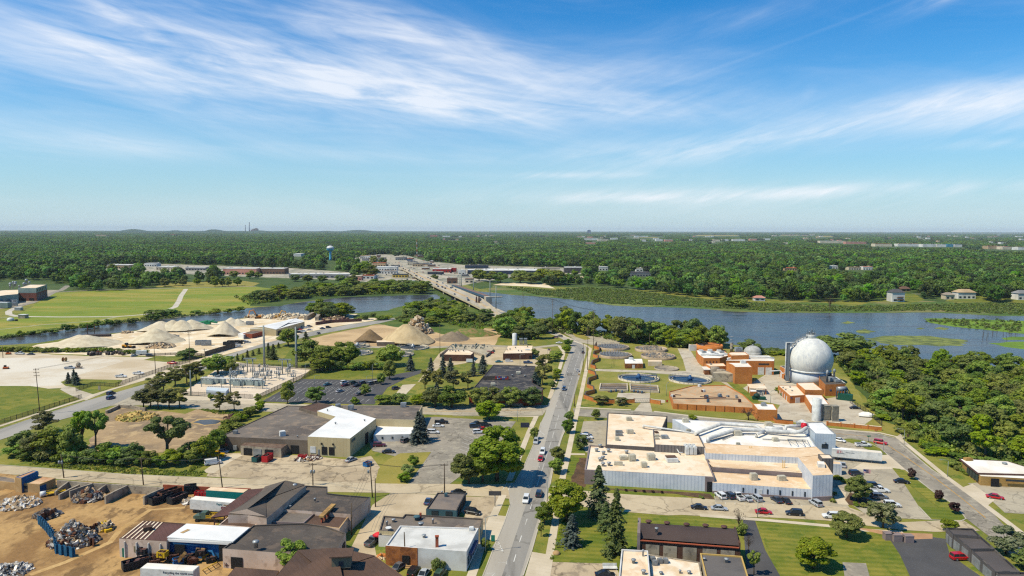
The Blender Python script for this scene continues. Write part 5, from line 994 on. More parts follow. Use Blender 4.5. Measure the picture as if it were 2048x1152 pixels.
q=P(21,642);t=thing('water_tank','white plastic tank on the grass left of the valve house','tank',q);mb=MB();mb.lathe((q.x,q.y,0),[(2.6,0),(2.8,1),(2.4,2.2),(1.2,2.9),(.1,3)],16);mb.build('shell',WHITEP,t);mb=MB();mb.lathe((q.x+5,q.y,0),[(1.2,0),(1.2,1.4),(.1,1.5)],10);mb.build('pump',DARK,t)
b=Bld('pump_house','small flat roofed brick hut behind the trees by the sand pile','building',(770,690));b.vol([(753,681),(785,680),(789,684),(754,684)],2.8,W_BROWNG,R_CREAM,.05)
TYRE=plain('tyre_rubber',(.02,.02,.02,1),.9);CGLASS=plain('car_glass',(.02,.025,.03,1),.08);HL_=plain('headlight_lens',(.75,.75,.72,1),.2);TL_=plain('taillight_lens',(.35,.02,.02,1),.3);RIM=plain('wheel_rim',A(170,172,176),.4,.5)
PAINT={k:plain('paint_'+k,c,.3,coat=.6) for k,c in dict(white=A(238,238,236),black=(.012,.012,.014,1),grey=A(104,106,110),silver=A(184,188,192),blue=A(52,78,116),navy=(.02,.03,.05,1),red=A(196,24,30),maroon=A(96,26,50),yellow=A(240,184,10),teal=A(40,110,120),tan=A(180,160,130),green=A(60,84,70),orange=A(220,100,30)).items()}
KIND=dict(sedan=(4.7,1.82,1.45,.78,(.86,-.30,-.74,.36)),suv=(4.7,1.9,1.75,1.0,(.72,-.88,-.96,.30)),pickup=(5.7,2.0,1.85,1.1,(.72,-.14,-.20,.36)),van=(5.4,2.0,2.1,1.15,(.92,-.94,-.97,.55)),minivan=(4.9,1.9,1.72,.95,(.86,-.90,-.97,.48)))
PROTO={}
def car_meshes(kind):
 L,Wd,Ht,belt,(wf,rr,rb,rf)=KIND[kind];hl,hw=L/2,Wd/2;out={}
 mb=MB()
 st=[(-hl,.80,.42,belt*.86),(-hl*.97,.94,.28,belt*.97),(-hl*.75,1,.24,belt),(0,1,.24,belt),(hl*.45,1,.24,belt*.99),(hl*.82,.97,.24,belt*.88),(hl*.97,.88,.28,belt*.76),(hl,.74,.40,belt*.64)]
 if kind=='van':st=[(-hl,.93,.35,belt),(-hl*.97,.99,.28,belt*1.02),(0,1,.26,belt),(hl*.75,1,.26,belt),(hl*.95,.92,.3,belt*.92),(hl,.8,.4,belt*.7)]
 mb.smooth=False
 mb.ring([[(x,-hw*w,z0+.12),(x,-hw*w*.92,z0),(x,hw*w*.92,z0),(x,hw*w,z0+.12),(x,hw*w,z1-.14),(x,hw*w*.88,z1),(x,-hw*w*.88,z1),(x,-hw*w,z1-.14)] for x,w,z0,z1 in st])
 xa,xb,xc,xd=hl*rb,hl*rr,hl*rf*.62,hl*min(.86,wf*.62+.02)
 if kind in ('suv','van','minivan'):xa,xb=hl*rb,hl*rr
 wr=hw*.76
 mb.ring([[(x,-wr,z),(x,wr,z),(x,wr*.97,z+.07),(x,-wr*.97,z+.07)] for x,z in ((xb-.04,Ht-.10),((xb+xc)/2,Ht-.07),(xc+.04,Ht-.11))])
 for x0,x1 in ((xa,xb),(xd,xc),((xa+xd)/2,(xb+xc)/2)):
  for s in (-1,1):mb.tube([(x0,s*hw*.86,belt-.03),(x1,s*wr*.97,Ht-.06)],.05,4)
 if kind=='pickup':
  bx0,bx1=-hl*.96,xa-.1;mb.cur=0
  for s in (-1,1):mb.box(((bx0+bx1)/2,s*hw*.93,belt+.06),(bx1-bx0,.12,.22))
  mb.box((bx0,0,belt+.06),(.1,Wd*.9,.22));b2=MB();b2.box(((bx0+bx1)/2,0,belt+.012),(bx1-bx0-.15,Wd*.82,.03));out['bed_liner']=(b2,TYRE)
 if kind=='van':mb.box((-hl*.22,0,(belt+Ht)/2),(L*.66,Wd*.9,Ht-belt-.06))
 out['body']=(mb,None)
 g=MB();g.ring([[(xa,-hw*.87,belt-.04),(xa,hw*.87,belt-.04),(xd,hw*.87,belt-.04),(xd,-hw*.87,belt-.04)],[(xb,-wr*.96,Ht-.08),(xb,wr*.96,Ht-.08),(xc,wr*.96,Ht-.08),(xc,-wr*.96,Ht-.08)]]);out['windows']=(g,CGLASS)
 wb=hl*.60;r=.33 if kind=='sedan' else .38
 for i,(x,s) in enumerate(((wb,1),(wb,-1),(-wb*1.02,1),(-wb*1.02,-1))):
  w=MB();n=14;w.ring([[(x+r*math.cos(2*math.pi*j/n)*k,s*(hw-.16+o),r+r*math.sin(2*math.pi*j/n)*k) for j in range(n)] for o,k in ((-.1,1),(.17,1))]);w.cur=1;w.ring([[(x+r*.6*math.cos(2*math.pi*j/n),s*(hw-.16+o),r+r*.6*math.sin(2*math.pi*j/n)) for j in range(n)] for o in (.1,.185)]);out['wheel%d' % i]=(w,[TYRE,RIM])
 for i,(x,s,m) in enumerate(((hl*.985,1,HL_),(hl*.985,-1,HL_),(-hl*.985,1,TL_),(-hl*.985,-1,TL_))):
  l=MB();l.box((x,s*hw*.66,belt*(.62 if x>0 else .80)),(.12,.36,.16));out[('headlight%d' if x>0 else 'taillight%d') % i]=(l,m)
 return out
def vehicle(kind,color,u,v,hd,label,group=None,z=.05,simple=False,cat=None):
 if kind not in PROTO:
  PROTO[kind]={}
  for nm,(mb,m) in car_meshes(kind).items():
   o=mb.build(nm.rstrip('0123456789'),m or PAINT['white'],None);PROTO[kind][nm]=o.data;bpy.data.objects.remove(o)
 p=P(u,v);root=thing({'sedan':'parked_car','suv':'suv','pickup':'pickup_truck','van':'van','minivan':'minivan'}[kind],label,cat or {'pickup':'pickup','van':'van'}.get(kind,'car'),(p.x,p.y,z),hd,group)
 for nm,me in PROTO[kind].items():
  if simple and not nm.startswith(('body','window')):continue
  o=bpy.data.objects.new(nm.rstrip('0123456789'),me);COL.objects.link(o);o.parent=root
  if nm=='body':o.material_slots[0].link='OBJECT';o.material_slots[0].material=PAINT[color]
 return root
def deg(a):return math.radians(a)
AW=DIRA(1052,1036,1128,780);BD=DIRA(70,838,410,732);FS=DIRA(1300,1003,1600,1022);RD=DIRA(1770,886,1960,1020)
V=vehicle
V('suv','white',1052,1003,AW+math.pi,'white car driving toward the camera on the main road beside black one');V('suv','navy',1078,991,AW,'black car driving away on the main road at the junction')
V('sedan','red',1081,920,AW+math.pi,'red car in the main road queue, just ahead of white one');V('suv','white',1085,907,AW+math.pi,'white car queuing directly behind the red car on the main road');V('suv','silver',1072,886,AW+math.pi,'silver car in the kerb lane of the main road')
V('suv','blue',1128,780,AW+math.pi,'blue grey car on the main road below the white one');V('sedan','white',1155,743,AW,'small white car on the main road beside serpentine wall');V('sedan','navy',1166,706,AW,'dark car rounding the bend of the main road')
V('sedan','maroon',1110,676,deg(150),'dark red car where the main road meets the trees',simple=True);V('suv','grey',1119,674,deg(150),'grey car beside the dark red car at the trees',simple=True);V('sedan','white',1118,687,deg(170),'white car waiting at the bend of the main road',simple=True)
V('suv','black',946,1028,deg(-22),'black suv parked on the corner lot beside teal garage');V('sedan','blue',857,1006,deg(80),'blue car parked left of the teal garage');V('sedan','black',917,988,deg(-4),'black car mostly hidden behind the teal garage')
V('pickup','grey',745,1087,deg(72),'dark grey pickup in the alley beside the white corner shop');V('suv','grey',811,884,deg(60),'grey suv beside the big spruce by the white annex');V('suv','maroon',759,893,deg(8),'maroon suv outside the beige metal works');V('sedan','black',777,906,deg(6),'black sedan outside the beige metal works');V('sedan','silver',702,922,deg(58),'silver coupe in front of the beige metal works')
V('minivan','white',866,867,deg(0),'white minivan right of the big spruce');V('sedan','white',876,854,deg(4),'white sedan parked in front of black pickup by the spruce');V('pickup','black',883,847,deg(2),'black pickup at the top of the worn car park')
for c,k,u,v,l in (('navy','suv',950,855,'dark blue suv, lower left of the car cluster behind big tree'),('black','sedan',954,849,'black sedan at the back of the car cluster behind big tree'),('black','suv',972,853,'black suv on the right of the car cluster behind big tree'),('red','sedan',966,861,'red car in the cluster behind the big tree'),('white','suv',957,867,'white car in the cluster, nearest the big tree')):V(k,c,u,v,deg(14),l)
V('pickup','yellow',433,913,deg(8),'yellow pickup at the corner of the brown hall');V('van','white',426,929,deg(30),'white panel van at the end of the grass strip');V('sedan','silver',444,906,deg(4),'silver car behind the yellow pickup')
V('suv','navy',222,789,BD,'upper of two dark cars side by side on the boulevard');V('suv','blue',222,798,BD,'lower of two dark cars side by side on the boulevard');V('suv','maroon',395,741,BD,'maroon car on the boulevard passing the pines');V('sedan','silver',462,716,BD,'silver car on the boulevard behind a round tree',simple=True);V('sedan','navy',637,668,BD,'dark car on the far boulevard below the white warehouse',simple=True)
V('pickup','white',242,755,deg(4),'left white pickup by the iron fence in the contractor yard');V('pickup','white',277,749,deg(4),'right white pickup by the iron fence in the contractor yard');V('pickup','red',345,728,deg(-4),'red pickup near the lawn in the contractor yard');V('pickup','silver',140,738,deg(14),'silver pickup towing a mixer on the pale slab');V('suv','black',300,713,deg(12),'black suv by the hedge beside white trailer');V('sedan','silver',268,713,deg(60),'silver car left of the white box trailer');V('pickup','silver',272,708,deg(40),'pale pickup behind the silver car by the hedge',simple=True)
V('pickup','silver',40,709,deg(0),'silver pickup at the far left of the contractor yard',simple=True);V('sedan','navy',62,710,deg(8),'dark car at the far left of the contractor yard',simple=True)
PK=deg(52)
for k,c,u,v,l in (('sedan','teal',655,771,'teal blue car alone in the middle of the dark car park'),('suv','white',689,767,'white suv behind the maroon car in dark car park'),('sedan','maroon',691,772,'maroon car in front of the white suv in dark car park'),('sedan','silver',680,784,'pale blue car alone in the lower row of dark car park'),('suv','green',707,768,'grey green suv, left of the dark car group'),('sedan','black',714,773,'black car in front of the dark car group'),('suv','navy',726,768,'navy suv left of the tree island in dark car park'),('suv','grey',743,769,'grey suv under the tree island, left one'),('suv','tan',753,767,'tan suv under the tree island, right one'),('sedan','grey',719,790,'grey car at the lower tree island of dark car park'),('suv','navy',792,779,'dark suv at the paved path end of the dark car park')):V(k,c,u,v,PK,l)
PF=deg(102)
for k,c,u,v,l in (('suv','white',1441,995,'white car, first in the row outside the factory windows'),('suv','navy',1459,995,'dark car, second in the row outside the factory windows'),('pickup','white',1476,997,'white pickup, third in the row outside the factory windows'),('sedan','silver',1494,1000,'pale silver sedan, fourth in the row outside the factory'),('suv','silver',1513,1000,'silver suv, fifth in the row outside the factory'),('sedan','navy',1553,1003,'dark blue sedan right of the gap outside the factory'),('sedan','black',1571,1005,'black hatchback near the right end outside the factory'),('suv','silver',1631,1010,'grey suv alone at the right end outside the factory')):V(k,c,u,v,PF,l)
for k,c,u,v,l in (('sedan','black',1398,1018,'black sedan parked along the front street'),('sedan','silver',1438,1020,'silver coupe parked along the front street'),('sedan','red',1527,1027,'red car parked along the front street beside a lamp'),('suv','black',1588,1030,'black suv parked along the front street'),('suv','white',1662,1036,'white suv parked along the front street behind round tree')):V(k,c,u,v,FS+math.pi*(k=='suv'),l)
for k,c,u,v,l in (('sedan','navy',1172,872,'navy car in the bay left of the factory'),('suv','white',1174,877,'white car in the bay left of the factory'),('sedan','grey',1173,884,'grey car in the bay left of the factory, nearest')):V(k,c,u,v,deg(-15),l)
for k,c,u,v,a,l in (('suv','navy',1712,950,8,'navy car beyond the conical tree by the flag'),('sedan','black',1803,966,-10,'black car alone beside the grass verge in the right lot'),('suv','navy',1748,975,-6,'dark suv half hidden by the dense round tree'),('pickup','white',1759,984,-8,'white pickup next to the dense round tree'),('suv','white',1751,993,-8,'white suv in the middle of the lot row by dense tree'),('suv','grey',1760,998,-8,'grey suv beside the white suv in the lot row'),('suv','white',1784,1013,-8,'white suv partly behind the pale flowering tree'),('sedan','white',1678,883,-40,'white sedan beside the pale blue tower'),('pickup','white',1726,893,0,'white pickup on the pad behind the semi trailer'),('suv','red',1761,888,-38,'red suv driving round the bend of the right road'),('sedan','silver',1686,933,70,'blue grey car behind the white lean-to shed'),('sedan','red',1990,997,-25,'red and white car on the tan office forecourt'),('sedan','blue',2052,968,0,'blue car at the right edge by the tan office'),('suv','red',1920,1119,5,'red suv in the garage court'),('sedan','black',1210,1153,0,'black car at the bottom edge near the white office strip'),('sedan','black',1710,818,-6,'black car on the works yard by the wood')):V(k,c,u,v,deg(a),l)
for k,c,u,v,a,l in (('sedan','grey',799,1137,60,'grey car at the brick rear of the corner shop'),('suv','black',828,1147,75,'black suv below the corner shop, left one'),('sedan','silver',848,1151,75,'silver car below the corner shop, middle one'),('suv','green',880,1153,75,'dark green suv below the corner shop, right one')):V(k,c,u,v,deg(a),l)
for k,c,u,v,a,l in (('suv','red',981,707,10,'bright red car beside the dark pump house'),('sedan','navy',973,712,5,'navy car below the bright red car'),('pickup','blue',1056,727,0,'dark blue pickup in front of the blower house'),('sedan','teal',998,725,5,'teal car left of the blower house front'),('van','white',941,725,0,'white van below the dark pump house'),('suv','white',1018,724,5,'white car in the planting before the blower house')):V(k,c,u,v,deg(a),l,simple=True)
wc=['red','silver','white','grey','white','navy','silver','white','blue','navy','grey','silver','grey','white','silver']
wp=[(599,660),(607,657),(615,656),(619,654),(607,663),(598,666),(619,661),(604,665),(645,658),(657,656),(494,678),(495,686),(489,684),(475,691),(478,695)]
for i,((u,v),c) in enumerate(zip(wp,wc)):V(('sedan','suv')[i % 2],c,u,v,deg(20+rnd.uniform(-8,8)),'cars and pickups parked around the white aggregate warehouse','cars by the aggregate warehouse',simple=True)
for i in range(36):
 k=rnd.uniform(1,22);j=int(k);f=k-j;s=rnd.choice((.14,.3,.7,.86));a=HL[j].lerp(HR[j],s);c=HL[j+1].lerp(HR[j+1],s);p=a.lerp(c,f);z=HZ[j]+(HZ[j+1]-HZ[j])*f+.08;d=c-a
 r=V(rnd.choice(('sedan','suv','suv','pickup')),rnd.choice(('navy','black','white','grey','silver','blue')),1024,800,0,'car in the traffic crossing the highway bridge','traffic on the bridge',simple=True);r.location=(p.x,p.y,z);r.rotation_euler=(0,0,math.atan2(d.y,d.x)+(math.pi if s>.5 else 0))
def text(s,size,loc,rz,m,parent,ex=.01):
 c=bpy.data.curves.new('lettering','FONT');c.body=s;c.size=size;c.extrude=ex;c.materials.append(m);f=bpy.data.objects.new('lettering',c);COL.objects.link(f);bpy.context.view_layer.update()
 me=bpy.data.meshes.new_from_object(f.evaluated_get(bpy.context.evaluated_depsgraph_get()));bpy.data.objects.remove(f);o=bpy.data.objects.new('lettering',me);COL.objects.link(o);o.parent=parent
 o.location=loc;o.rotation_euler=(math.pi/2,0,rz);return o
def semi_trailer(label,u,v,hd,L=14.6,body=WHITEP,side=None,rzoff=0,top=None):
 p=P(u,v);t=thing('semi_trailer',label,'trailer',(p.x,p.y,0),hd);mb=MB();mb.box((0,0,2.55),(L,2.6,2.75));mb.build('box',body,t,True)
 mb=MB();mb.box((0,0,3.97),(L-.2,2.5,.08));mb.build('roof_panel',top or R_WHITE,t,True);mb=MB()
 for s in (-1.2,1.2):mb.box((0,s,1.1),(L,.12,.2))
 mb.build('chassis',GREYP,t,True)
 for x in (-L*.40,-L*.31):
  for s in (-1.05,1.05):w=MB();w.ring([[(x+.5*math.cos(j*math.pi/8),s+o,.52+.5*math.sin(j*math.pi/8)) for j in range(16)] for o in (-.25,.25)]);w.build('wheel',TYRE,t,True)
 for s in (-.9,.9):mb=MB();mb.box((L*.3,s,.6),(.18,.18,1.1));mb.build('landing_leg',GREYP,t,True)
 return t
INK=plain('dark_lettering',(.03,.04,.06,1));INKG=plain('teal_lettering',A(20,120,120));INKR=plain('red_lettering',A(200,30,40));INKY=plain('amber_lettering',A(190,140,60))
t=semi_trailer('white semi trailer with red lettering backed to the pale tower',1712,922,DIRA(1671,920,1755,928),15.8,WHITEP);text('JSTI',1.15,(-6.4,-1.34,2.75),0,INKR,t);text('THE FAST CHOICE',.34,(-3.6,-1.34,2.95),0,INK,t);mb=MB();mb.box((-5.2,-1.33,2.6),(2.6,.02,.1));mb.build('logo_bar',INK,t,True)
t=semi_trailer('white semi trailer with heart emblem parked in the scrap yard',427,1026,DIRA(380,1022,470,1030),13.0,WHITEP);text('Paper',.8,(1.9,-1.34,3.0),0,INKG,t);text('plastics',.7,(4.1,-1.34,3.0),0,INKY,t)
def heart(x,z,s,m,t):
 pts=[(16*math.sin(a)**3,13*math.cos(a)-5*math.cos(2*a)-2*math.cos(3*a)-math.cos(4*a)) for a in [2*math.pi*k/28 for k in range(28)]];mb=MB();mb.ring([[(x+px*s,y,z+pz*s) for px,pz in pts] for y in (-1.30,-1.34)]);mb.build('heart_emblem',m,t,True)
heart(4.1,2.1,.05,plain('emblem_maroon',A(120,30,60)),t);text('lp',.8,(3.75,-1.36,1.9),0,WHITEP,t)
t=semi_trailer('white semi trailer with world slogan at the bottom left edge',341,1168,DIRA(290,1166,392,1172),12.6,WHITEP);text('Recycling the world over',.72,(-.9,-1.34,3.1),0,INK,t);text('and over',.72,(4.2,-1.34,2.4),0,INK,t);heart(1.3,1.95,.06,INKR,t);text('lp',.8,(.95,-1.36,1.75),0,WHITEP,t)
semi_trailer('teal sided trailer with tan roof behind the white scrap yard trailer',455,1006,DIRA(415,1002,500,1008),12.0,plain('teal_container',A(10,120,116)),top=R_TAN)
def container(name,label,cat,u,v,hd,d,m,group=None,inner=None):
 p=P(u,v);t=thing(name,label,cat,(p.x,p.y,0),hd,group);L,Wd,h=d;mb=MB();w=.12
 for s in (-1,1):mb.box((0,s*(Wd/2-w/2),h/2+.15),(L,w,h))
 for s in (-1,1):mb.box((s*(L/2-w/2),0,h/2+.15),(w,Wd-2*w-.01,h-.01))
 mb.box((0,0,.2),(L-.3,Wd-.3,.1))
 for k in range(int(L/1.0)):
  for s in (-1,1):mb.box((-L/2+.5+k*1.0,s*(Wd/2+.04),h/2+.15),(.14,.1,h*.94))
 mb.build('box',m,t,True);mb=MB()
 for k in range(14):mb.box((rnd.uniform(-.4,.4)*L,rnd.uniform(-.35,.35)*Wd,h*rnd.uniform(.6,.9)),(rnd.uniform(.4,1.2),rnd.uniform(.3,.9),rnd.uniform(.1,.5)),rnd.uniform(0,3))
 mb.build('load',inner or R_RUST,t,True);return t
DKG=plain('dark_green_bin',A(36,50,52));RSTM=mat('rusty_steel',A(120,74,50),A(70,52,46),.8,coord='obj',fine=.3);BLK=plain('black_bin',(.02,.022,.024,1));BLUEB=plain('blue_bin',A(40,110,170));YELB=plain('yellow_bin',A(220,180,40));REDB=plain('red_bin',A(190,40,44))
for u,v,a,d,m,l in ((321,1004,58,(6.4,2.4,2.0),BLK,'long black roll-off skip right of the bunker walls, front one'),(340,995,58,(6.4,2.4,2.3),RSTM,'tall rusty skip behind the front black skip'),(355,1003,66,(5.6,2.4,1.9),BLK,'black skip standing alone right of the rusty skip'),(381,987,20,(3.4,2.2,2.6),DKG,'dark green compactor box near the brick yard wall'),(404,991,0,(4,1.8,1.2),REDB,'red bins beside the teal trailer'),
       (273,1134,40,(6,2.4,1.8),BLK,'black boat shaped skip at the front left of the bin stack'),(515,922,70,(3.5,2.2,1.6),plain('teal_skip',A(36,86,84)),'dark teal bin at the loading dock'),(535,922,80,(4,2.2,2.2),REDB,'red truck body at the loading dock'),(735,932,60,(2.6,2.0,1.3),BLUEB,'small blue skip on the forecourt by the utility pole'),(458,1134,0,(1.6,1.2,1.2),DKG,'dark bin under the round red sign'),(605,917,0,(3,1.4,1.2),REDB,'red bins among litter beside the beige works')):
 container('skip',l,'skip',u,v,deg(a),d,m)
k=0
for i,(u,v) in enumerate(((296,1112),(286,1120),(300,1122),(312,1110),(318,1120),(326,1126),(335,1116),(347,1120),(356,1128),(370,1110),(378,1119),(386,1127),(398,1112),(402,1123),(415,1116),(422,1124),(310,1130),(390,1106),(366,1124),(335,1106))):
 m=(DKG,BLK,RSTM,DKG,BLK,YELB,DKG,RSTM,BLUEB)[i % 9];t=container('waste_bin','rusty or dark open bin in the jumbled stack by the blue shed','bin',u,v,deg(rnd.uniform(-15,40)),(2.2,1.7,1.3),m,'bins stacked by the blue shed')
 if i % 2:t.location.z=1.5 if i % 4==1 else .0
t=thing('conveyor','sloping timber conveyor rising from the bins to the blue shed','conveyor',P(350,1120));mb=MB();mb.tube([P(352,1128),P(370,1106,3.4)],.5,4);mb.build('belt',MATS['weathered_timber'],t);mb=MB();mb.box(P(361,1118,.8),(.3,1.4,1.6));mb.build('trestle',RSTM,t)
t=thing('steel_walkway','blue steel walkway with yellow rail at the corner of the blue shed','walkway',P(430,1115));mb=MB();mb.tube([P(405,1100,2.2),P(425,1102,2.2),P(432,1118,.4)],.35,4);mb.build('deck',plain('sky_blue_steel',A(60,130,184)),t);mb=MB()
for z in (.6,1.2):mb.tube([P(405,1140,z),P(434,1124,z)],.09,4)
for f in (0,.33,.66,1):mb.tube([P(405+29*f,1140-16*f),P(405+29*f,1140-16*f,1.3)],.09,4)
mb.build('yellow_rail',YELB,t)
p=P(418,1042);t=thing('flatbed_truck','old green grey flatbed truck with timber stake bed','truck',p,DIRA(440,1042,376,1040));OLV=plain('faded_green',A(84,104,92));mb=MB()
mb.ring([[(x,-1.1*w,.9),(x,1.1*w,.9),(x,1.1*w,z),(x,-1.1*w,z)] for x,w,z in ((1.9,1,1.9),(3.4,.95,1.8),(4.0,.8,1.6))]);mb.ring([[(x,-1.1,1.0),(x,1.1,1.0),(x,.95,z),(x,-.95,z)] for x,z in ((.4,2.7),(1.7,2.7),(2.2,1.9))]);mb.build('cab',OLV,t,True);mb=MB();mb.box((1.95,0,2.25),(.5,1.8,.5));mb.build('windscreen',CGLASS,t,True)
mb=MB();mb.box((-2.4,0,1.2),(5.4,2.4,.25));mb.build('bed',MATS['weathered_timber'],t,True)
for s in (-1.15,1.15):mb=MB();mb.box((-2.4,s,1.9),(5.4,.1,.2));mb.box((-2.4,s,1.5),(5.4,.1,.2));[mb.box((-5+k*1.3,s,1.6),(.12,.14,.9)) for k in range(5)];mb.build('stake_side',YELB,t,True)
for x in (2.9,-2.6,-3.9):
 for s in (-1,1):w=MB();w.ring([[(x+.5*math.cos(j*math.pi/8),s+o,.5+.5*math.sin(j*math.pi/8)) for j in range(16)] for o in (-.2,.2)]);w.build('wheel',TYRE,t,True)
def excavator(label,u,v,hd,m=None,s=1.0):
 p=P(u,v);t=thing('excavator',label,'excavator',p,hd);m=m or plain('machine_orange',A(226,140,40));mb=MB()
 for q in (-1.2,1.2):mb.box((0,q,.45),(4.2,.6,.9))
 mb.build('track',TYRE,t,True);mb=MB();mb.box((-.6,0,1.6),(3.4,2.6,1.2));mb.build('house',m,t,True);mb=MB();mb.box((.7,.8,2.5),(1.4,1.1,1.7));mb.build('cab',CGLASS,t,True)
 mb=MB();mb.tube([(.8,-.3,2),(3.0,-.3,6.2),(5.6,-.3,5.4)],[.4,.45,.35],5);mb.build('boom',m,t,True);mb=MB();mb.tube([(5.4,-.3,5.8),(6.4,-.3,1.8)],[.35,.25],5);mb.build('arm',m,t,True);mb=MB();mb.box((6.2,-.3,1.2),(1.2,1.1,1.2));mb.build('bucket',RSTM,t,True);t.scale=(s,s,s);return t
excavator('orange excavator digging in the rubble at the canal bank',516,637,deg(200),s=1.25);excavator('amber excavator behind the white warehouse',556,637,deg(10),plain('machine_amber',A(222,166,60)),s=1.15)
def loader(label,u,v,hd,m):
 p=P(u,v);t=thing('wheel_loader',label,'loader',p,hd);mb=MB();mb.box((-1.5,0,1.6),(3,2,1.3));mb.box((1.4,0,1.2),(2,1.4,.8));mb.build('body',m,t,True);mb=MB();mb.box((-.2,0,2.7),(1.6,1.6,1.6));mb.build('cab',CGLASS,t,True);mb=MB();mb.tube([(1.8,0,1.7),(4,0,1)],.35,5);mb.build('lift_arm',m,t,True);mb=MB();mb.box((4.6,0,.8),(1.3,2.9,1.3));mb.build('bucket',TYRE,t,True)
 for x in (-1.7,1.7):
  for s in (-1.2,1.2):w=MB();w.ring([[(x+.85*math.cos(j*math.pi/8),s+o,.85+.85*math.sin(j*math.pi/8)) for j in range(16)] for o in (-.3,.3)]);w.build('wheel',TYRE,t,True)
 return t
loader('yellow wheel loader in front of the grey gravel cone',254,696,deg(-5),plain('machine_yellow',A(230,160,40)))
p=P(157,737);t=thing('concrete_mixer','small concrete mixer trailer behind the silver pickup','mixer',p);mb=MB();mb.lathe((p.x,p.y,1.2),[(.7,0),(1.3,.8),(1.1,1.8),(.5,2.4)],14);mb.build('drum',W_CONC,t);mb=MB();mb.box((p.x,p.y,.8),(4,1.6,.4));mb.build('chassis',RSTM,t)
p=P(129,723);t=thing('cable_drum','lone wooden cable drum on the pale slab','cable drum',p);mb=MB();mb.tube([(p.x-.8,p.y,1.3),(p.x+.8,p.y,1.3)],.7,12);mb.build('core',RSTM,t)
for s in (-.9,.9):mb=MB();mb.tube([(p.x+s-.08,p.y,1.3),(p.x+s+.08,p.y,1.3)],1.3,18);mb.build('flange',MATS['weathered_timber'],t)
DRM=mat('dark_drum',A(92,82,80),A(60,54,54),.6,coord='obj')
for k in range(30):
 u,v=(176+rnd.uniform(0,28),711+rnd.uniform(-3,1)) if k<14 else (212+rnd.uniform(0,40),710+rnd.uniform(-3,1));p=P(u,v);r_=rnd.uniform(.8,1.1);mb=MB();mb.tube([(p.x-.6,p.y,r_),(p.x+.6,p.y+.3,r_)],r_,12);mb.box((p.x,p.y+.1,r_),(1.5,.5,.3));obj1('cable_drum',mb,DRM,'dark cable drum lined up along the hedge of the contractor yard','cable drum','cable drums by the hedge')
p=P(283,710);t=thing('box_trailer','small white box trailer between silver car and black suv','trailer',p,deg(15));mb=MB();mb.box((0,0,1.7),(6,2.3,2.4));mb.build('box',WHITEP,t,True);mb=MB();mb.box((3.6,0,.6),(1.4,.2,.2));mb.build('hitch',GREYP,t,True);mb=MB();mb.box((0,0,.4),(1.6,2.4,.7));mb.build('wheels',TYRE,t,True)
for u,v,l in ((17,709,'orange compact machine at the far left hedge'),(98,704,'orange compact machine below the left gravel pile'),(12,738,'orange barrier pile at the left edge of the slab'),(198,707,'orange compact machine among the cable drums')):
 p=P(u,v);t=thing('compact_machine',l,'machine',p,.2);mb=MB();mb.box((0,0,.9),(2.6,1.5,.8));mb.build('body',PAINT['orange'],t,True);mb=MB();mb.box((-.4,0,1.7),(1,1.2,1));mb.build('canopy',TYRE,t,True);mb=MB();mb.box((0,0,.3),(2.8,1.7,.5));mb.build('tracks',TYRE,t,True)
for u,v,d,l in ((402,690,(7,3,3.2),'left of two grey open hoppers standing in the aggregate yard'),(413,691,(6,3,3.4),'right of two grey open hoppers standing in the aggregate yard'),(462,690,(10,3,2.2),'dark dump body beside the yard office'),(470,688,(10,3,2.4),'second dark dump body beside the yard office'),(478,650,(7,3,2.8),'dark dump truck body beyond the steep gravel cone'),(500,650,(6,3,3.0),'pale dump truck body beyond the steep gravel cone')):container('hopper',l,'hopper',u,v,deg(10),d,GALV if 'grey' in l or 'pale' in l else BLK,inner=GP_)
p=P(415,649);t=thing('screening_plant','green screening plant with sloping belts at the canal edge','machine',p);GRN=plain('machine_green',A(20,130,90))
for q,r_ in (([(-8,0,1.5),(0,0,3)],.9),([(0,0,3),(8,1,1.6)],.8),([(0,0,2),(7,-2,4.2)],.5)):mb=MB();mb.tube([p+Vector(x) for x in q],r_,5);mb.build('belt',GRN,t)
mb=MB();mb.box((p.x,p.y,1.2),(5,3,2));mb.build('body',GRN,t)
p=P(195,673);t=thing('work_barge','dark moored barge with two spud poles on the canal','barge',p,deg(8));mb=MB();mb.ring([[(x,-2.4*w,.1),(x,2.4*w,.1),(x,2.6*w,1.6),(x,-2.6*w,1.6)] for x,w in ((-9,.8),(-7,1),(7,1),(9,.8))]);mb.build('hull',DRM,t,True)
for x in (-8,-3):mb=MB();mb.tube([(x,2.8,0),(x,2.8,9)],.22,6);mb.build('spud_pole',RSTM,t,True)
p=P(1732,834);t=thing('covered_boat','small boat under pale tarpaulin on the works yard','boat',p,deg(-12));mb=MB();mb.ring([[(x,-1.3*w,.5),(x,1.3*w,.5),(x,1.0*w,1.2),(x,0,z),(x,-1.0*w,1.2)] for x,w,z in ((-3,.8,1.5),(-1,1,2.3),(1,1,2.2),(3.2,.25,1.4))]);mb.build('tarpaulin',R_WHITE,t,True);mb=MB();mb.box((0,0,.3),(3,1.6,.5));mb.build('trailer_frame',TYRE,t,True)
wall_run('bunker_wall','long stained concrete rear wall of the scrap bays along the street','wall',None,2.5,.5,W_CONC,world=[P(u,v,2.5) for u,v in ((116,960),(186,966),(256,970),(325,975))])
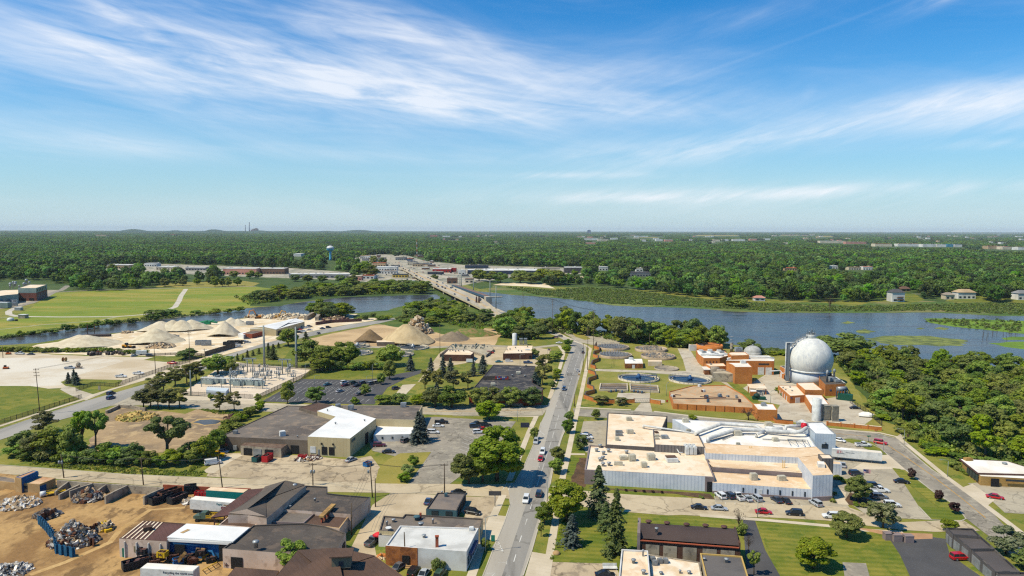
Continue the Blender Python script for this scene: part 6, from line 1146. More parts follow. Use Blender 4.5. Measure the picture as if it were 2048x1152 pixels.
for i,(a,b_,h0,h1) in enumerate((((139,961),(110,983),2.5,1.3),((160,968),(118,989),1.7,1.7),((186,966),(139,982),2.5,2.2),((214,967),(191,984),2.4,1.6),((255,970),(210,992),2.5,2.4),((325,976),(287,993),2.5,2.6))):
 A0,B0=P(*a,h0),P(*b_,h1);d=(B0-A0);n=Vector((-d.y,d.x,0)).normalized()*.28;mb=MB();mb.ring([[(q.x-n.x,q.y-n.y,0),(q.x+n.x,q.y+n.y,0),(q.x+n.x,q.y+n.y,z),(q.x-n.x,q.y-n.y,z)] for q,z in ((A0,h0),(A0.lerp(B0,.5),(h0+h1)/2+.1),(B0,h1))]);nm=('first','second','third','fourth','fifth','sixth')[i];obj1('bunker_wall',mb,W_CONC,'%s concrete divider of the scrap bays counted from the scale house' % nm,'wall')
SC1=mat('scrap_metal',A(176,172,166),A(116,108,102),1.5,coord='pos',rough=.45,metal=.35);SC2=mat('dark_scrap',A(84,76,72),A(130,110,92),1.2);SC3=mat('white_scrap',A(236,230,220),A(190,180,170),1.0)
rubble('scrap_heap','grey scrap metal heap spilling between the third and fourth bay walls',142,200,1002,974,[SC2,SC1,RSTM,SC2,CHK2,SC1],420,.5,1.7,21,'scrap heap',base=0);rubble('scrap_heap','pale mixed scrap heap in front of the scale house',-20,66,1016,992,[CHK2,SC3,CHK2,SC3,CHK],300,.4,1.4,22,'scrap heap')
rubble('scrap_heap','silver scrap heap filling the blue sheet pile pen',90,182,1092,1034,[SC2,SC1,SC3,RSTM,SC1,SC2,CHK2],900,.3,1.4,23,'scrap heap');rubble('scrap_heap','small dark scrap tangle at the far corner of the pile pen',62,112,1036,1018,[SC2,SC1,SC2],120,.4,1.5,24,'scrap heap');rubble('scrap_heap','yellow and grey scrap blocks outside the pen',186,222,1062,1044,[CHK2,YELB,W_CONC,CHK,SC1],90,.5,1.8,25,'scrap heap');rubble('scrap_heap','pale scrap spill at the bottom left corner of the picture',-40,50,1152,1128,[SC2,SC1,SC3],200,.3,1.0,26,'scrap heap');rubble('scrap_heap','litter of red and white scrap beside the loading door',585,640,921,914,[CHK2,SC3,R_RUST,W_CONC],110,.3,1.2,27,'scrap heap');rubble('scrap_heap','pinkish scrap spread between the skips and white trailer',362,392,1008,996,[CHK2,SC3,CHK,SC2],110,.4,1.2,28,'scrap heap');rubble('brick_rubble','tumbled orange bricks at the corner of the shop',752,772,1118,1109,[W_RUSTB,CHK,W_ORANGE],60,.4,1.0,29,'rubble heap')
def sheet_pile(label,tops,h,m,m2=None):
 pts=[P(u,v,h) for u,v in tops];t=thing('sheet_pile_wall',label,'wall',(pts[0].x,pts[0].y,0));line=resample([Vector((p.x,p.y,0)) for p in pts],.45);mb=MB()
 for i in range(len(line)-1):
  d=(line[i+1]-line[i]).normalized();n=Vector((-d.y,d.x,0));o=.22*(1 if (i//2) % 2 else -1);c=(line[i]+line[i+1])/2+n*o;mb.box((c.x,c.y,h/2),(.47,.12,h),math.atan2(d.y,d.x))
  if i % 2==1:c=line[i+1];mb.box((c.x,c.y,h/2),(.12,.5,h-.02),math.atan2(d.y,d.x))
 mb.build('piles',m,t);return t
BLUESP=mat('blue_sheet_pile',A(40,104,142),A(34,84,116),.4,coord='obj',fine=.2);sheet_pile('blue painted sheet pile wall along the left of the scrap pen',[(77,1030),(92,1044),(105,1062),(112,1088),(150,1096)],2.5,BLUESP);sheet_pile('rust brown sheet pile wall along the right of the scrap pen',[(117,1087),(160,1064),(200,1042)],2.2,RSTM);sheet_pile('short rusty sheet pile wall at the back of the scrap pen',[(80,1028),(111,1018)],2.2,RSTM);sheet_pile('short rusty sheet pile return beside the yellow scrap',[(157,1070),(190,1078)],2.0,RSTM)
wall_run('boundary_wall','red brick yard wall behind the teal trailer','wall',[(328,982),(420,987),(500,990)],2.0,.4,W_RED)
q=P(104,990);t=thing('tank_trailer','yellow framed trailer with round white tank end by the bays','trailer',q,deg(40));mb=MB();mb.tube([(-3,0,.9),(-1.5,0,.9)],.8,14);mb.build('tank',WHITEP,t,True);mb=MB();mb.box((1,0,.8),(5,2,.15));[mb.box((1,s,1.3),(5,.1,.1)) for s in (-1,1)];[mb.box((x,s,1.0),(.1,.1,.7)) for s in (-1,1) for x in (-1,1,3)];mb.build('frame',YELB,t,True)
WOODP=mat('pole_timber',A(116,98,78),A(92,78,64),.5,coord='obj');STEELP=mat('pole_steel',A(160,168,162),A(140,148,144),.4,coord='obj',rough=.5)
def pole(label,u,vb,vt,kind='wood',r=None,arms=1,dx=0,group=None,rz=.1):
 g_=P(u,vb);h=HT(g_,vt);t=thing('utility_pole' if kind !='lamp' else 'street_lamp',label,'pole' if kind !='lamp' else 'street lamp',g_,0,group);r=r or {'wood':.19,'steel':.45,'lamp':.1,'post':.09}[kind];m=WOODP if kind=='wood' else STEELP if kind in ('steel','lamp') else GREYP
 s=PXM(g_);top=Vector((g_.x+dx/s,g_.y,h));mb=MB();mb.tube([g_-Vector((0,0,.2)),g_.lerp(top,.5),top],[r,r*.85,r*.62],8);mb.build('shaft',m,t)
 if kind=='wood':
  for k in range(arms):
   z=h-.6-1.3*k;x=g_.x+(top.x-g_.x)*z/h;c,s_=math.cos(rz),math.sin(rz);mb=MB();mb.box((x,g_.y+.2,z),(2.4,.14,.16),rz);[mb.tube([(x+o*c,g_.y+.2+o*s_,z),(x+o*c,g_.y+.2+o*s_,z+.35)],.06,5) for o in (-1,-.35,1)];mb.build('crossarm',WOODP,t)
 if kind=='steel' and arms:
  for k in range(arms):z=h-1.5-2.6*k;mb=MB();mb.tube([(g_.x-1.4,g_.y,z+.2),(g_.x+1.4,g_.y,z+.2)],.14,5);mb.build('crossarm',STEELP,t)
 if kind=='lamp':c,s_=math.cos(rz),math.sin(rz);mb=MB();mb.tube([top,top+Vector((c*.9,s_*.9,.35)),top+Vector((c*2.3,s_*2.3,.45))],.07,6);mb.build('arm',STEELP,t);mb=MB();mb.box((top.x+c*2.5,top.y+s_*2.5,h+.42),(.8,.32,.16),rz);mb.build('lamp_head',GREYP,t)
 return t,top
def transformer(t,top,n=2):
 for k in range(n):mb=MB();mb.lathe((top.x+(k-.5)*.9,top.y-.35,top.z-3.2),[(.05,0),(.33,.05),(.33,1.0),(.05,1.15)],10);mb.build('transformer',GALV,t)
PT={}
for key,lb,u,vb,vt,ar,tr,dx in (('a','utility pole with two grey transformers on the grass strip',128,956,908,0,2,-4),('b','bare wooden pole at the street side by the bunker wall',287,970,915,1,0,-3),('c','leaning wooden pole near the white panel van',445,976,912,0,0,-6),('d','utility pole with crossarm before the beige works forecourt',626,971,926,1,2,0),('e','utility pole with transformer by the dry grass island',745,995,925,1,1,-4),('g','thin pole at the top of the alley',751,1014,957,0,0,0),('h','utility pole behind the teal garage',889,986,927,1,0,0),('i','wooden pole against the pink warehouse wall',703,1070,1006,0,0,1),('j','wooden pole against the brick rear of the corner shop',811,1132,1064,0,0,-2),('k','tall wooden pole on the left lawn beside the boulevard',80,829,737,3,0,-4),('l','tall wooden pole by the fence next to white pickups',312,754,685,2,0,-2),('m','tall wooden pole by the fence beyond the pines',380,733,659,3,0,0),('n','short wooden pole by the fence near the round tree',410,724,697,1,0,0),('o','rusty brown pole by the dark pump house',880,716,650,0,0,0),('p','tall pole beside the right pavement at filter beds, inner',1175,740,655,3,0,0),('q','pole with signal box beside the bend',1166,744,687,0,1,0),('r','tall pole behind the upper left filter bed',1187,700,620,4,0,0),('s','tall pole where the side road leaves the trees',1105,668,598,4,0,0),('t','pole among the riverside trees',1046,625,585,3,0,0),('u','short thick pole at the crossing by the lawn',1149,813,788,0,0,0),('v','lone pole in front of the riverside trees by gantries',1299,692,667,0,0,0),('w','short pole at the far left of the contractor yard',6,716,692,0,0,0)):
 t,top=pole(lb,u,vb,vt,'wood',None,ar,dx);PT[key]=top
 if tr:transformer(t,top,tr)
for lb,u,vb,vt,r in (('left thick steel monopole beside the substation lawn',529,733,651,.75),('right thick steel monopole with guy stays beside the substation',593,736,654,.75),('slim steel pole at the front corner of substation',382,792,740,.4),('slim steel pole behind the substation shed',461,786,740,.3),('steel pole in the river left of the trestle',947,586,559,.5),('steel pole in the river beyond the abutment',980,602,560,.55),('steel pole at the near bridge end',992,618,572,.55),('pair of steel poles beyond the trestle, left one',920,575,545,.5),('pair of steel poles beyond the trestle, right one',923,574,540,.5)):pole(lb,u,vb,vt,'steel',r,0 if 'substation' in lb else 1)
for lb,u,vb,vt,rz in (('curved arm street lamp right of the main road junction',1095,1003,955,math.pi-.1),('curved arm street lamp beside the white corner shop',971,1106,1036,.2),('street lamp on the bend opposite the red suv',1808,890,860,math.pi),('street lamp on the grass verge behind the semi trailer',1766,910,872,2.8),('street lamp before the tan office',1895,954,922,math.pi),('street lamp beside the red car on the front street',1515,1035,1000,2.6),('works lamp beside the green skip',1541,807,783,.4),('works lamp at the basin deck corner',1333,792,768,1),('works lamp between the settling basins',1301,790,760,2.6),('works lamp at the foot of the sphere',1635,766,733,math.pi),('lamp at the upper left of the dark car park',629,771,752,0),('lamp in the middle of the dark car park',652,806,775,0),('lamp at the lower left of the dark car park',595,808,781,0),('lamp beside the substation fence corner',534,805,771,0),('lamp on the lawn above the dark car park',745,760,729,0),('lamp at the upper right of the dark car park',733,772,753,0),('lamp at the back corner of the substation fence',611,757,728,0),('lamp by the trees of the brick school',1040,735,710,0),('lamp at the school lawn by main road',1035,843,818,0)):pole(lb,u,vb,vt,'lamp',None,0,0,None,rz)
def wire(label,pts,r=.03):
 mb=MB()
 for a,b_ in zip(pts,pts[1:]):
  for o in (-.9,0,.9):mb.tube([a.lerp(b_,k/8)+Vector((o,0,-.15-1.1*math.sin(math.pi*k/8))) for k in range(9)],r,3,False)
 obj1('overhead_wire',mb,plain('cable_black',(.03,.03,.03,1)),label,'wire')
wire('overhead wires along the lower street from pole to pole',[PT[k] for k in 'abcdeh']);wire('overhead wires along the boulevard poles',[PT[k] for k in 'klm']);wire('overhead wires crossing the river to the bend',[PT[k] for k in 'prst'],.05);wire('overhead wires over the alley',[PT['e'],PT['i']])
def sign(label,u,vb,vt,d,m,post=GREYP,txt=None,tz=.5):
 g_=P(u,vb);h=HT(g_,vt);t=thing('sign',label,'sign',g_);mb=MB();mb.tube([g_,g_+Vector((0,0,h-d[1]*.5))],.13,6);mb.build('post',post,t);mb=MB();mb.box((g_.x,g_.y-.1,h-d[1]/2),(d[0],.12,d[1]));mb.build('panel',m,t)
 if txt:text(txt,d[1]*.6,Vector((-d[0]*.42,-.18,h-d[1]*.72)),0,WHITEP,t)
 return t
sign('dark rectangular pole sign at the corner lot',990,1013,982,(3.6,1.3),W_DGREY);sign('dark low sign board on the lawn by the main road',1050,855,845,(3.6,2.2),plain('sign_slate',A(62,64,84)));sign('green and white banner sign by the corner shop',986,1083,1070,(1.0,1.6),plain('sign_teal',A(40,140,120)));sign('rust red post sign at the drive by the wood',1815,881,868,(.6,3.0),R_RUST);sign('white notice at the end of the blue pile wall',140,1110,1098,(1.8,1.4),WHITEP);sign('round red sign by the loading door of the pink warehouse',460,1128,1122,(.9,.9),REDB);sign('small brown sign beside the works boundary wall',1752,864,858,(1.4,.7),W_ORANGE);sign('small red sign on the serpentine wall corner',1334,806,800,(.8,.9),REDB);sign('pale statue like marker on the entrance lawn',199,781,772,(1.2,2.0),W_CONC);sign('yellow road sign by serpentine wall',1158,752,747,(.9,.9),YELLOW);sign('street name sign at the bend',1737,884,871,(1.4,.4),plain('sign_green2',A(40,130,90)))
def flag(label,u,vb,vt,L,stripes=True):
 g_=P(u,vb);h=HT(g_,vt);t=thing('flagpole',label,'flag',g_);mb=MB();mb.tube([g_,g_+Vector((0,0,h))],.06,6);mb.build('pole',GALV,t);n=13;hh=L*.53;W2=8;mb=MB()
 def q(a,b_):return (g_.x+L*a,g_.y-.25*math.sin(a*6),h-hh*b_-.25*L*a*a*.6)
 for i in range(n):
  for j in range(W2):mb.cur=2 if (i<7 and j<3) else (i % 2);mb.face([q(j/W2,(i+1)/n),q((j+1)/W2,(i+1)/n),q((j+1)/W2,i/n),q(j/W2,i/n)])
 mb.build('flag',[plain('flag_red',A(200,50,60)),WHITEP,plain('flag_blue',A(50,60,120))],t)
flag('large striped national flag flying beside the dense round tree',1725,979,938,2.3);flag('striped flag on the lawn by the blower house',1095,712,697,2.2);flag('small striped flag on the side of the corner shop',842,1101,1086,1.3)
p=P(756,1080);t=thing('parasol','red parasol beside the dark grey pickup','parasol',P(757,1084));mb=MB();mb.tube([P(757,1084),P(757,1084)+Vector((0,0,2.6))],.05,5);mb.build('pole',GREYP,t);mb=MB();q=P(757,1084);mb.lathe((q.x,q.y,1.9),[(1.6,0),(.9,.45),(.05,.85)],8);mb.build('canopy',plain('red_cloth',A(220,50,60)),t)
IRON=plain('iron_fence',(.03,.03,.028,1),.6);TIMB=mat('dark_slat_fence',A(108,98,86),A(84,76,68),.4,coord='obj')
def picket(label,pix,h,m=IRON,step=.32,w=.09,post=3.0):
 pts=gp(pix);t=thing('fence',label,'fence',pts[0]);line=resample(pts,step);mb=MB()
 for i,p_ in enumerate(line):d=(line[min(i+1,len(line)-1)]-line[max(0,i-1)]).normalized();mb.box((p_.x,p_.y,h/2+.05),(w,.04,h),math.atan2(d.y,d.x))
 for a,b_ in zip(pts,pts[1:]):
  for z in (.25,h-.2):mb.tube([(a.x,a.y,z),(b_.x,b_.y,z)],.04,4)
 mb.build('pickets',m,t)
 for p_ in resample(pts,post)[:100]:mb=MB();mb.box((p_.x,p_.y,h/2+.08),(.12,.12,h+.16));mb.build('post',m,t)
 return t
picket('black iron fence along the left lawn beside the boulevard',[(-60,866),(0,849),(90,820),(164,796)],1.9);picket('black iron fence round the entrance lawn',[(152,783),(186,771),(229,774)],1.9);picket('black iron fence along the contractor yard beside the boulevard',[(230,774),(330,739),(410,713)],2.0);picket('dark tall slat fence along the aggregate yard',[(410,713),(440,704),(471,695)],3.2,TIMB,.3,.26);picket('dark slat fence at the back of the contractor lawn',[(300,712),(350,710),(408,712)],1.6,TIMB,.35,.22)
picket('black mesh fence along the front of the substation',[(363,791),(430,794),(507,798)],2.1,IRON,.3,.1);picket('black mesh fence between substation and dark car park',[(520,797),(578,769),(636,744)],2.3,IRON,.3,.1);picket('black mesh fence along the back of the substation',[(471,733),(550,736),(636,741)],2.2,IRON,.3,.1);picket('black mesh fence at the wood edge behind works yard',[(1700,806),(1735,828),(1765,853)],2.0,IRON,.5,.06)
def portal(label,u0,u1,vb,vt):
 a,b_=P(u0,vb),P(u1,vb);h=HT(a,vt);t=thing('portal_frame',label,'gantry',a)
 for q in (a,b_):mb=MB();mb.tube([q,q+Vector((0,0,h))],.3,6);mb.build('column',STEELP,t)
 mb=MB();mb.box(((a.x+b_.x)/2,a.y,h),((b_.x-a.x)+4,.7,.6));mb.build('crossbeam',STEELP,t);mb=MB()
 for k in range(7):mb.tube([(a.x-2+k*(b_.x-a.x+4)/6,a.y-.4,h-.2),(a.x-2+k*(b_.x-a.x+4)/6,a.y-.4,h-1.2)],.12,5)
 mb.build('insulators',GALV,t)
portal('left tall portal frame at the back of the substation',495,506,745,717);portal('right tall portal frame at the back of the substation',565,576,748,719)
def bus_gantry():
 a,b_=P(403,774),P(525,778);h=HT(a,755);t=thing('bus_gantry','long pale lattice bus gantry across the front of the substation','gantry',a)
 for f in (0,.33,.67,1):q=a.lerp(b_,f);mb=MB();mb.box((q.x,q.y,h/2),(.3,.3,h));mb.build('column',STEELP,t)
 d=(b_-a);n=34
 for s in (-.7,.7):mb=MB();mb.tube([a+Vector((0,s,h)),b_+Vector((0,s,h))],.22,5);mb.build('bus_rail',WHITEP,t)
 mb=MB()
 for k in range(n):q=a.lerp(b_,k/(n-1));mb.box((q.x,q.y,h),(.2,1.6,.15));mb.tube([q+Vector((0,.6*(-1)**k,h-.2)),q+Vector((.2,.6*(-1)**k,h-1.5))],.14,5)
 mb.build('insulators',GALV,t)
 a2,b2=P(440,746),P(466,729);t=thing('bus_gantry','shorter pale bus gantry on the left side of the substation','gantry',a2)
 for q in (a2,a2.lerp(b2,.5),b2):
  for s in (-1,1):mb=MB();mb.box((q.x+s,q.y,2.6),(.25,.25,5.2));mb.build('column',STEELP,t)
 for s in (-1,1):mb=MB();mb.tube([a2+Vector((s,0,5.3)),b2+Vector((s,0,5.3))],.22,5);mb.build('bus_rail',WHITEP,t)
bus_gantry()
def switch_mesh():
 a=MB();a.box((0,0,1.4),(.25,.25,2.8));b_=MB()
 for k in (-1,0,1):b_.tube([(k*.9,0,2.8),(k*1.1,0,4.4)],.16,6);b_.tube([(k*.9-.1,.5,2.8),(k*1.1+.3,.5,4.0)],.12,6)
 c=MB();c.box((0,.2,2.75),(2.6,.9,.16));return [('post',a,STEELP),('insulators',b_,GALV),('crossarm',c,STEELP)]
def trans_mesh():
 a=MB();a.box((0,0,1.5),(2.4,1.8,2.4));a.box((1.5,0,1.4),(.5,1.7,1.9));a.box((-1.5,0,1.4),(.5,1.7,1.9));b_=MB()
 for k in (-.7,0,.7):b_.tube([(k,0,2.7),(k*1.5,0,4.2)],.16,6)
 b_.lathe((0,.8,2.8),[(.4,0),(.4,1)],10);c=MB();c.box((0,0,.2),(3.4,2.4,.35));return [('tank',a,mat('pale_green_paint',A(176,190,186),coord='obj')),('bushings',b_,GALV),('plinth',c,KERB)]
def copies(name,label,cat,group,meshes,spots):
 proto=[(nm,mb.build(nm,m)) for nm,mb,m in meshes]
 for i,(u,v) in enumerate(spots):
  p=P(u,v);t=thing(name,label,cat,p,rnd.choice((0,.05,1.57)),group)
  for nm,o in proto:c=o if i==0 else o.copy();(i and COL.objects.link(c));c.parent=t
copies('switch_stand','grey switch stand with slanting insulators in the substation','switchgear','switch stands of the substation',switch_mesh(),[(rnd.uniform(455,590),rnd.uniform(742,764)) for _ in range(34)]+[(512,766),(531,768),(538,762),(543,756),(553,757),(560,750)])
copies('transformer','pale transformer block with bushings behind the front gantry','transformer','transformers of the substation',trans_mesh(),[(410,768),(419,769),(430,767),(438,765),(447,768),(466,769),(474,772),(482,771),(490,770),(500,771),(507,769),(515,772),(522,772)])
b=Bld('control_shed','low pale metal control shed at the front of the substation','shed',(438,788));b.vol([(414,774),(458,776),(452,783),(412,780)],HB(412,788,780),W_BLUEW,mat('pale_shed_roof',A(206,216,222)),.02)
for u,v in ((1173,979),(1204,1148)):pass
for u,v,l in ((1698,1079,'left'),(1715,1082,'middle'),(1738,1084,'right')):
 p=P(u+78,v);mb=MB();mb.box((p.x,p.y,.9),(2.2,1.6,1.8));mb.box((p.x,p.y,1.85),(2.3,1.7,.12));obj1('waste_bin',mb,W_TAUPE,'%s of three grey waste bins at the head of the garage court' % l,'bin')
p=P(1220,1139);mb=MB();mb.box((p.x,p.y,.5),(3.4,1.2,.12));mb.box((p.x,p.y+.7,.9),(3.4,.1,.7),0);[mb.box((p.x+s,p.y,.22),(.12,1,.45)) for s in (-1.4,1.4)];obj1('bench',mb,WHITEP,'pale bench beside the white office strip','bench')
p=P(1113,1108);mb=MB();mb.lathe((p.x,p.y,-.1),[(.9,0),(1.0,.4),(.6,.8),(.1,.95)],9);obj1('boulder',mb,W_TANW,'tan boulder on the lawn left of the spruces','boulder')
def leaf_mat(name,c1,c2,c3,hue=.03,val=.35,big=0):
 m=bpy.data.materials.new(name);m.use_nodes=True;g=NT(m.node_tree);bs=m.node_tree.nodes['Principled BSDF'];out=m.node_tree.nodes['Material Output']
 pos=g.n('ShaderNodeNewGeometry').outputs['Position'];oi=g.n('ShaderNodeObjectInfo').outputs['Random']
 f=g.sm(g.noise(pos,.55,3,.6),.4,.62);col=g.mix(f,c1,c2);f2=g.sm(g.noise(pos,2.3,2,.6),.5,.7);col=g.mix(g.m('MULTIPLY',f2,.55),col,c3)
 if big:f3=g.sm(g.noise(pos,big,3,.6),.4,.6,.62,1.3);col=g.mix(1.0,col,g.xyz(f3,f3,f3),'MULTIPLY')
 h=g.n('ShaderNodeHueSaturation');g.lk(g.m('MULTIPLY_ADD',oi,hue*2,.5-hue),h.inputs['Hue']);g.lk(g.m('MULTIPLY_ADD',g.m('FRACT',g.m('MULTIPLY',oi,7.31)),val*2,1-val),h.inputs['Value']);g.lk(g.m('MULTIPLY_ADD',g.m('FRACT',g.m('MULTIPLY',oi,3.7)),.3,.85),h.inputs['Saturation']);g.lk(col,h.inputs['Color'])
 g.lk(h.outputs[0],bs.inputs['Base Color']);bs.inputs['Roughness'].default_value=.6;bs.inputs['Specular IOR Level'].default_value=.25
 tr=g.n('ShaderNodeBsdfTranslucent');g.lk(g.mix(1.0,h.outputs[0],(1.0,1.15,.5,1),'MULTIPLY'),tr.inputs['Color']);mx=g.n('ShaderNodeMixShader');mx.inputs[0].default_value=.32;g.lk(bs.outputs[0],mx.inputs[1]);g.lk(tr.outputs[0],mx.inputs[2]);g.lk(mx.outputs[0],out.inputs[0]);return m
LEAF=leaf_mat('broad_leaf',(0.131,0.188,0.026,1),(0.199,0.251,0.034,1),(0.307,0.310,0.053,1))
LEAF_L=leaf_mat('bright_leaf',(0.147,0.200,0.023,1),(0.215,0.252,0.032,1),(0.289,0.284,0.053,1),.02,.2)
LEAF_P=leaf_mat('pale_blossom_leaf',(.125,.145,.055,1),(.21,.215,.115,1),(.30,.28,.18,1),.02,.15)
LEAF_D=leaf_mat('purple_leaf',(0.046,0.021,0.021,1),(0.065,0.029,0.026,1),(0.091,0.042,0.034,1),.02,.15)
NEED=leaf_mat('spruce_needle',(0.081,0.113,0.034,1),(0.116,0.147,0.044,1),(0.172,0.183,0.064,1),.02,.25)
NEEDB=leaf_mat('blue_needle',(0.078,0.108,0.088,1),(0.116,0.143,0.121,1),(0.166,0.178,0.152,1),.02,.2)
NEEDP=leaf_mat('pine_needle',(0.119,0.132,0.036,1),(0.179,0.168,0.047,1),(0.260,0.200,0.064,1),.02,.25)
FARL=leaf_mat('forest_leaf',(0.074,0.148,0.023,1),(0.117,0.196,0.029,1),(0.191,0.249,0.042,1),.03,.5,.03)
BARK=mat('tree_bark',A(112,98,80),A(84,72,58),1.5,coord='obj',fine=.2)
def quads(c,nrm,s,rg,asp=.8):
 n=len(c);r=rg.normal(size=(n,3));t=np.cross(nrm,r);t /=np.linalg.norm(t,axis=1,keepdims=True)+1e-9;b=np.cross(nrm,t);s=s[:,None]
 v=np.stack([c-t*s-b*s*asp,c+t*s-b*s*asp*.6,c+t*s*.8+b*s*asp,c-t*s*.7+b*s*asp*.8],1).reshape(-1,3);return v
def q_mesh(name,v,m,tris=None):
 n=len(v)//4;me=bpy.data.meshes.new(name);me.vertices.add(len(v));me.vertices.foreach_set('co',v.astype(np.float32).ravel());me.loops.add(n*4);me.loops.foreach_set('vertex_index',np.arange(n*4,dtype=np.int32));me.polygons.add(n)
 me.polygons.foreach_set('loop_start',np.arange(0,n*4,4,dtype=np.int32));me.materials.append(m);me.update(calc_edges=True);return me
def lobes_crown(seed,n,H=12.0,R=5.0,base=.03,nl=20,ls=(.24,.5),flat=1.0,lobe=(.26,.42),up=.28,rn=.34):
 rg=np.random.default_rng(seed);zc=H*(base+1)/2;rz=H*(1-base)/2
 d=rg.normal(size=(nl,3));d /=np.linalg.norm(d,axis=1,keepdims=True);rad=rg.uniform(.45,.95,nl)**.7
 lc=d*rad[:,None]*np.array([R*.72,R*.72,rz*.74])+np.array([0,0,zc]);lr=rg.uniform(lobe[0],lobe[1],nl)*R*(1.1-.35*rad)
 k=rg.integers(0,nl,n);u=rg.normal(size=(n,3));u /=np.linalg.norm(u,axis=1,keepdims=True);q=rg.uniform(.74,1.06,n)
 c=lc[k]+u*(lr[k]*q)[:,None]*np.array([1,1,.8*flat]);nrm=u*.85+rg.normal(size=(n,3))*rn+np.array([0,0,up]);nrm /=np.linalg.norm(nrm,axis=1,keepdims=True)
 return quads(c,nrm,rg.uniform(ls[0],ls[1],n),rg),lc
def trunk_mesh(seed,lc,H,base,r=.32,nb=7):
 rg=random.Random(seed);mb=MB();top=Vector((rg.uniform(-.3,.3),rg.uniform(-.3,.3),H*.72));mid=Vector((rg.uniform(-.2,.2),rg.uniform(-.2,.2),H*max(.18,base)))
 mb.tube([Vector((0,0,-.3)),mid,top],[r,r*.75,r*.2],7)
 for i in range(min(nb,len(lc))):e=Vector(lc[i]);s=mid.lerp(top,rg.uniform(0,.5));mb.tube([s,s.lerp(e,.5)+Vector((0,0,.4)),e],[r*.42,r*.28,r*.08],5)
 o=mb.build('trunk',BARK);me=o.data;bpy.data.objects.remove(o);return me
def spruce_crown(seed,n,H=14.0,R=2.9,ragged=.3,ls=(.16,.34)):
 rg=np.random.default_rng(seed);lev=int(H*2.0);c,nr=[],[];per=n//(lev*9)
 for i in range(lev):
  f=i/lev;z=H*(.06+.92*f);rr=R*(1-f)**.85*(1+rg.uniform(-ragged,ragged))+.12
  for b in range(9):
   a=rg.uniform(0,6.283);rb=rr*rg.uniform(.55,1.15);t=rg.uniform(.12,1,per)
   x=np.cos(a+rg.normal(0,.10,per))*rb*t;y=np.sin(a+rg.normal(0,.10,per))*rb*t;zz=z-.30*rb*t+rg.normal(0,.10,per)
   c.append(np.stack([x,y,zz],1));q=np.stack([np.cos(a)*.55+rg.normal(0,.4,per),np.sin(a)*.55+rg.normal(0,.4,per),.75+rg.normal(0,.3,per)],1);nr.append(q)
 c=np.concatenate(c);nr=np.concatenate(nr);nr /=np.linalg.norm(nr,axis=1,keepdims=True);return quads(c,nr,rg.uniform(ls[0],ls[1],len(c)),rg,.55)
TP={}
def proto(kind):
 if kind in TP:return TP[kind]
 L=[]
 for s in range(3 if kind in ('oak','oakhi','spruce','shrub') else 2):
  sd=s*17+sum(map(ord,kind))
  if kind in ('oak','bright','pale','purple'):
   v,lc=lobes_crown(sd,4200,nl=26,ls=(.18,.38));m=dict(oak=LEAF,bright=LEAF_L,pale=LEAF_P,purple=LEAF_D)[kind];L.append((q_mesh('crown',v,m),trunk_mesh(sd,lc,12,.1),5,12))
  elif kind in ('oakhi','brighthi'):v,lc=lobes_crown(sd,11000,nl=44,ls=(.12,.27),lobe=(.18,.32));L.append((q_mesh('crown',v,LEAF if kind=='oakhi' else LEAF_L),trunk_mesh(sd,lc,12,.2,.3,12),5,12))
  elif kind=='open':v,lc=lobes_crown(sd,3600,nl=26,ls=(.14,.32),base=.36,lobe=(.15,.28));L.append((q_mesh('crown',v,LEAF),trunk_mesh(sd,lc,12,.3,.36,16),5,12))
  elif kind in ('spruce','bluespruce'):v=spruce_crown(sd,4200 if kind=='spruce' else 5600);L.append((q_mesh('crown',v,NEED if kind=='spruce' else NEEDB),trunk_mesh(sd,[],14,.2,.22),2.9,14))
  elif kind=='pine':v,lc=lobes_crown(sd,3800,base=.08,nl=24,ls=(.13,.3),flat=.5,lobe=(.2,.36),up=.5);L.append((q_mesh('crown',v,NEEDP),trunk_mesh(sd,lc,12,.25,.26,14),5,12))
  elif kind in ('shrub','brightshrub'):v,lc=lobes_crown(sd,1100,H=4,R=2.6,base=.02,nl=12,ls=(.13,.28),lobe=(.3,.5));L.append((q_mesh('crown',v,LEAF if kind=='shrub' else LEAF_L),trunk_mesh(sd,lc,4,.1,.12,5),2.6,4))
  elif kind=='bare':v,lc=lobes_crown(sd,260,nl=22,ls=(.1,.2),base=.3,lobe=(.2,.3));L.append((q_mesh('crown',v,LEAF_D),trunk_mesh(sd,lc,12,.25,.3,22),5,12))
 TP[kind]=L;return L
NM=dict(oak='broadleaf_tree',oakhi='broadleaf_tree',bright='broadleaf_tree',brighthi='broadleaf_tree',pale='flowering_tree',purple='purple_tree',open='broadleaf_tree',spruce='spruce_tree',bluespruce='spruce_tree',pine='pine_tree',shrub='shrub',brightshrub='shrub',bare='bare_tree')
def tree_at(p,R,H,kind,label,group=None):
 L=proto(kind);cr,tk,r0,h0=rnd.choice(L);t=thing(NM[kind],label,'shrub' if 'shrub' in kind else 'tree',(p.x,p.y,0),rnd.uniform(0,6.28),group);t.scale=(R/r0*(1.05 if 'spruce' in kind else 1.32),R/r0*rnd.uniform(.92,1.08)*(1.05 if 'spruce' in kind else 1.32),H/h0*1.06)
 for nm,me in (('crown',cr),('trunk',tk)):o=bpy.data.objects.new(nm,me);COL.objects.link(o);o.parent=t
 return t
TREES=[]
def tree(u,vb,vt,w,kind,label,group=None):p=P(u,vb);H=HT(p,vt);R=w/2/PXM(p);TREES.append((p.x,p.y,R));return tree_at(p,R*1.06,max(H,.8),kind,label,group)
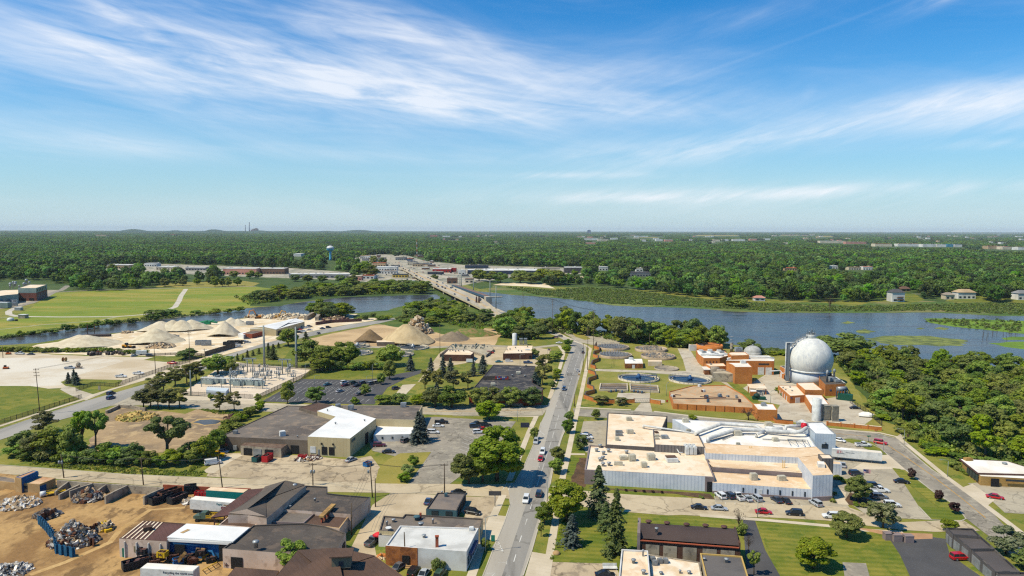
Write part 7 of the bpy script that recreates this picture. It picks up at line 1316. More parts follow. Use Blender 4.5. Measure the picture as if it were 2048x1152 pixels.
for u,vb,vt,w,k,l in ((994,962,850,108,'brighthi','largest broad bright green tree, at the corner of the junction'),(938,967,893,66,'oakhi','darker tree leaning on the left of the largest corner tree'),(965,964,880,60,'oakhi','middle dark tree behind the largest corner tree'),
 (1134,1044,956,76,'brighthi','broad maple behind blue spruce on the south lawn'),(1197,1032,934,58,'spruce','tall loose spruce by the factory street'),(1231,1110,982,58,'spruce','tallest dark spruce nearest the brick hall'),(1212,1060,1005,40,'spruce','dark spruce squeezed between the two tall ones'),(1144,1091,1030,48,'bluespruce','blue spruce standing alone on the mown south lawn'),(1089,1048,1003,32,'oak','small street tree left of the broad maple'),(1082,1073,1046,16,'open','thin sapling on the verge below the maple'),
 (1116,921,892,27,'oak','upper of two verge trees beside the queue of cars'),(1113,946,914,29,'oak','lower of two verge trees beside the queue of cars'),(1139,842,821,18,'oak','upper verge tree at the cross street'),(1136,866,838,22,'oak','lower verge tree at the cross street'),(1069,878,854,16,'oak','small tree on the left verge by the silver car'),(1137,692,677,17,'oak','upper tree on the inside of the bend'),(1134,706,688,18,'oak','lower tree on the inside of the bend'),(1114,750,737,15,'oak','upper street tree beside the school'),(1111,762,746,15,'oak','middle street tree beside the school'),(1105,778,760,16,'oak','lower street tree beside the school'),
 (1192,839,815,17,'bright','young tree on the lawn at the factory corner'),(1162,899,867,25,'bright','tree beside the cars left of the factory'),(1716,1002,950,46,'oakhi','dense conical tree by the flagpole'),(1766,1056,1000,52,'pale','pale flowering tree in the right lot'),(1694,1076,1023,62,'brighthi','rounded bright tree below the white suv'),(1627,1137,1071,70,'brighthi','rounded bright tree on the lower right lawn'),(1823,959,935,15,'purple','purple tree nearest the bend, first of three'),(1877,1003,979,16,'purple','purple tree in the middle of three on the verge'),(1909,1027,1001,20,'purple','largest purple tree, last of three on the verge'),(1900,1062,1036,30,'bright','small bright tree behind the garage row'),(2012,1108,1050,57,'pale','pale leaved tree between garages and right road'),(2056,1140,1100,50,'bright','bright bush tree at the lower right edge'),(1478,1064,1014,26,'bare','thin brown leaved tree at the head of the drive'),(1484,1070,1046,20,'brightshrub','green shrub under the thin brown tree'),(1497,1110,1066,24,'bare','brownish shrub tree along the drive'),(1508,1150,1100,26,'open','loose shrub tree at the bottom of the drive'),
 (979,840,799,48,'oak','grey green tree at the cross street corner below the school'),(904,816,771,46,'oak','second street tree from the left before the school'),(870,814,772,46,'oak','leftmost street tree before the school'),(960,814,773,42,'oak','third street tree from the left before the school'),(986,813,774,38,'oak','fourth street tree from the left before the school'),(1022,813,772,40,'oak','fifth street tree from the left before the school'),(1061,812,774,44,'oak','rightmost street tree before the school'),(838,810,786,34,'bright','bright low tree left of the school street trees'),(800,808,786,34,'bright','bright low tree near the car park exit'),(768,808,787,32,'bright','bright low tree at the car park corner'),
 (821,741,709,24,'bluespruce','spruce alone on the lawn by the curving drive'),(850,778,736,30,'pine','dark pine at the left of the school grove'),(877,781,736,30,'pine','second dark pine of the school grove'),(907,782,736,32,'pine','third dark pine of the school grove'),(936,778,739,30,'pine','right dark pine of the school grove'),(862,752,716,22,'bluespruce','left blue spruce behind the school grove'),(886,756,711,22,'bluespruce','tall blue spruce behind the school grove'),(901,757,716,24,'bluespruce','third blue spruce behind the school grove'),(947,752,721,18,'bluespruce','slim blue spruce left of the black roof'),(966,747,711,28,'bluespruce','large blue spruce at the corner of the black roof'),(873,790,765,18,'bluespruce','small blue spruce in front of the pines'),
 (1090,757,703,36,'pine','tall dark pine right of the black roof'),(1085,770,728,30,'pine','lower dark pine right of the black roof'),(1070,778,744,30,'bluespruce','blue spruce in front of the dark pines'),(1071,714,696,18,'oak','round tree beside the blower house'),(1110,722,701,26,'oak','round tree by the flag on the lawn'),(575,808,757,26,'bright','slim tree at the left of the dark car park'),(632,808,770,36,'oakhi','round dense tree at the front of the dark car park'),(779,759,718,24,'oak','upright tree on the lawn edge by the curving drive'),(762,769,745,16,'oak','small tree on the upper parking island'),(731,791,767,19,'oak','small tree on the lower parking island'),(711,808,794,17,'shrub','round shrub at the car park corner'),(422,800,786,12,'oak','small round tree before the control shed'),(437,800,788,10,'oak','tiny round tree before the substation fence'),(515,805,786,14,'oak','small round tree at the substation corner'),
 (622,732,678,56,'oak','left broad tree in the group above the car park lawn'),(690,734,676,54,'oakhi','tallest tree in the group above the car park lawn'),(656,736,690,50,'oak','middle tree in the group above the car park lawn'),(640,742,704,46,'oak','lower tree in the group above the car park lawn'),(780,732,687,48,'oak','tree in front of the pale rimmed clarifier'),(577,692,652,38,'bright','bright tree in front of the white warehouse'),(612,690,664,22,'spruce','dark tree right of the bright warehouse tree'),(537,716,686,15,'spruce','tall left spruce of the pair on the substation lawn'),(547,719,689,22,'spruce','broad right spruce of the pair on the substation lawn'),(437,748,706,54,'oak','round tree on the boulevard verge at the substation'),(460,748,718,26,'oak','smaller tree right of the round boulevard tree'),
 (137,767,745,15,'bluespruce','left spruce on the contractor lawn'),(148,762,739,15,'bluespruce','back spruce on the contractor lawn'),(153,770,745,22,'bluespruce','largest spruce on the contractor lawn'),(372,717,696,38,'oak','round bush tree on the contractor yard lawn'),(440,824,780,26,'pine','left sparse pine beside the cross street'),(469,823,779,32,'pine','right sparse pine beside the cross street'),
 (333,922,830,82,'open','large open crowned tree in the hedge by the dirt lot'),(165,897,822,46,'open','left of two slim trees in the hedge'),(191,900,819,44,'open','right of two slim trees in the hedge'),(88,868,818,46,'pine','dark pine at the left hedge beside the boulevard'),(110,915,848,64,'oak','bushy tree in the left hedge'),(140,918,848,44,'oak','grey green tree in the left hedge'),(45,905,862,46,'oak','leftmost bushy tree of the hedge'),(75,915,860,46,'oak','second bushy tree of the hedge'),(266,926,882,34,'oak','upright shrub tree in the middle of the hedge'),(408,922,868,42,'oak','dense tree where the hedge meets the brown hall'),(430,905,858,36,'oak','tree against the left wall of the brown hall'),(374,925,885,36,'oak','dense bush right of the large open tree'),
 (583,1142,1072,62,'oakhi','tree rising beside the brown cupola shed'),(876,1145,1116,26,'brightshrub','bright shrub in front of the white corner shop'),(970,1100,1073,15,'oak','small street tree beside the corner shop'),(828,934,909,20,'oak','upper shrub on the dry grass island'),(817,951,927,24,'oak','middle shrub on the dry grass island'),(808,963,944,24,'oak','lower shrub on the dry grass island'),(837,886,824,38,'bluespruce','big blue spruce in front of the white annex'),(846,880,832,28,'bluespruce','second blue spruce just behind the big one'),(1205,810,790,32,'pine','left dark bush by the works gate'),(1240,810,793,28,'pine','right dark bush by the works gate'),(1497,840,815,32,'bare','reddish bare tree before the panelled brick wall'),(1385,839,829,15,'brightshrub','yellow green shrub on the works verge'),(1498,706,678,42,'oak','tree between the chimney stack and dome'),(1687,716,663,86,'oak','broad tree right of the sphere by the river'),(1996,737,709,30,'oak','lone pale tree at the river edge far right'),(1660,622,590,18,'bare','dead bare tree on the far river bank'),(1470,613,588,40,'oak','round tree on the far bank lawn'),(1482,616,597,26,'bright','small golden tree on the far bank lawn'),
 (560,601,568,14,'bare','pale dead tree on the pond island bank')):tree(u,vb,vt,w,k,l)
G='pines along the boulevard'
for u,vb in ((287,816),(301,815),(317,818),(338,816),(360,816),(309,792),(327,782),(350,772),(374,767),(393,762)):tree(u,vb,vb-43,38,'pine','dark pine in the row between boulevard and substation',G)
for u,vb,vt in ((475,721,707),(486,721,709),(495,715,700),(506,712,700),(518,708,696),(557,696,685)):tree(u,vb,vt,10,'spruce','young spruce in the row along the far boulevard','young spruces along the boulevard')
for u in range(80,240,11):tree(u+rnd.uniform(-2,2),704+rnd.uniform(-1,1),696+rnd.uniform(-2,1),17,'brightshrub','shrub of the hedge below the grey gravel piles','hedge below the gravel piles')
for u in range(250,298,10):tree(u,708,699,16,'brightshrub','shrub of the short hedge before the yellow loader','short hedge before the loader')
for u in range(0,80,12):tree(u,703,693,17,'brightshrub','shrub of the hedge at the left canal bank','left canal hedge')
for u in range(655,770,11):tree(u+rnd.uniform(-2,2),740+rnd.uniform(-2,1),722+rnd.uniform(-3,3),24,'shrub','shrub of the hedge along the car park lawn','hedge above the car park lawn')
for u,vb in ((60,918),(90,922),(122,924),(150,925),(178,926),(205,928),(230,929),(252,930),(285,930),(300,932),(320,931),(350,930),(390,928),(155,910),(215,915),(240,918),(130,905),(35,912)):tree(u,vb,vb-rnd.uniform(24,36),rnd.uniform(32,42),rnd.choice(('shrub','shrub','oak')),'bush in the overgrown hedge along the grass strip','overgrown hedge')
for u,vb in ((445,868),(455,858),(468,850),(480,842),(495,834),(508,826),(518,820),(438,878),(474,858),(425,885)):tree(u,vb,vb-rnd.uniform(14,20),rnd.uniform(22,28),'brightshrub','shrub along the edge of the brown grey hall','shrubs beside the brown grey hall')
for u,v in ((1554,782),(1560,787),(1565,792),(1572,797),(1577,801)):tree(u,v,v-7,9,'shrub','clipped round bush before the orange brick wing','clipped bushes by the brick wing')
for u,v in ((1216,984),(1234,985),(1252,986),(1270,987),(1288,988),(1306,989),(1324,990)):tree(u,v-3,v-9,6,'purple','small purple bush against the white factory wall','purple bushes by the factory wall')
for u,v,w in ((1672,958,14),(1681,960,12),(1690,966,14),(1668,990,12),(1666,1005,12),(1710,1012,14),(1726,1014,14),(1742,1010,14),(1400,996,8),(1406,998,8)):tree(u,v,v-w*.6,w,rnd.choice(('shrub','brightshrub')),'low planting beside the factory entrance path','factory entrance planting')
for u,v,w in ((1908,933,26),(1917,940,18),(1927,944,16),(1936,950,16)):tree(u,v,v-w*.5,w,'shrub','bush along the wall of the tan brick office','bushes by the tan office')
for i in range(16):u=20+i*22+rnd.uniform(-6,6);tree(u,680-.13*u+rnd.uniform(-4,1),672-.13*u+rnd.uniform(-8,-1),rnd.uniform(12,26),'shrub','bush on the stony far bank of the canal','bushes on the far canal bank')
for u,v,w in ((312,634,40),(335,632,36),(392,628,20),(430,627,24),(455,625,20),(345,630,30),(478,622,22)):tree(u,v,v-w*.4,w,'shrub','dark bush where the gravel path meets the canal','canal bushes by the gravel path')
def inside(px,poly):
 x,y=px;r=False;n=len(poly)
 for i in range(n):
  a,b=poly[i],poly[i-1]
  if (a[1]>y) !=(b[1]>y) and x<(b[0]-a[0])*(y-a[1])/(b[1]-a[1])+a[0]:r=not r
 return r
def grove(poly,n,label,group,kinds,H=(9,14),R=(3.4,5.5),gap=.75,sd=0):
 r=random.Random(sd+5);W=[P(u,v) for u,v in poly];xs=[p.x for p in W];ys=[p.y for p in W];pw=[(p.x,p.y) for p in W];k=tries=0
 while k<n and tries<60*n:
  tries +=1;x,y=r.uniform(min(xs),max(xs)),r.uniform(min(ys),max(ys));Rr=r.uniform(*R)
  if not inside((x,y),pw) or any((x-a)**2+(y-b)**2<(gap*(Rr+c))**2 for a,b,c in TREES[-260:]):continue
  TREES.append((x,y,Rr));tree_at(Vector((x,y,0)),Rr,r.uniform(*H)*(.8+.2*Rr/R[1]),r.choice(kinds),label,group);k +=1
 return k
sheet('woodland_ground',[(1690,722),(1760,724),(1886,731),(2048,747),(2300,780),(2500,990),(2110,955),(1975,928),(1900,918),(1850,895),(1815,868),(1770,840),(1735,800),(1700,762)],3.3,FLOORM,wob=1.5,step=6)
GROVES=[
 ([(1655,712),(1760,722),(1886,729),(2048,745),(2260,775),(2260,960),(2048,935),(1930,914),(1870,905),(1830,872),(1795,850),(1772,830),(1738,790),(1705,762),(1690,745)],126,'broadleaf tree in the dense wood right of the works','wood right of the works',('oak','oak','oak','oakhi','bright','bright','open'),(8.5,13),(4.4,6.8),.46),
 ([(1105,668),(1120,652),(1160,658),(1210,668),(1300,678),(1380,687),(1440,690),(1438,702),(1370,697),(1300,692),(1240,684),(1180,672),(1130,668)],26,'riverside tree in the belt behind the filter beds','riverside trees behind the filter beds',('oak','oak','bright','oakhi'),(14,20),(6,9),.42),
 ([(1005,640),(1060,640),(1098,646),(1100,672),(1060,682),(1010,676),(975,655),(965,640),(985,634)],20,'tree in the clump where the road leaves the causeway','trees at the causeway end',('oak','oak','bright'),(10,16),(6,9),.42),
 ([(800,638),(845,612),(895,613),(935,632),(968,646),(965,662),(930,656),(880,646),(865,656),(855,643)],36,'tree on the overgrown mound beside the bridge approach','trees on the mound',('oak','oak','bright'),(8,12.5),(5.5,8),.42),
 ([(622,628),(640,624),(700,627),(712,634),(660,638),(625,634)],9,'tree in the clump at the pond edge by the debris bay','pond edge trees',('oak','bright'),(11,15),(7,9),.45),
 ([(500,611),(560,602),(620,596),(720,590),(846,587),(852,581),(815,575),(760,571),(690,575),(600,584),(520,594),(470,596)],46,'tree on the far bank of the pond','trees on the far pond bank',('oak','oak','bright'),(10,15),(8,12),.45),
 ([(700,641),(750,632),(800,636),(850,645),(820,648),(760,642)],14,'shrub along the boulevard below the mound','shrubs below the mound',('shrub','brightshrub'),(3,5.5),(3,5),.5)]
for i,q in enumerate(GROVES):grove(*q,sd=i)
grove([(1740,800),(1800,850),(1880,908),(1960,920),(2100,945),(2100,955),(1950,930),(1860,912),(1790,862),(1735,815)],24,'undergrowth bush along the edge of the wood','undergrowth at the wood edge',('shrub','brightshrub'),(2,4),(2.2,4),.5,9)
grove([(1525,699),(1570,701),(1580,705),(1560,716),(1520,706)],10,'marsh shrub behind the orange brick hall','marsh shrubs behind the hall',('brightshrub','shrub'),(1.5,3),(3,5),.5,11)
SH=[]
def keep_open(u0,u1,vb,back=25,hgt=16,hb=6):
 a,b_=P(u0,vb),P(u1,vb);d=math.hypot((a.x+b_.x)/2,(a.y+b_.y)/2);hgt=24 if d>1800 else hgt+3;SH.append((math.atan2(a.x,a.y)-.001,math.atan2(b_.x,b_.y)+.001,d*(1-max(0,(hgt-hb*.5))/(HC-hb*.5)),d+back))
TWN={k:mat('town_'+k,A(*c),A(*[x*.86 for x in c]),.05,fine=.05) for k,c in dict(white=(240,238,232),cream=(232,216,188),tan=(206,178,140),grey=(150,150,150),dark=(92,90,92),brown=(130,100,84),red=(190,50,46),pink=(226,160,140),orange=(204,110,70),blue=(84,108,136),navy=(58,74,96),yellow=(230,190,70),teal=(60,150,180),roof=(170,156,140)).items()}
def shop(label,u0,u1,vb,vt,wall,roof,dep=18,kind='flat',cat='building',group=None,rowwin=True):
 g_=P((u0+u1)/2,vb);w=(u1-u0)/PXM(g_);h=max(3.2,min(14,HT(g_+Vector((0,dep*.5,0)),vt)));t=thing('shop_building' if kind !='house' else 'house',label,cat,g_,0,group);keep_open(u0,u1,vb,dep+8,16,h)
 x0,x1,y0,y1=g_.x-w/2,g_.x+w/2,g_.y,g_.y+dep;mb=MB();mb.prism([(x0,y0),(x1,y0),(x1,y1),(x0,y1)],0,h,top=False);mb.build('wall',TWN[wall],t);mb=MB()
 if kind=='house':
  o=.8;r=h+min(4,dep*.3);a,b_,c,d=(x0-o,y0-o,h),(x1+o,y0-o,h),(x1+o,y1+o,h),(x0-o,y1+o,h);m0,m1=(x0+dep*.35,(y0+y1)/2,r),(x1-dep*.35,(y0+y1)/2,r);mb.face([a,b_,m1,m0]);mb.face([c,d,m0,m1]);mb.face([b_,c,m1]);mb.face([d,a,m0])
 else:mb.poly([(x0,y0),(x1,y0),(x1,y1),(x0,y1)],h+.02);mb.box(((x0+x1)/2,y0-.1,h-.3),(w+.2,.3,.9))
 mb.build('roof',TWN[roof],t)
 if kind !='house':
  for k in range(max(1,int(w/14))):mb=MB();mb.box((rnd.uniform(x0+2,x1-2),rnd.uniform(y0+3,y1-3),h+.8),(2.4,2,1.5));mb.build('roof_unit',TWN[rnd.choice(('grey','white','cream'))],t)
 if rowwin and w>5:
  n=max(2,min(12,int(w/5)))
  for k in range(n):mb=MB();mb.box((x0+(k+.5)*w/n,y0-.06,min(h*.5,2.2)),(w/n*.5,.2,min(h*.4,2)));mb.build('window',GLASS,t)
 return t
for a in (('long tan and white commercial building among trees at far left',215,258,537,529,'tan','white',30),('white metal building behind the field trees',289,313,533,526,'white','white',20),('long white roofed store left of centre',312,346,540,533,'cream','white',25),('pale store half hidden by trees, middle of the far left strip',371,411,541,534,'grey','white',20),('pinkish brown plant with white roof',446,513,549,536,'pink','white',25),('brown brick plant with white roof beside a car park',520,569,548,536,'brown','white',25),('long low store with white roof near the pond trees',578,700,556,547,'grey','white',22),('small pink shop near the large dark tree',697,723,561,551,'pink','cream',14),('red roofed shop right of the pink shop',724,748,558,550,'white','orange',14),
   ('tan roofed shop at the top of the strip',720,739,517,511,'white','tan',20),('orange roofed restaurant on the left of the highway',745,771,533,525,'tan','orange',16),('white motel block left of the highway',747,794,541,533,'white','white',18),('white roofed bank with many windows left of the highway',762,793,548,541,'white','roof',16),('petrol station with yellow banded canopy',785,815,555,548,'yellow','navy',14),('grey roofed store where the highway meets the trees',791,811,520,514,'grey','roof',25),('dark roofed diner on the right of the highway',815,833,530,523,'cream','dark',20),('dark roofed tyre shop beside the diner',825,845,533,527,'tan','dark',16),('low blue grey roofed store on the right of the highway',855,886,549,543,'navy','roof',16),('long white roofed hardware store',865,902,545,537,'red','white',20),('bright red store front at the end of the hardware store',901,912,544,536,'red','red',16),('brown tavern with blue awning near the bridge',894,914,567,556,'brown','brown',12),('white two storey block by the river trees',916,930,549,540,'white','white',16),('long dark roofed warehouse behind the white block',930,976,537,530,'navy','dark',30),('white roofed blue store facing the river trees',935,966,548,539,'navy','white',20),('largest store with broad white roof and dark blue walls',965,1075,549,539,'navy','white',60),('grey roofed store with cream front right of the largest store',1083,1120,545,535,'cream','roof',24),('white and dark store at the right end of the strip',1129,1165,546,534,'dark','white',24),('red brown roofed hall behind river trees',930,947,566,557,'cream','brown',14),('dark grey roofed plant among the right woods',1256,1302,553,544,'grey','dark',30),('white store glimpsed among the right woods',1198,1216,541,533,'white','white',16),('second white store glimpsed among the right woods',1272,1286,543,536,'white','cream',14),('red roofed house deep in the right woods',1569,1594,541,535,'tan','orange',16),('white house deep in the right woods',1659,1676,538,531,'white','white',14),('cream house deep in the right woods',1697,1722,540,534,'cream','tan',14),('pink trimmed white house deep in the right woods',1726,1747,540,533,'white','pink',14)):shop(*a)
for i in range(34):
 v=rnd.uniform(513,561);uc=790+(v-519)*1.55;s=rnd.choice((-1,1));u=uc+s*rnd.uniform(14,70)*(1+(v-519)/60);w=rnd.uniform(7,18)
 if 845<u<1000 and v>556:continue
 shop('small flat roofed shop in the crowded strip beyond the bridge',u,u+w,v,v-rnd.uniform(3,5),rnd.choice(('white','cream','tan','grey','brown','blue')),rnd.choice(('white','cream','roof','dark','grey','orange')),10,'flat','building','small shops of the strip',False)
for i in range(90):
 v=rnd.uniform(516,564);uc=790+(v-519)*1.55;u=uc+rnd.choice((-1,1))*rnd.uniform(3,75)
 if 850<u<990 and v>560:continue
 V(rnd.choice(('sedan','suv')),rnd.choice(('white','silver','navy','black','red','grey','white')),u,v,rnd.uniform(0,3.14),'car parked in the lots of the strip beyond the bridge','cars in the strip lots',simple=True)
TOWNG=mat('town_paving',A(196,184,164),A(150,146,132),.03,fine=.15,c3=A(110,120,70),lo=.42,hi=.6)
TOWN_PX=[(700,562),(735,540),(700,527),(705,512),(745,508),(812,510),(850,522),(930,530),(1075,534),(1170,536),(1165,548),(1075,552),(1010,556),(950,566),(920,572),(890,572),(850,562),(820,560),(790,566)]
LEFT_PX=[(205,541),(215,530),(330,528),(580,536),(705,545),(700,560),(620,558),(480,553),(300,545)]
sheet('town_paving',TOWN_PX,1.2,TOWNG);sheet('town_paving',LEFT_PX,1.2,TOWNG);sheet('lawn',[(310,574),(330,566),(480,561),(520,566),(505,573),(372,575)],1.9,DRYG);sheet('beach',[(985,570),(1060,573),(1110,577),(1090,567),(1010,565)],3.3,SANDY);sheet('beach',[(1130,553),(1170,553),(1165,558),(1125,557)],3.3,SANDY)
sheet('lawn',[(1470,610),(1510,602),(1560,603),(1560,612),(1500,616)],3.5,LAWN);sheet('lawn',[(1765,602),(1780,586),(1830,588),(1850,600),(1810,608)],3.5,LAWN);sheet('lawn',[(1890,603),(1910,590),(1965,592),(2060,600),(2060,606),(1960,604)],3.5,LAWN);ribbon('road',[(1760,588),(1830,588),(1900,588),(1980,590),(2080,594)],7,3.2,OLDASP)
h=shop('three storey white house with brown balconies on the far bank',1784,1809,604,584,'white','dark',12,'house','house');g_=P(1799,604)
for z in (2.6,5.2):mb=MB();mb.box((g_.x,g_.y-1.0,z),(7,2.2,.25));mb.box((g_.x,g_.y-2.0,z+.6),(7,.1,.8));mb.build('balcony',TWN['brown'],h)
for a in (('tan bungalow above the white house with balconies',1803,1821,583,577,'tan','brown',10),('long white house with tan hip roof on the far bank',1916,1951,598,584,'white','tan',12),('small cottage with porch left of the long white house',1891,1909,599,589,'cream','roof',9),('white house at the right edge of the far bank',2036,2064,600,586,'white','grey',12),('small white shed with red roof on the far bank lawn',1510,1530,602,595,'white','pink',8)):shop(*a[:8],'house','house')
for i,(u0,u1,vb,wl,rf,lb) in enumerate(((1168,1196,480,'white','cream','pale hospital wing far off among the woods'),(1196,1216,482,'cream','white','taller cream hospital block far off among the woods'),(1222,1236,479,'white','white','small white block right of the far hospital'),(1269,1296,474,'white','white','flat white warehouse near the horizon'),(1282,1292,483,'white','cream','tiny white building left of a far group'),(1312,1326,482,'white','white','white building of a far group, centre right'),(1330,1346,483,'pink','white','pinkish building of a far group, centre right'),(1427,1440,483,'cream','cream','cream store at the left of the far right retail park'),(1445,1457,482,'white','white','white store in the far right retail park'),(1466,1490,482,'white','cream','long white store in the far right retail park'),(1500,1514,481,'pink','white','pinkish store in the far right retail park'),(1529,1541,480,'white','white','small white store near the retail park'),(1640,1690,486,'cream','white','long cream terrace in the far right woods'),(1692,1734,488,'pink','tan','long pink terrace in the far right woods'),(1750,1784,493,'cream','orange','row of cream flats far right'),(1796,1842,493,'white','pink','row of pale flats far right'),(1846,1872,494,'white','white','white flats, brightest of the far right row'),(1874,1892,494,'white','cream','cream topped flats in the far right row'),(1894,1907,494,'teal','teal','bright blue building in the far right row'),(1909,1924,494,'white','blue','white building right of the blue one'),(1976,2001,498,'tan','orange','orange roofed terrace near the right edge'),(2005,2022,499,'cream','pink','cream terrace near the right edge'),(2036,2050,500,'white','tan','white block at the right edge'),(2034,2046,474,'white','white','white tank like block on the horizon far right'),(188,215,472,'tan','tan','tan block far off over the left woods'),(341,352,470,'orange','cream','small orange block far off over the left woods'),(587,602,513,'white','white','white roof among trees left of the water tower'),(860,876,473,'red','white','red and white roof near the centre horizon'),(885,900,474,'white','white','white roof near the centre horizon'))):shop(lb,u0,u1,vb,vb-(6 if vb>476 else 5),wl,rf,40,'flat','building',None,False)
for k in range(60):
 v=rnd.choice((rnd.uniform(470,476),rnd.uniform(476,488)));u=rnd.uniform(1180,2048) if k % 4 else rnd.uniform(860,1180);w=rnd.uniform(4,11);shop('tiny pale roof among the woods near the horizon',u,u+w,v,v-3,rnd.choice(('white','cream','pink','tan')),rnd.choice(('white','white','cream','orange','tan')),30,'flat','building','far roofs near the horizon',False)
for q in ([(1385,472),(1480,472),(1470,468.5),(1400,468.5)],[(1630,474),(1668,474),(1660,471),(1635,471)],[(1560,471),(1600,471),(1590,469),(1565,469)],[(1250,476),(1320,475.5),(1310,474)]):sheet('field',q,2.5,DRYG);a=[min(p[0] for p in q),max(p[0] for p in q),max(p[1] for p in q)];keep_open(a[0],a[1],a[2],2500,16,1)
def water_tower():
 g_=P(661,521);s=PXM(g_);t=thing('water_tower','blue and white bulb water tower rising out of the woods','water tower',g_);keep_open(652,670,521,10,16,10);zc=HT(g_,497);R=7.5/s;TB=plain('tower_blue',A(96,186,222),.5)
 mb=MB();mb.lathe((g_.x,g_.y,0),[(R*.55,0),(R*.30,zc*.18),(R*.26,zc*.6),(R*.34,zc-R*.85)],20);mb.build('stem',TB,t);mb=MB();mb.lathe((g_.x,g_.y,zc),[(R*.34,-R*.85),(R*.75,-R*.55),(R*.97,-R*.2),(R,0)],28,False);mb.build('lower_bowl',TB,t);mb=MB();mb.lathe((g_.x,g_.y,zc),[(R,0),(R*.95,R*.28),(R*.7,R*.58),(R*.3,R*.74),(.05,R*.78)],28);mb.build('upper_bowl',WHITEP,t);mb=MB()
 for k in range(8):a=k*math.pi/4;mb.tube([(g_.x+R*.25*math.cos(a),g_.y+R*.25*math.sin(a),zc+R*.7),(g_.x+R*.25*math.cos(a),g_.y+R*.25*math.sin(a),zc+R*1.05)],.12,4)
 mb.tube([(g_.x,g_.y,zc+R*.75),(g_.x,g_.y,zc+R*1.3)],.2,5);mb.build('top_railing',GALV,t)
water_tower()
g_=P(834,518);h=HT(g_,479);t=thing('radio_mast','slender red and white lattice radio mast among the far trees','mast',g_)
for k in range(8):z0,z1=h*k/8,h*(k+1)/8;mb=MB();[mb.tube([(g_.x+1.1*math.cos(a),g_.y+1.1*math.sin(a),z0),(g_.x+1.1*math.cos(a),g_.y+1.1*math.sin(a),z1)],.22,4) for a in (.5,2.6,4.7)];[mb.tube([(g_.x-1.1,g_.y,z0+j*h/32),(g_.x+1.1,g_.y,z0+(j+1)*h/32)],.15,4) for j in range(4)];mb.build('lattice_section',TWN['red'] if k % 2 else TWN['white'],t)
def stack(label,u,vt,r):g_=P(u,465.5);h=HT(g_,vt);mb=MB();mb.lathe((g_.x,g_.y,0),[(r*1.3,0),(r,h*.4),(r*.8,h)],12);o=mb.build('smoke_stack',TWN['grey']);o.location=(0,0,0);tag(o,label,'chimney')
stack('tall thin power station chimney on the horizon',499,444,11);stack('shorter power station chimney on the horizon',491,450,9)
b=P(511,465.5);mb=MB();mb.box((b.x,b.y,45),(120,60,90));mb.box((b.x-70,b.y,35),(60,50,70));mb.box((b.x+20,b.y,95),(50,40,20));obj1('power_station',mb,TWN['brown'],'blocky brown power station beside the chimneys on the horizon','building')
b=P(1178,468);mb=MB();mb.box((b.x,b.y,40),(70,60,80));mb.box((b.x,b.y,84),(40,40,8));obj1('tower_block',mb,TWN['blue'],'lone grey blue tower block on the horizon right of centre','building')
HILLM=mat('hill_woods',A(54,82,44),A(40,66,34),.004,fine=.2,fscale=.02)
def hill(u0,u1,vt,D):
 a0,a1=math.atan((u0-1024)/FPX),math.atan((u1-1024)/FPX);n=26;mb=MB();mb.smooth=True;rows=[]
 hh=HC+(459.5-.0+(((u0+u1)/2)-1024)*.00297-vt)/FPX*D
 for j in range(5):
  row=[]
  for i in range(n+1):f=i/n;a=a0+(a1-a0)*f;e=math.sin(math.pi*f)**.6*(.72+.28*math.sin(f*9+u0));q=(0,.55,1,.55,0)[j];dd=D+(j-2)*350;row.append((dd*math.sin(a),dd*math.cos(a),max(-3,hh*e*q)))
  rows.append(row)
 for j in range(4):
  for i in range(n):mb.face([rows[j][i],rows[j][i+1],rows[j+1][i+1],rows[j+1][i]])
 tag(mb.build('hills',HILLM),kind='structure')
for q in ((205,345,457.6,15000),(320,430,458.8,15600),(395,500,457.2,15200),(490,600,458.6,15800),(645,810,459.2,16500),(560,690,460,17000)):hill(*q)
def far_protos():
 L=[]
 for s in range(4):
  v,lc=lobes_crown(300+s,1300,H=17,R=9.2,base=.03,nl=22,ls=(.5,1.0),lobe=(.2,.4),rn=.28,up=.3);o=bpy.data.objects.new('forest_tree',q_mesh('forest_tree',v,FARL));L.append(o)
 P2=[]
 for s in range(3):
  rg=np.random.default_rng(900+s);vs=[]
  for k in range(24):
   c=np.array([rg.uniform(-42,42),rg.uniform(-42,42),0]);H_=rg.uniform(11,19);v,_=lobes_crown(1000+s*50+k,110,H=H_,R=rg.uniform(7,14),base=.0,nl=10,ls=(1.3,2.5),lobe=(.28,.5),up=.4,rn=.3);vs.append(v+c)
  P2.append(bpy.data.objects.new('forest_patch',q_mesh('forest_patch',np.concatenate(vs),FARL)))
 return L,P2
FA,FB=far_protos()
def collection(name,obs):c=bpy.data.collections.new(name);[c.objects.link(o) for o in obs];return c
CA,CB=collection('forest_tree_kinds',FA),collection('forest_patch_kinds',FB)
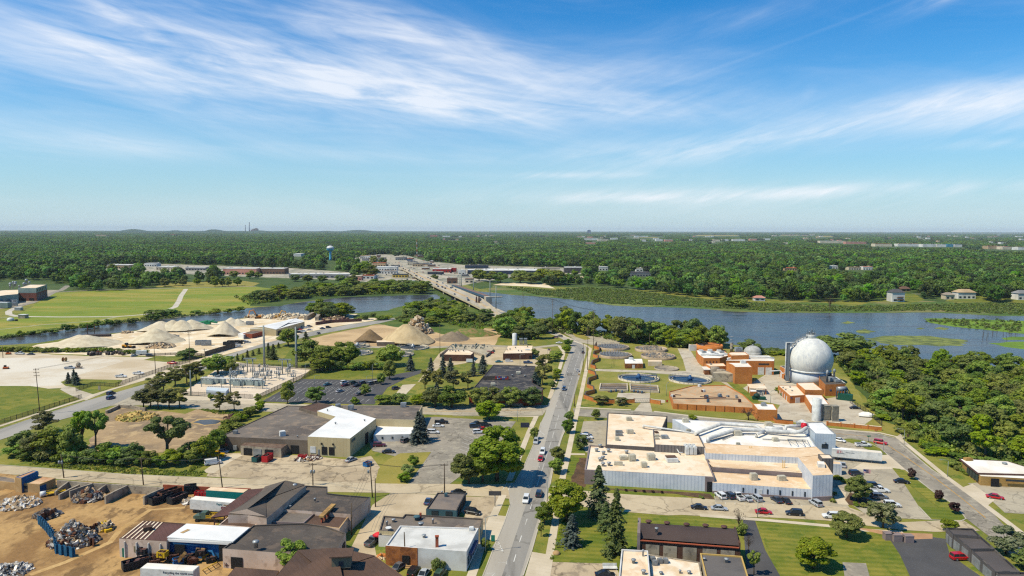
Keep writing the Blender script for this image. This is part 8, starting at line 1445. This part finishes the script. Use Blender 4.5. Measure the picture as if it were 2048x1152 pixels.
def scatter(name,pts,sc,coll,sd,zs=1.0):
 me=bpy.data.meshes.new(name);me.vertices.add(len(pts));me.vertices.foreach_set('co',pts.astype(np.float32).ravel());at=me.attributes.new('tree_scale','FLOAT_VECTOR','POINT');at.data.foreach_set('vector',np.column_stack([sc,sc,sc*zs]).astype(np.float32).ravel());o=bpy.data.objects.new(name,me);COL.objects.link(o);tag(o,kind='stuff')
 ng=bpy.data.node_groups.new(name+'_nodes','GeometryNodeTree');ng.interface.new_socket('Geometry',in_out='INPUT',socket_type='NodeSocketGeometry');ng.interface.new_socket('Geometry',in_out='OUTPUT',socket_type='NodeSocketGeometry');g=NT(ng)
 gi,go=g.n('NodeGroupInput'),g.n('NodeGroupOutput');ci=g.n('GeometryNodeCollectionInfo');ci.inputs['Collection'].default_value=coll;ci.inputs['Separate Children'].default_value=True;ci.inputs['Reset Children'].default_value=True
 ip=g.n('GeometryNodeInstanceOnPoints');ip.inputs['Pick Instance'].default_value=True;rv=g.n('FunctionNodeRandomValue',data_type='INT');rv.inputs[4].default_value=0;rv.inputs[5].default_value=50;rv.inputs['Seed'].default_value=sd;rr=g.n('FunctionNodeRandomValue',data_type='FLOAT_VECTOR');rr.inputs[0].default_value=(0,0,0);rr.inputs[1].default_value=(0,0,6.283);rr.inputs['Seed'].default_value=sd+1
 na=g.n('GeometryNodeInputNamedAttribute',data_type='FLOAT_VECTOR');na.inputs['Name'].default_value='tree_scale'
 g.lk(gi.outputs[0],ip.inputs['Points']);g.lk(ci.outputs[0],ip.inputs['Instance']);g.lk(rv.outputs[2],ip.inputs['Instance Index']);g.lk(rr.outputs[0],ip.inputs['Rotation']);g.lk(na.outputs[0],ip.inputs['Scale']);g.lk(ip.outputs[0],go.inputs[0])
 md=o.modifiers.new('scatter','NODES');md.node_group=ng;return o
FR_PX=[(-500,585),(-50,566),(30,560),(100,562),(128,574),(150,581),(205,583),(300,577),(312,571),(350,566),(480,561),(560,566),(700,570),(800,564),(850,560),(905,574),(985,566),(1010,566),(1110,572),(1165,570),(1250,577),(1340,590),(1450,602),(1560,603),(1650,604),(1700,609),(1765,602),(1850,598),(1960,604),(2048,610),(2250,616),(2700,640)]
def forest():
 rg=np.random.default_rng(5);front=[P(u,v) for u,v in FR_PX];fa=np.array([math.atan2(p.x,p.y) for p in front]);fd=np.array([math.hypot(p.x,p.y) for p in front])
 clear=[[(p.x,p.y) for p in gp(q)] for q in (TOWN_PX,LEFT_PX,[(104,588),(136,566),(150,566),(130,588)])]
 def pip(x,y,poly):
  r=np.zeros(len(x),bool);n=len(poly)
  for i in range(n):
   (x0,y0),(x1,y1)=poly[i-1],poly[i];c=((y0>y) !=(y1>y));r ^=c & (x<(x1-x0)*(y-y0)/(y1-y0+1e-12)+x0)
  return r
 def pts(d0,d1,sp,jit,m=5):
  ys=np.arange(d0*.8,d1,sp);out=[]
  for y in ys:w=y*.80+120;x=np.arange(-w,w,sp);out.append(np.stack([x+rg.uniform(-jit,jit,len(x)),np.full(len(x),y)+rg.uniform(-jit,jit,len(x))],1))
  p=np.concatenate(out);d=np.hypot(p[:,0],p[:,1]);a=np.arctan2(p[:,0],p[:,1]);k=(d>d0) & (d<d1) & (d>np.interp(a,fa,fd)+3) & (np.abs(a)<.70);p,d,a=p[k],d[k],a[k]
  for poly in clear:k=~pip(p[:,0],p[:,1],poly);p,d,a=p[k],d[k],a[k]
  k=np.ones(len(p),bool)
  for a0,a1,q0,q1 in SH:k &=~((a>a0-m/d) & (a<a1+m/d) & (d>q0-m*.8) & (d<q1+m*.8))
  return p[k]
 p=pts(560,1900,14.5,6.4);keep=rg.random(len(p))>.06;p=p[keep];sc=rg.uniform(.5,1.35,len(p));scatter('forest_trees',np.column_stack([p,np.zeros(len(p))]),sc,CA,3)
 p2=pts(1900,6500,60,14,42);scatter('forest_patches',np.column_stack([p2,np.zeros(len(p2))]),rg.uniform(.9,1.15,len(p2)),CB,8);p3=pts(6500,25500,150,45,80);scatter('forest_horizon',np.column_stack([p3,np.zeros(len(p3))]),rg.uniform(1.7,2.3,len(p3)),CB,12,.5);print('FOREST',len(p),len(p2),len(p3))
forest()
def cover(name,polys,n,H_,R_,m,sd,kinds=3):
 v=[lobes_crown(sd*31+k,60,H=H_,R=R_,base=0,nl=7,ls=(R_*.1,R_*.22),lobe=(.3,.5),up=.4)[0] for k in range(kinds)];c=collection(name+'_kinds',[bpy.data.objects.new(name+'_clump',q_mesh(name+'_clump',x,m)) for x in v]);rg=np.random.default_rng(sd);out=[]
 for q in polys:
  w=gp(q);xs=[p.x for p in w];ys=[p.y for p in w];pw=[(p.x,p.y) for p in w];k=t=0;want=n if isinstance(n,int) else n[len(out)];got=[]
  while k<want and t<want*8:
   t +=1;x,y=rg.uniform(min(xs),max(xs)),rg.uniform(min(ys),max(ys))
   if inside((x,y),pw):got.append((x,y,0));k +=1
  out.append(got)
 pts=np.array(sum(out,[]));scatter(name,pts,rg.uniform(.5,1.25,len(pts)),c,sd)
cover('undergrowth',[GROVES[0][0],GROVES[3][0],GROVES[2][0],GROVES[1][0],GROVES[5][0]],[1700,500,260,260,900],3.0,2.8,LEAF,41)
cover('reeds',[[(1010,574),(1110,581),(1165,575),(1250,580),(1340,592),(1450,604),(1536,608),(1700,614),(1920,608),(2300,606),(2300,634),(2048,630),(1861,622),(1711,623),(1536,623),(1374,613),(1224,608),(1074,590)],[(1848,643),(1870,638),(1990,641),(2060,643),(2300,652),(2300,680),(2060,667),(1930,655),(1880,648)],[(1515,700),(1570,703),(1575,712),(1510,708)],[(0,676),(175,651),(300,639),(425,626),(425,628),(300,641),(175,653),(0,679)]],[5200,420,160,260],2.0,2.2,leaf_mat('reed_leaf',(.12,.175,.036,1),(.17,.215,.046,1),(.27,.24,.10,1),.02,.3),43)
cover('weeds',[[(1100,1118),(1135,1012),(1150,1012),(1110,1120)],[(0,905),(60,930),(250,948),(400,953),(410,945),(250,935),(90,925)],[(375,945),(412,930),(425,912),(415,905),(390,925)],[(395,818),(470,822),(520,822),(500,832),(430,828)],[(118,973),(186,968),(325,977),(325,980),(200,975)]],[60,420,260,180,50],.5,.7,LEAF_L,47)
t=thing('river_marker','rust red twin marker towers at the near end of the bridge','marker',P(956,616))
for du in (0,5):p=P(953+du,614);mb=MB();mb.ring([[(p.x+a*w,p.y+b_*w,z) for a,b_ in ((-1,-1),(1,-1),(1,1),(-1,1))] for w,z in ((1.1,0),(.9,8),(.6,11))]);mb.build('tower',R_RUST,t)
for i,(u,v,w,h_) in enumerate(((730,553,44,22),(741,556,30,18),(766,532,16,12),(747,530,14,13),(870,560,14,8),(1040,566,34,18),(1062,568,30,16),(1086,566,40,20),(1112,569,38,20),(958,562,30,16),(980,564,30,15),(1000,566,28,15),(1150,552,12,9),(330,573,18,12),(352,571,16,11),(366,572,15,11),(394,570,15,10),(420,568,14,9),(430,574,16,15),(445,573,12,12),(457,573,12,13),(475,572,14,12),(225,546,18,12),(250,546,16,10),(276,549,18,14),(330,550,16,10),(352,552,18,12),(425,553,18,12),(440,555,16,12),(468,556,18,10),(500,558,18,12),(516,558,14,10),(590,563,18,10),(615,564,20,10),(645,565,18,10),(680,566,20,11),(705,566,18,12))):tree(u,v,v-h_*1.5,w,'oak','tree standing singly among the lots on the far side of the river','single trees beyond the river')
for i in range(16):u,v=rnd.uniform(1960,2046),rnd.uniform(655,682);p=P(u,v);mb=MB();mb.tube([p,p+Vector((rnd.uniform(-.4,.4),0,rnd.uniform(2.5,6)))],[.18,.05],5);mb.tube([p+Vector((0,0,1.8)),p+Vector((rnd.uniform(-1.2,1.2),.3,3))],[.1,.03],4);obj1('dead_snag',mb,BARK,'bare dead snag standing in the shallows by the marsh islands','dead tree','dead snags in the marsh')
mb=MB();mb.box((0,14800,84),(51600,30200,172));hz_=mb.build('haze',(lambda:None)() or bpy.data.materials.new('haze_air'));tag(hz_,kind='stuff')
hm=hz_.data.materials[0];hm.use_nodes=True;hm.node_tree.nodes.clear();g=NT(hm.node_tree);o_=g.n('ShaderNodeOutputMaterial');pv=g.n('ShaderNodeVolumePrincipled');pv.inputs['Color'].default_value=(.80,.90,1.0,1);pv.inputs['Density'].default_value=HAZE;pv.inputs['Anisotropy'].default_value=.0;g.lk(pv.outputs[0],o_.inputs['Volume'])
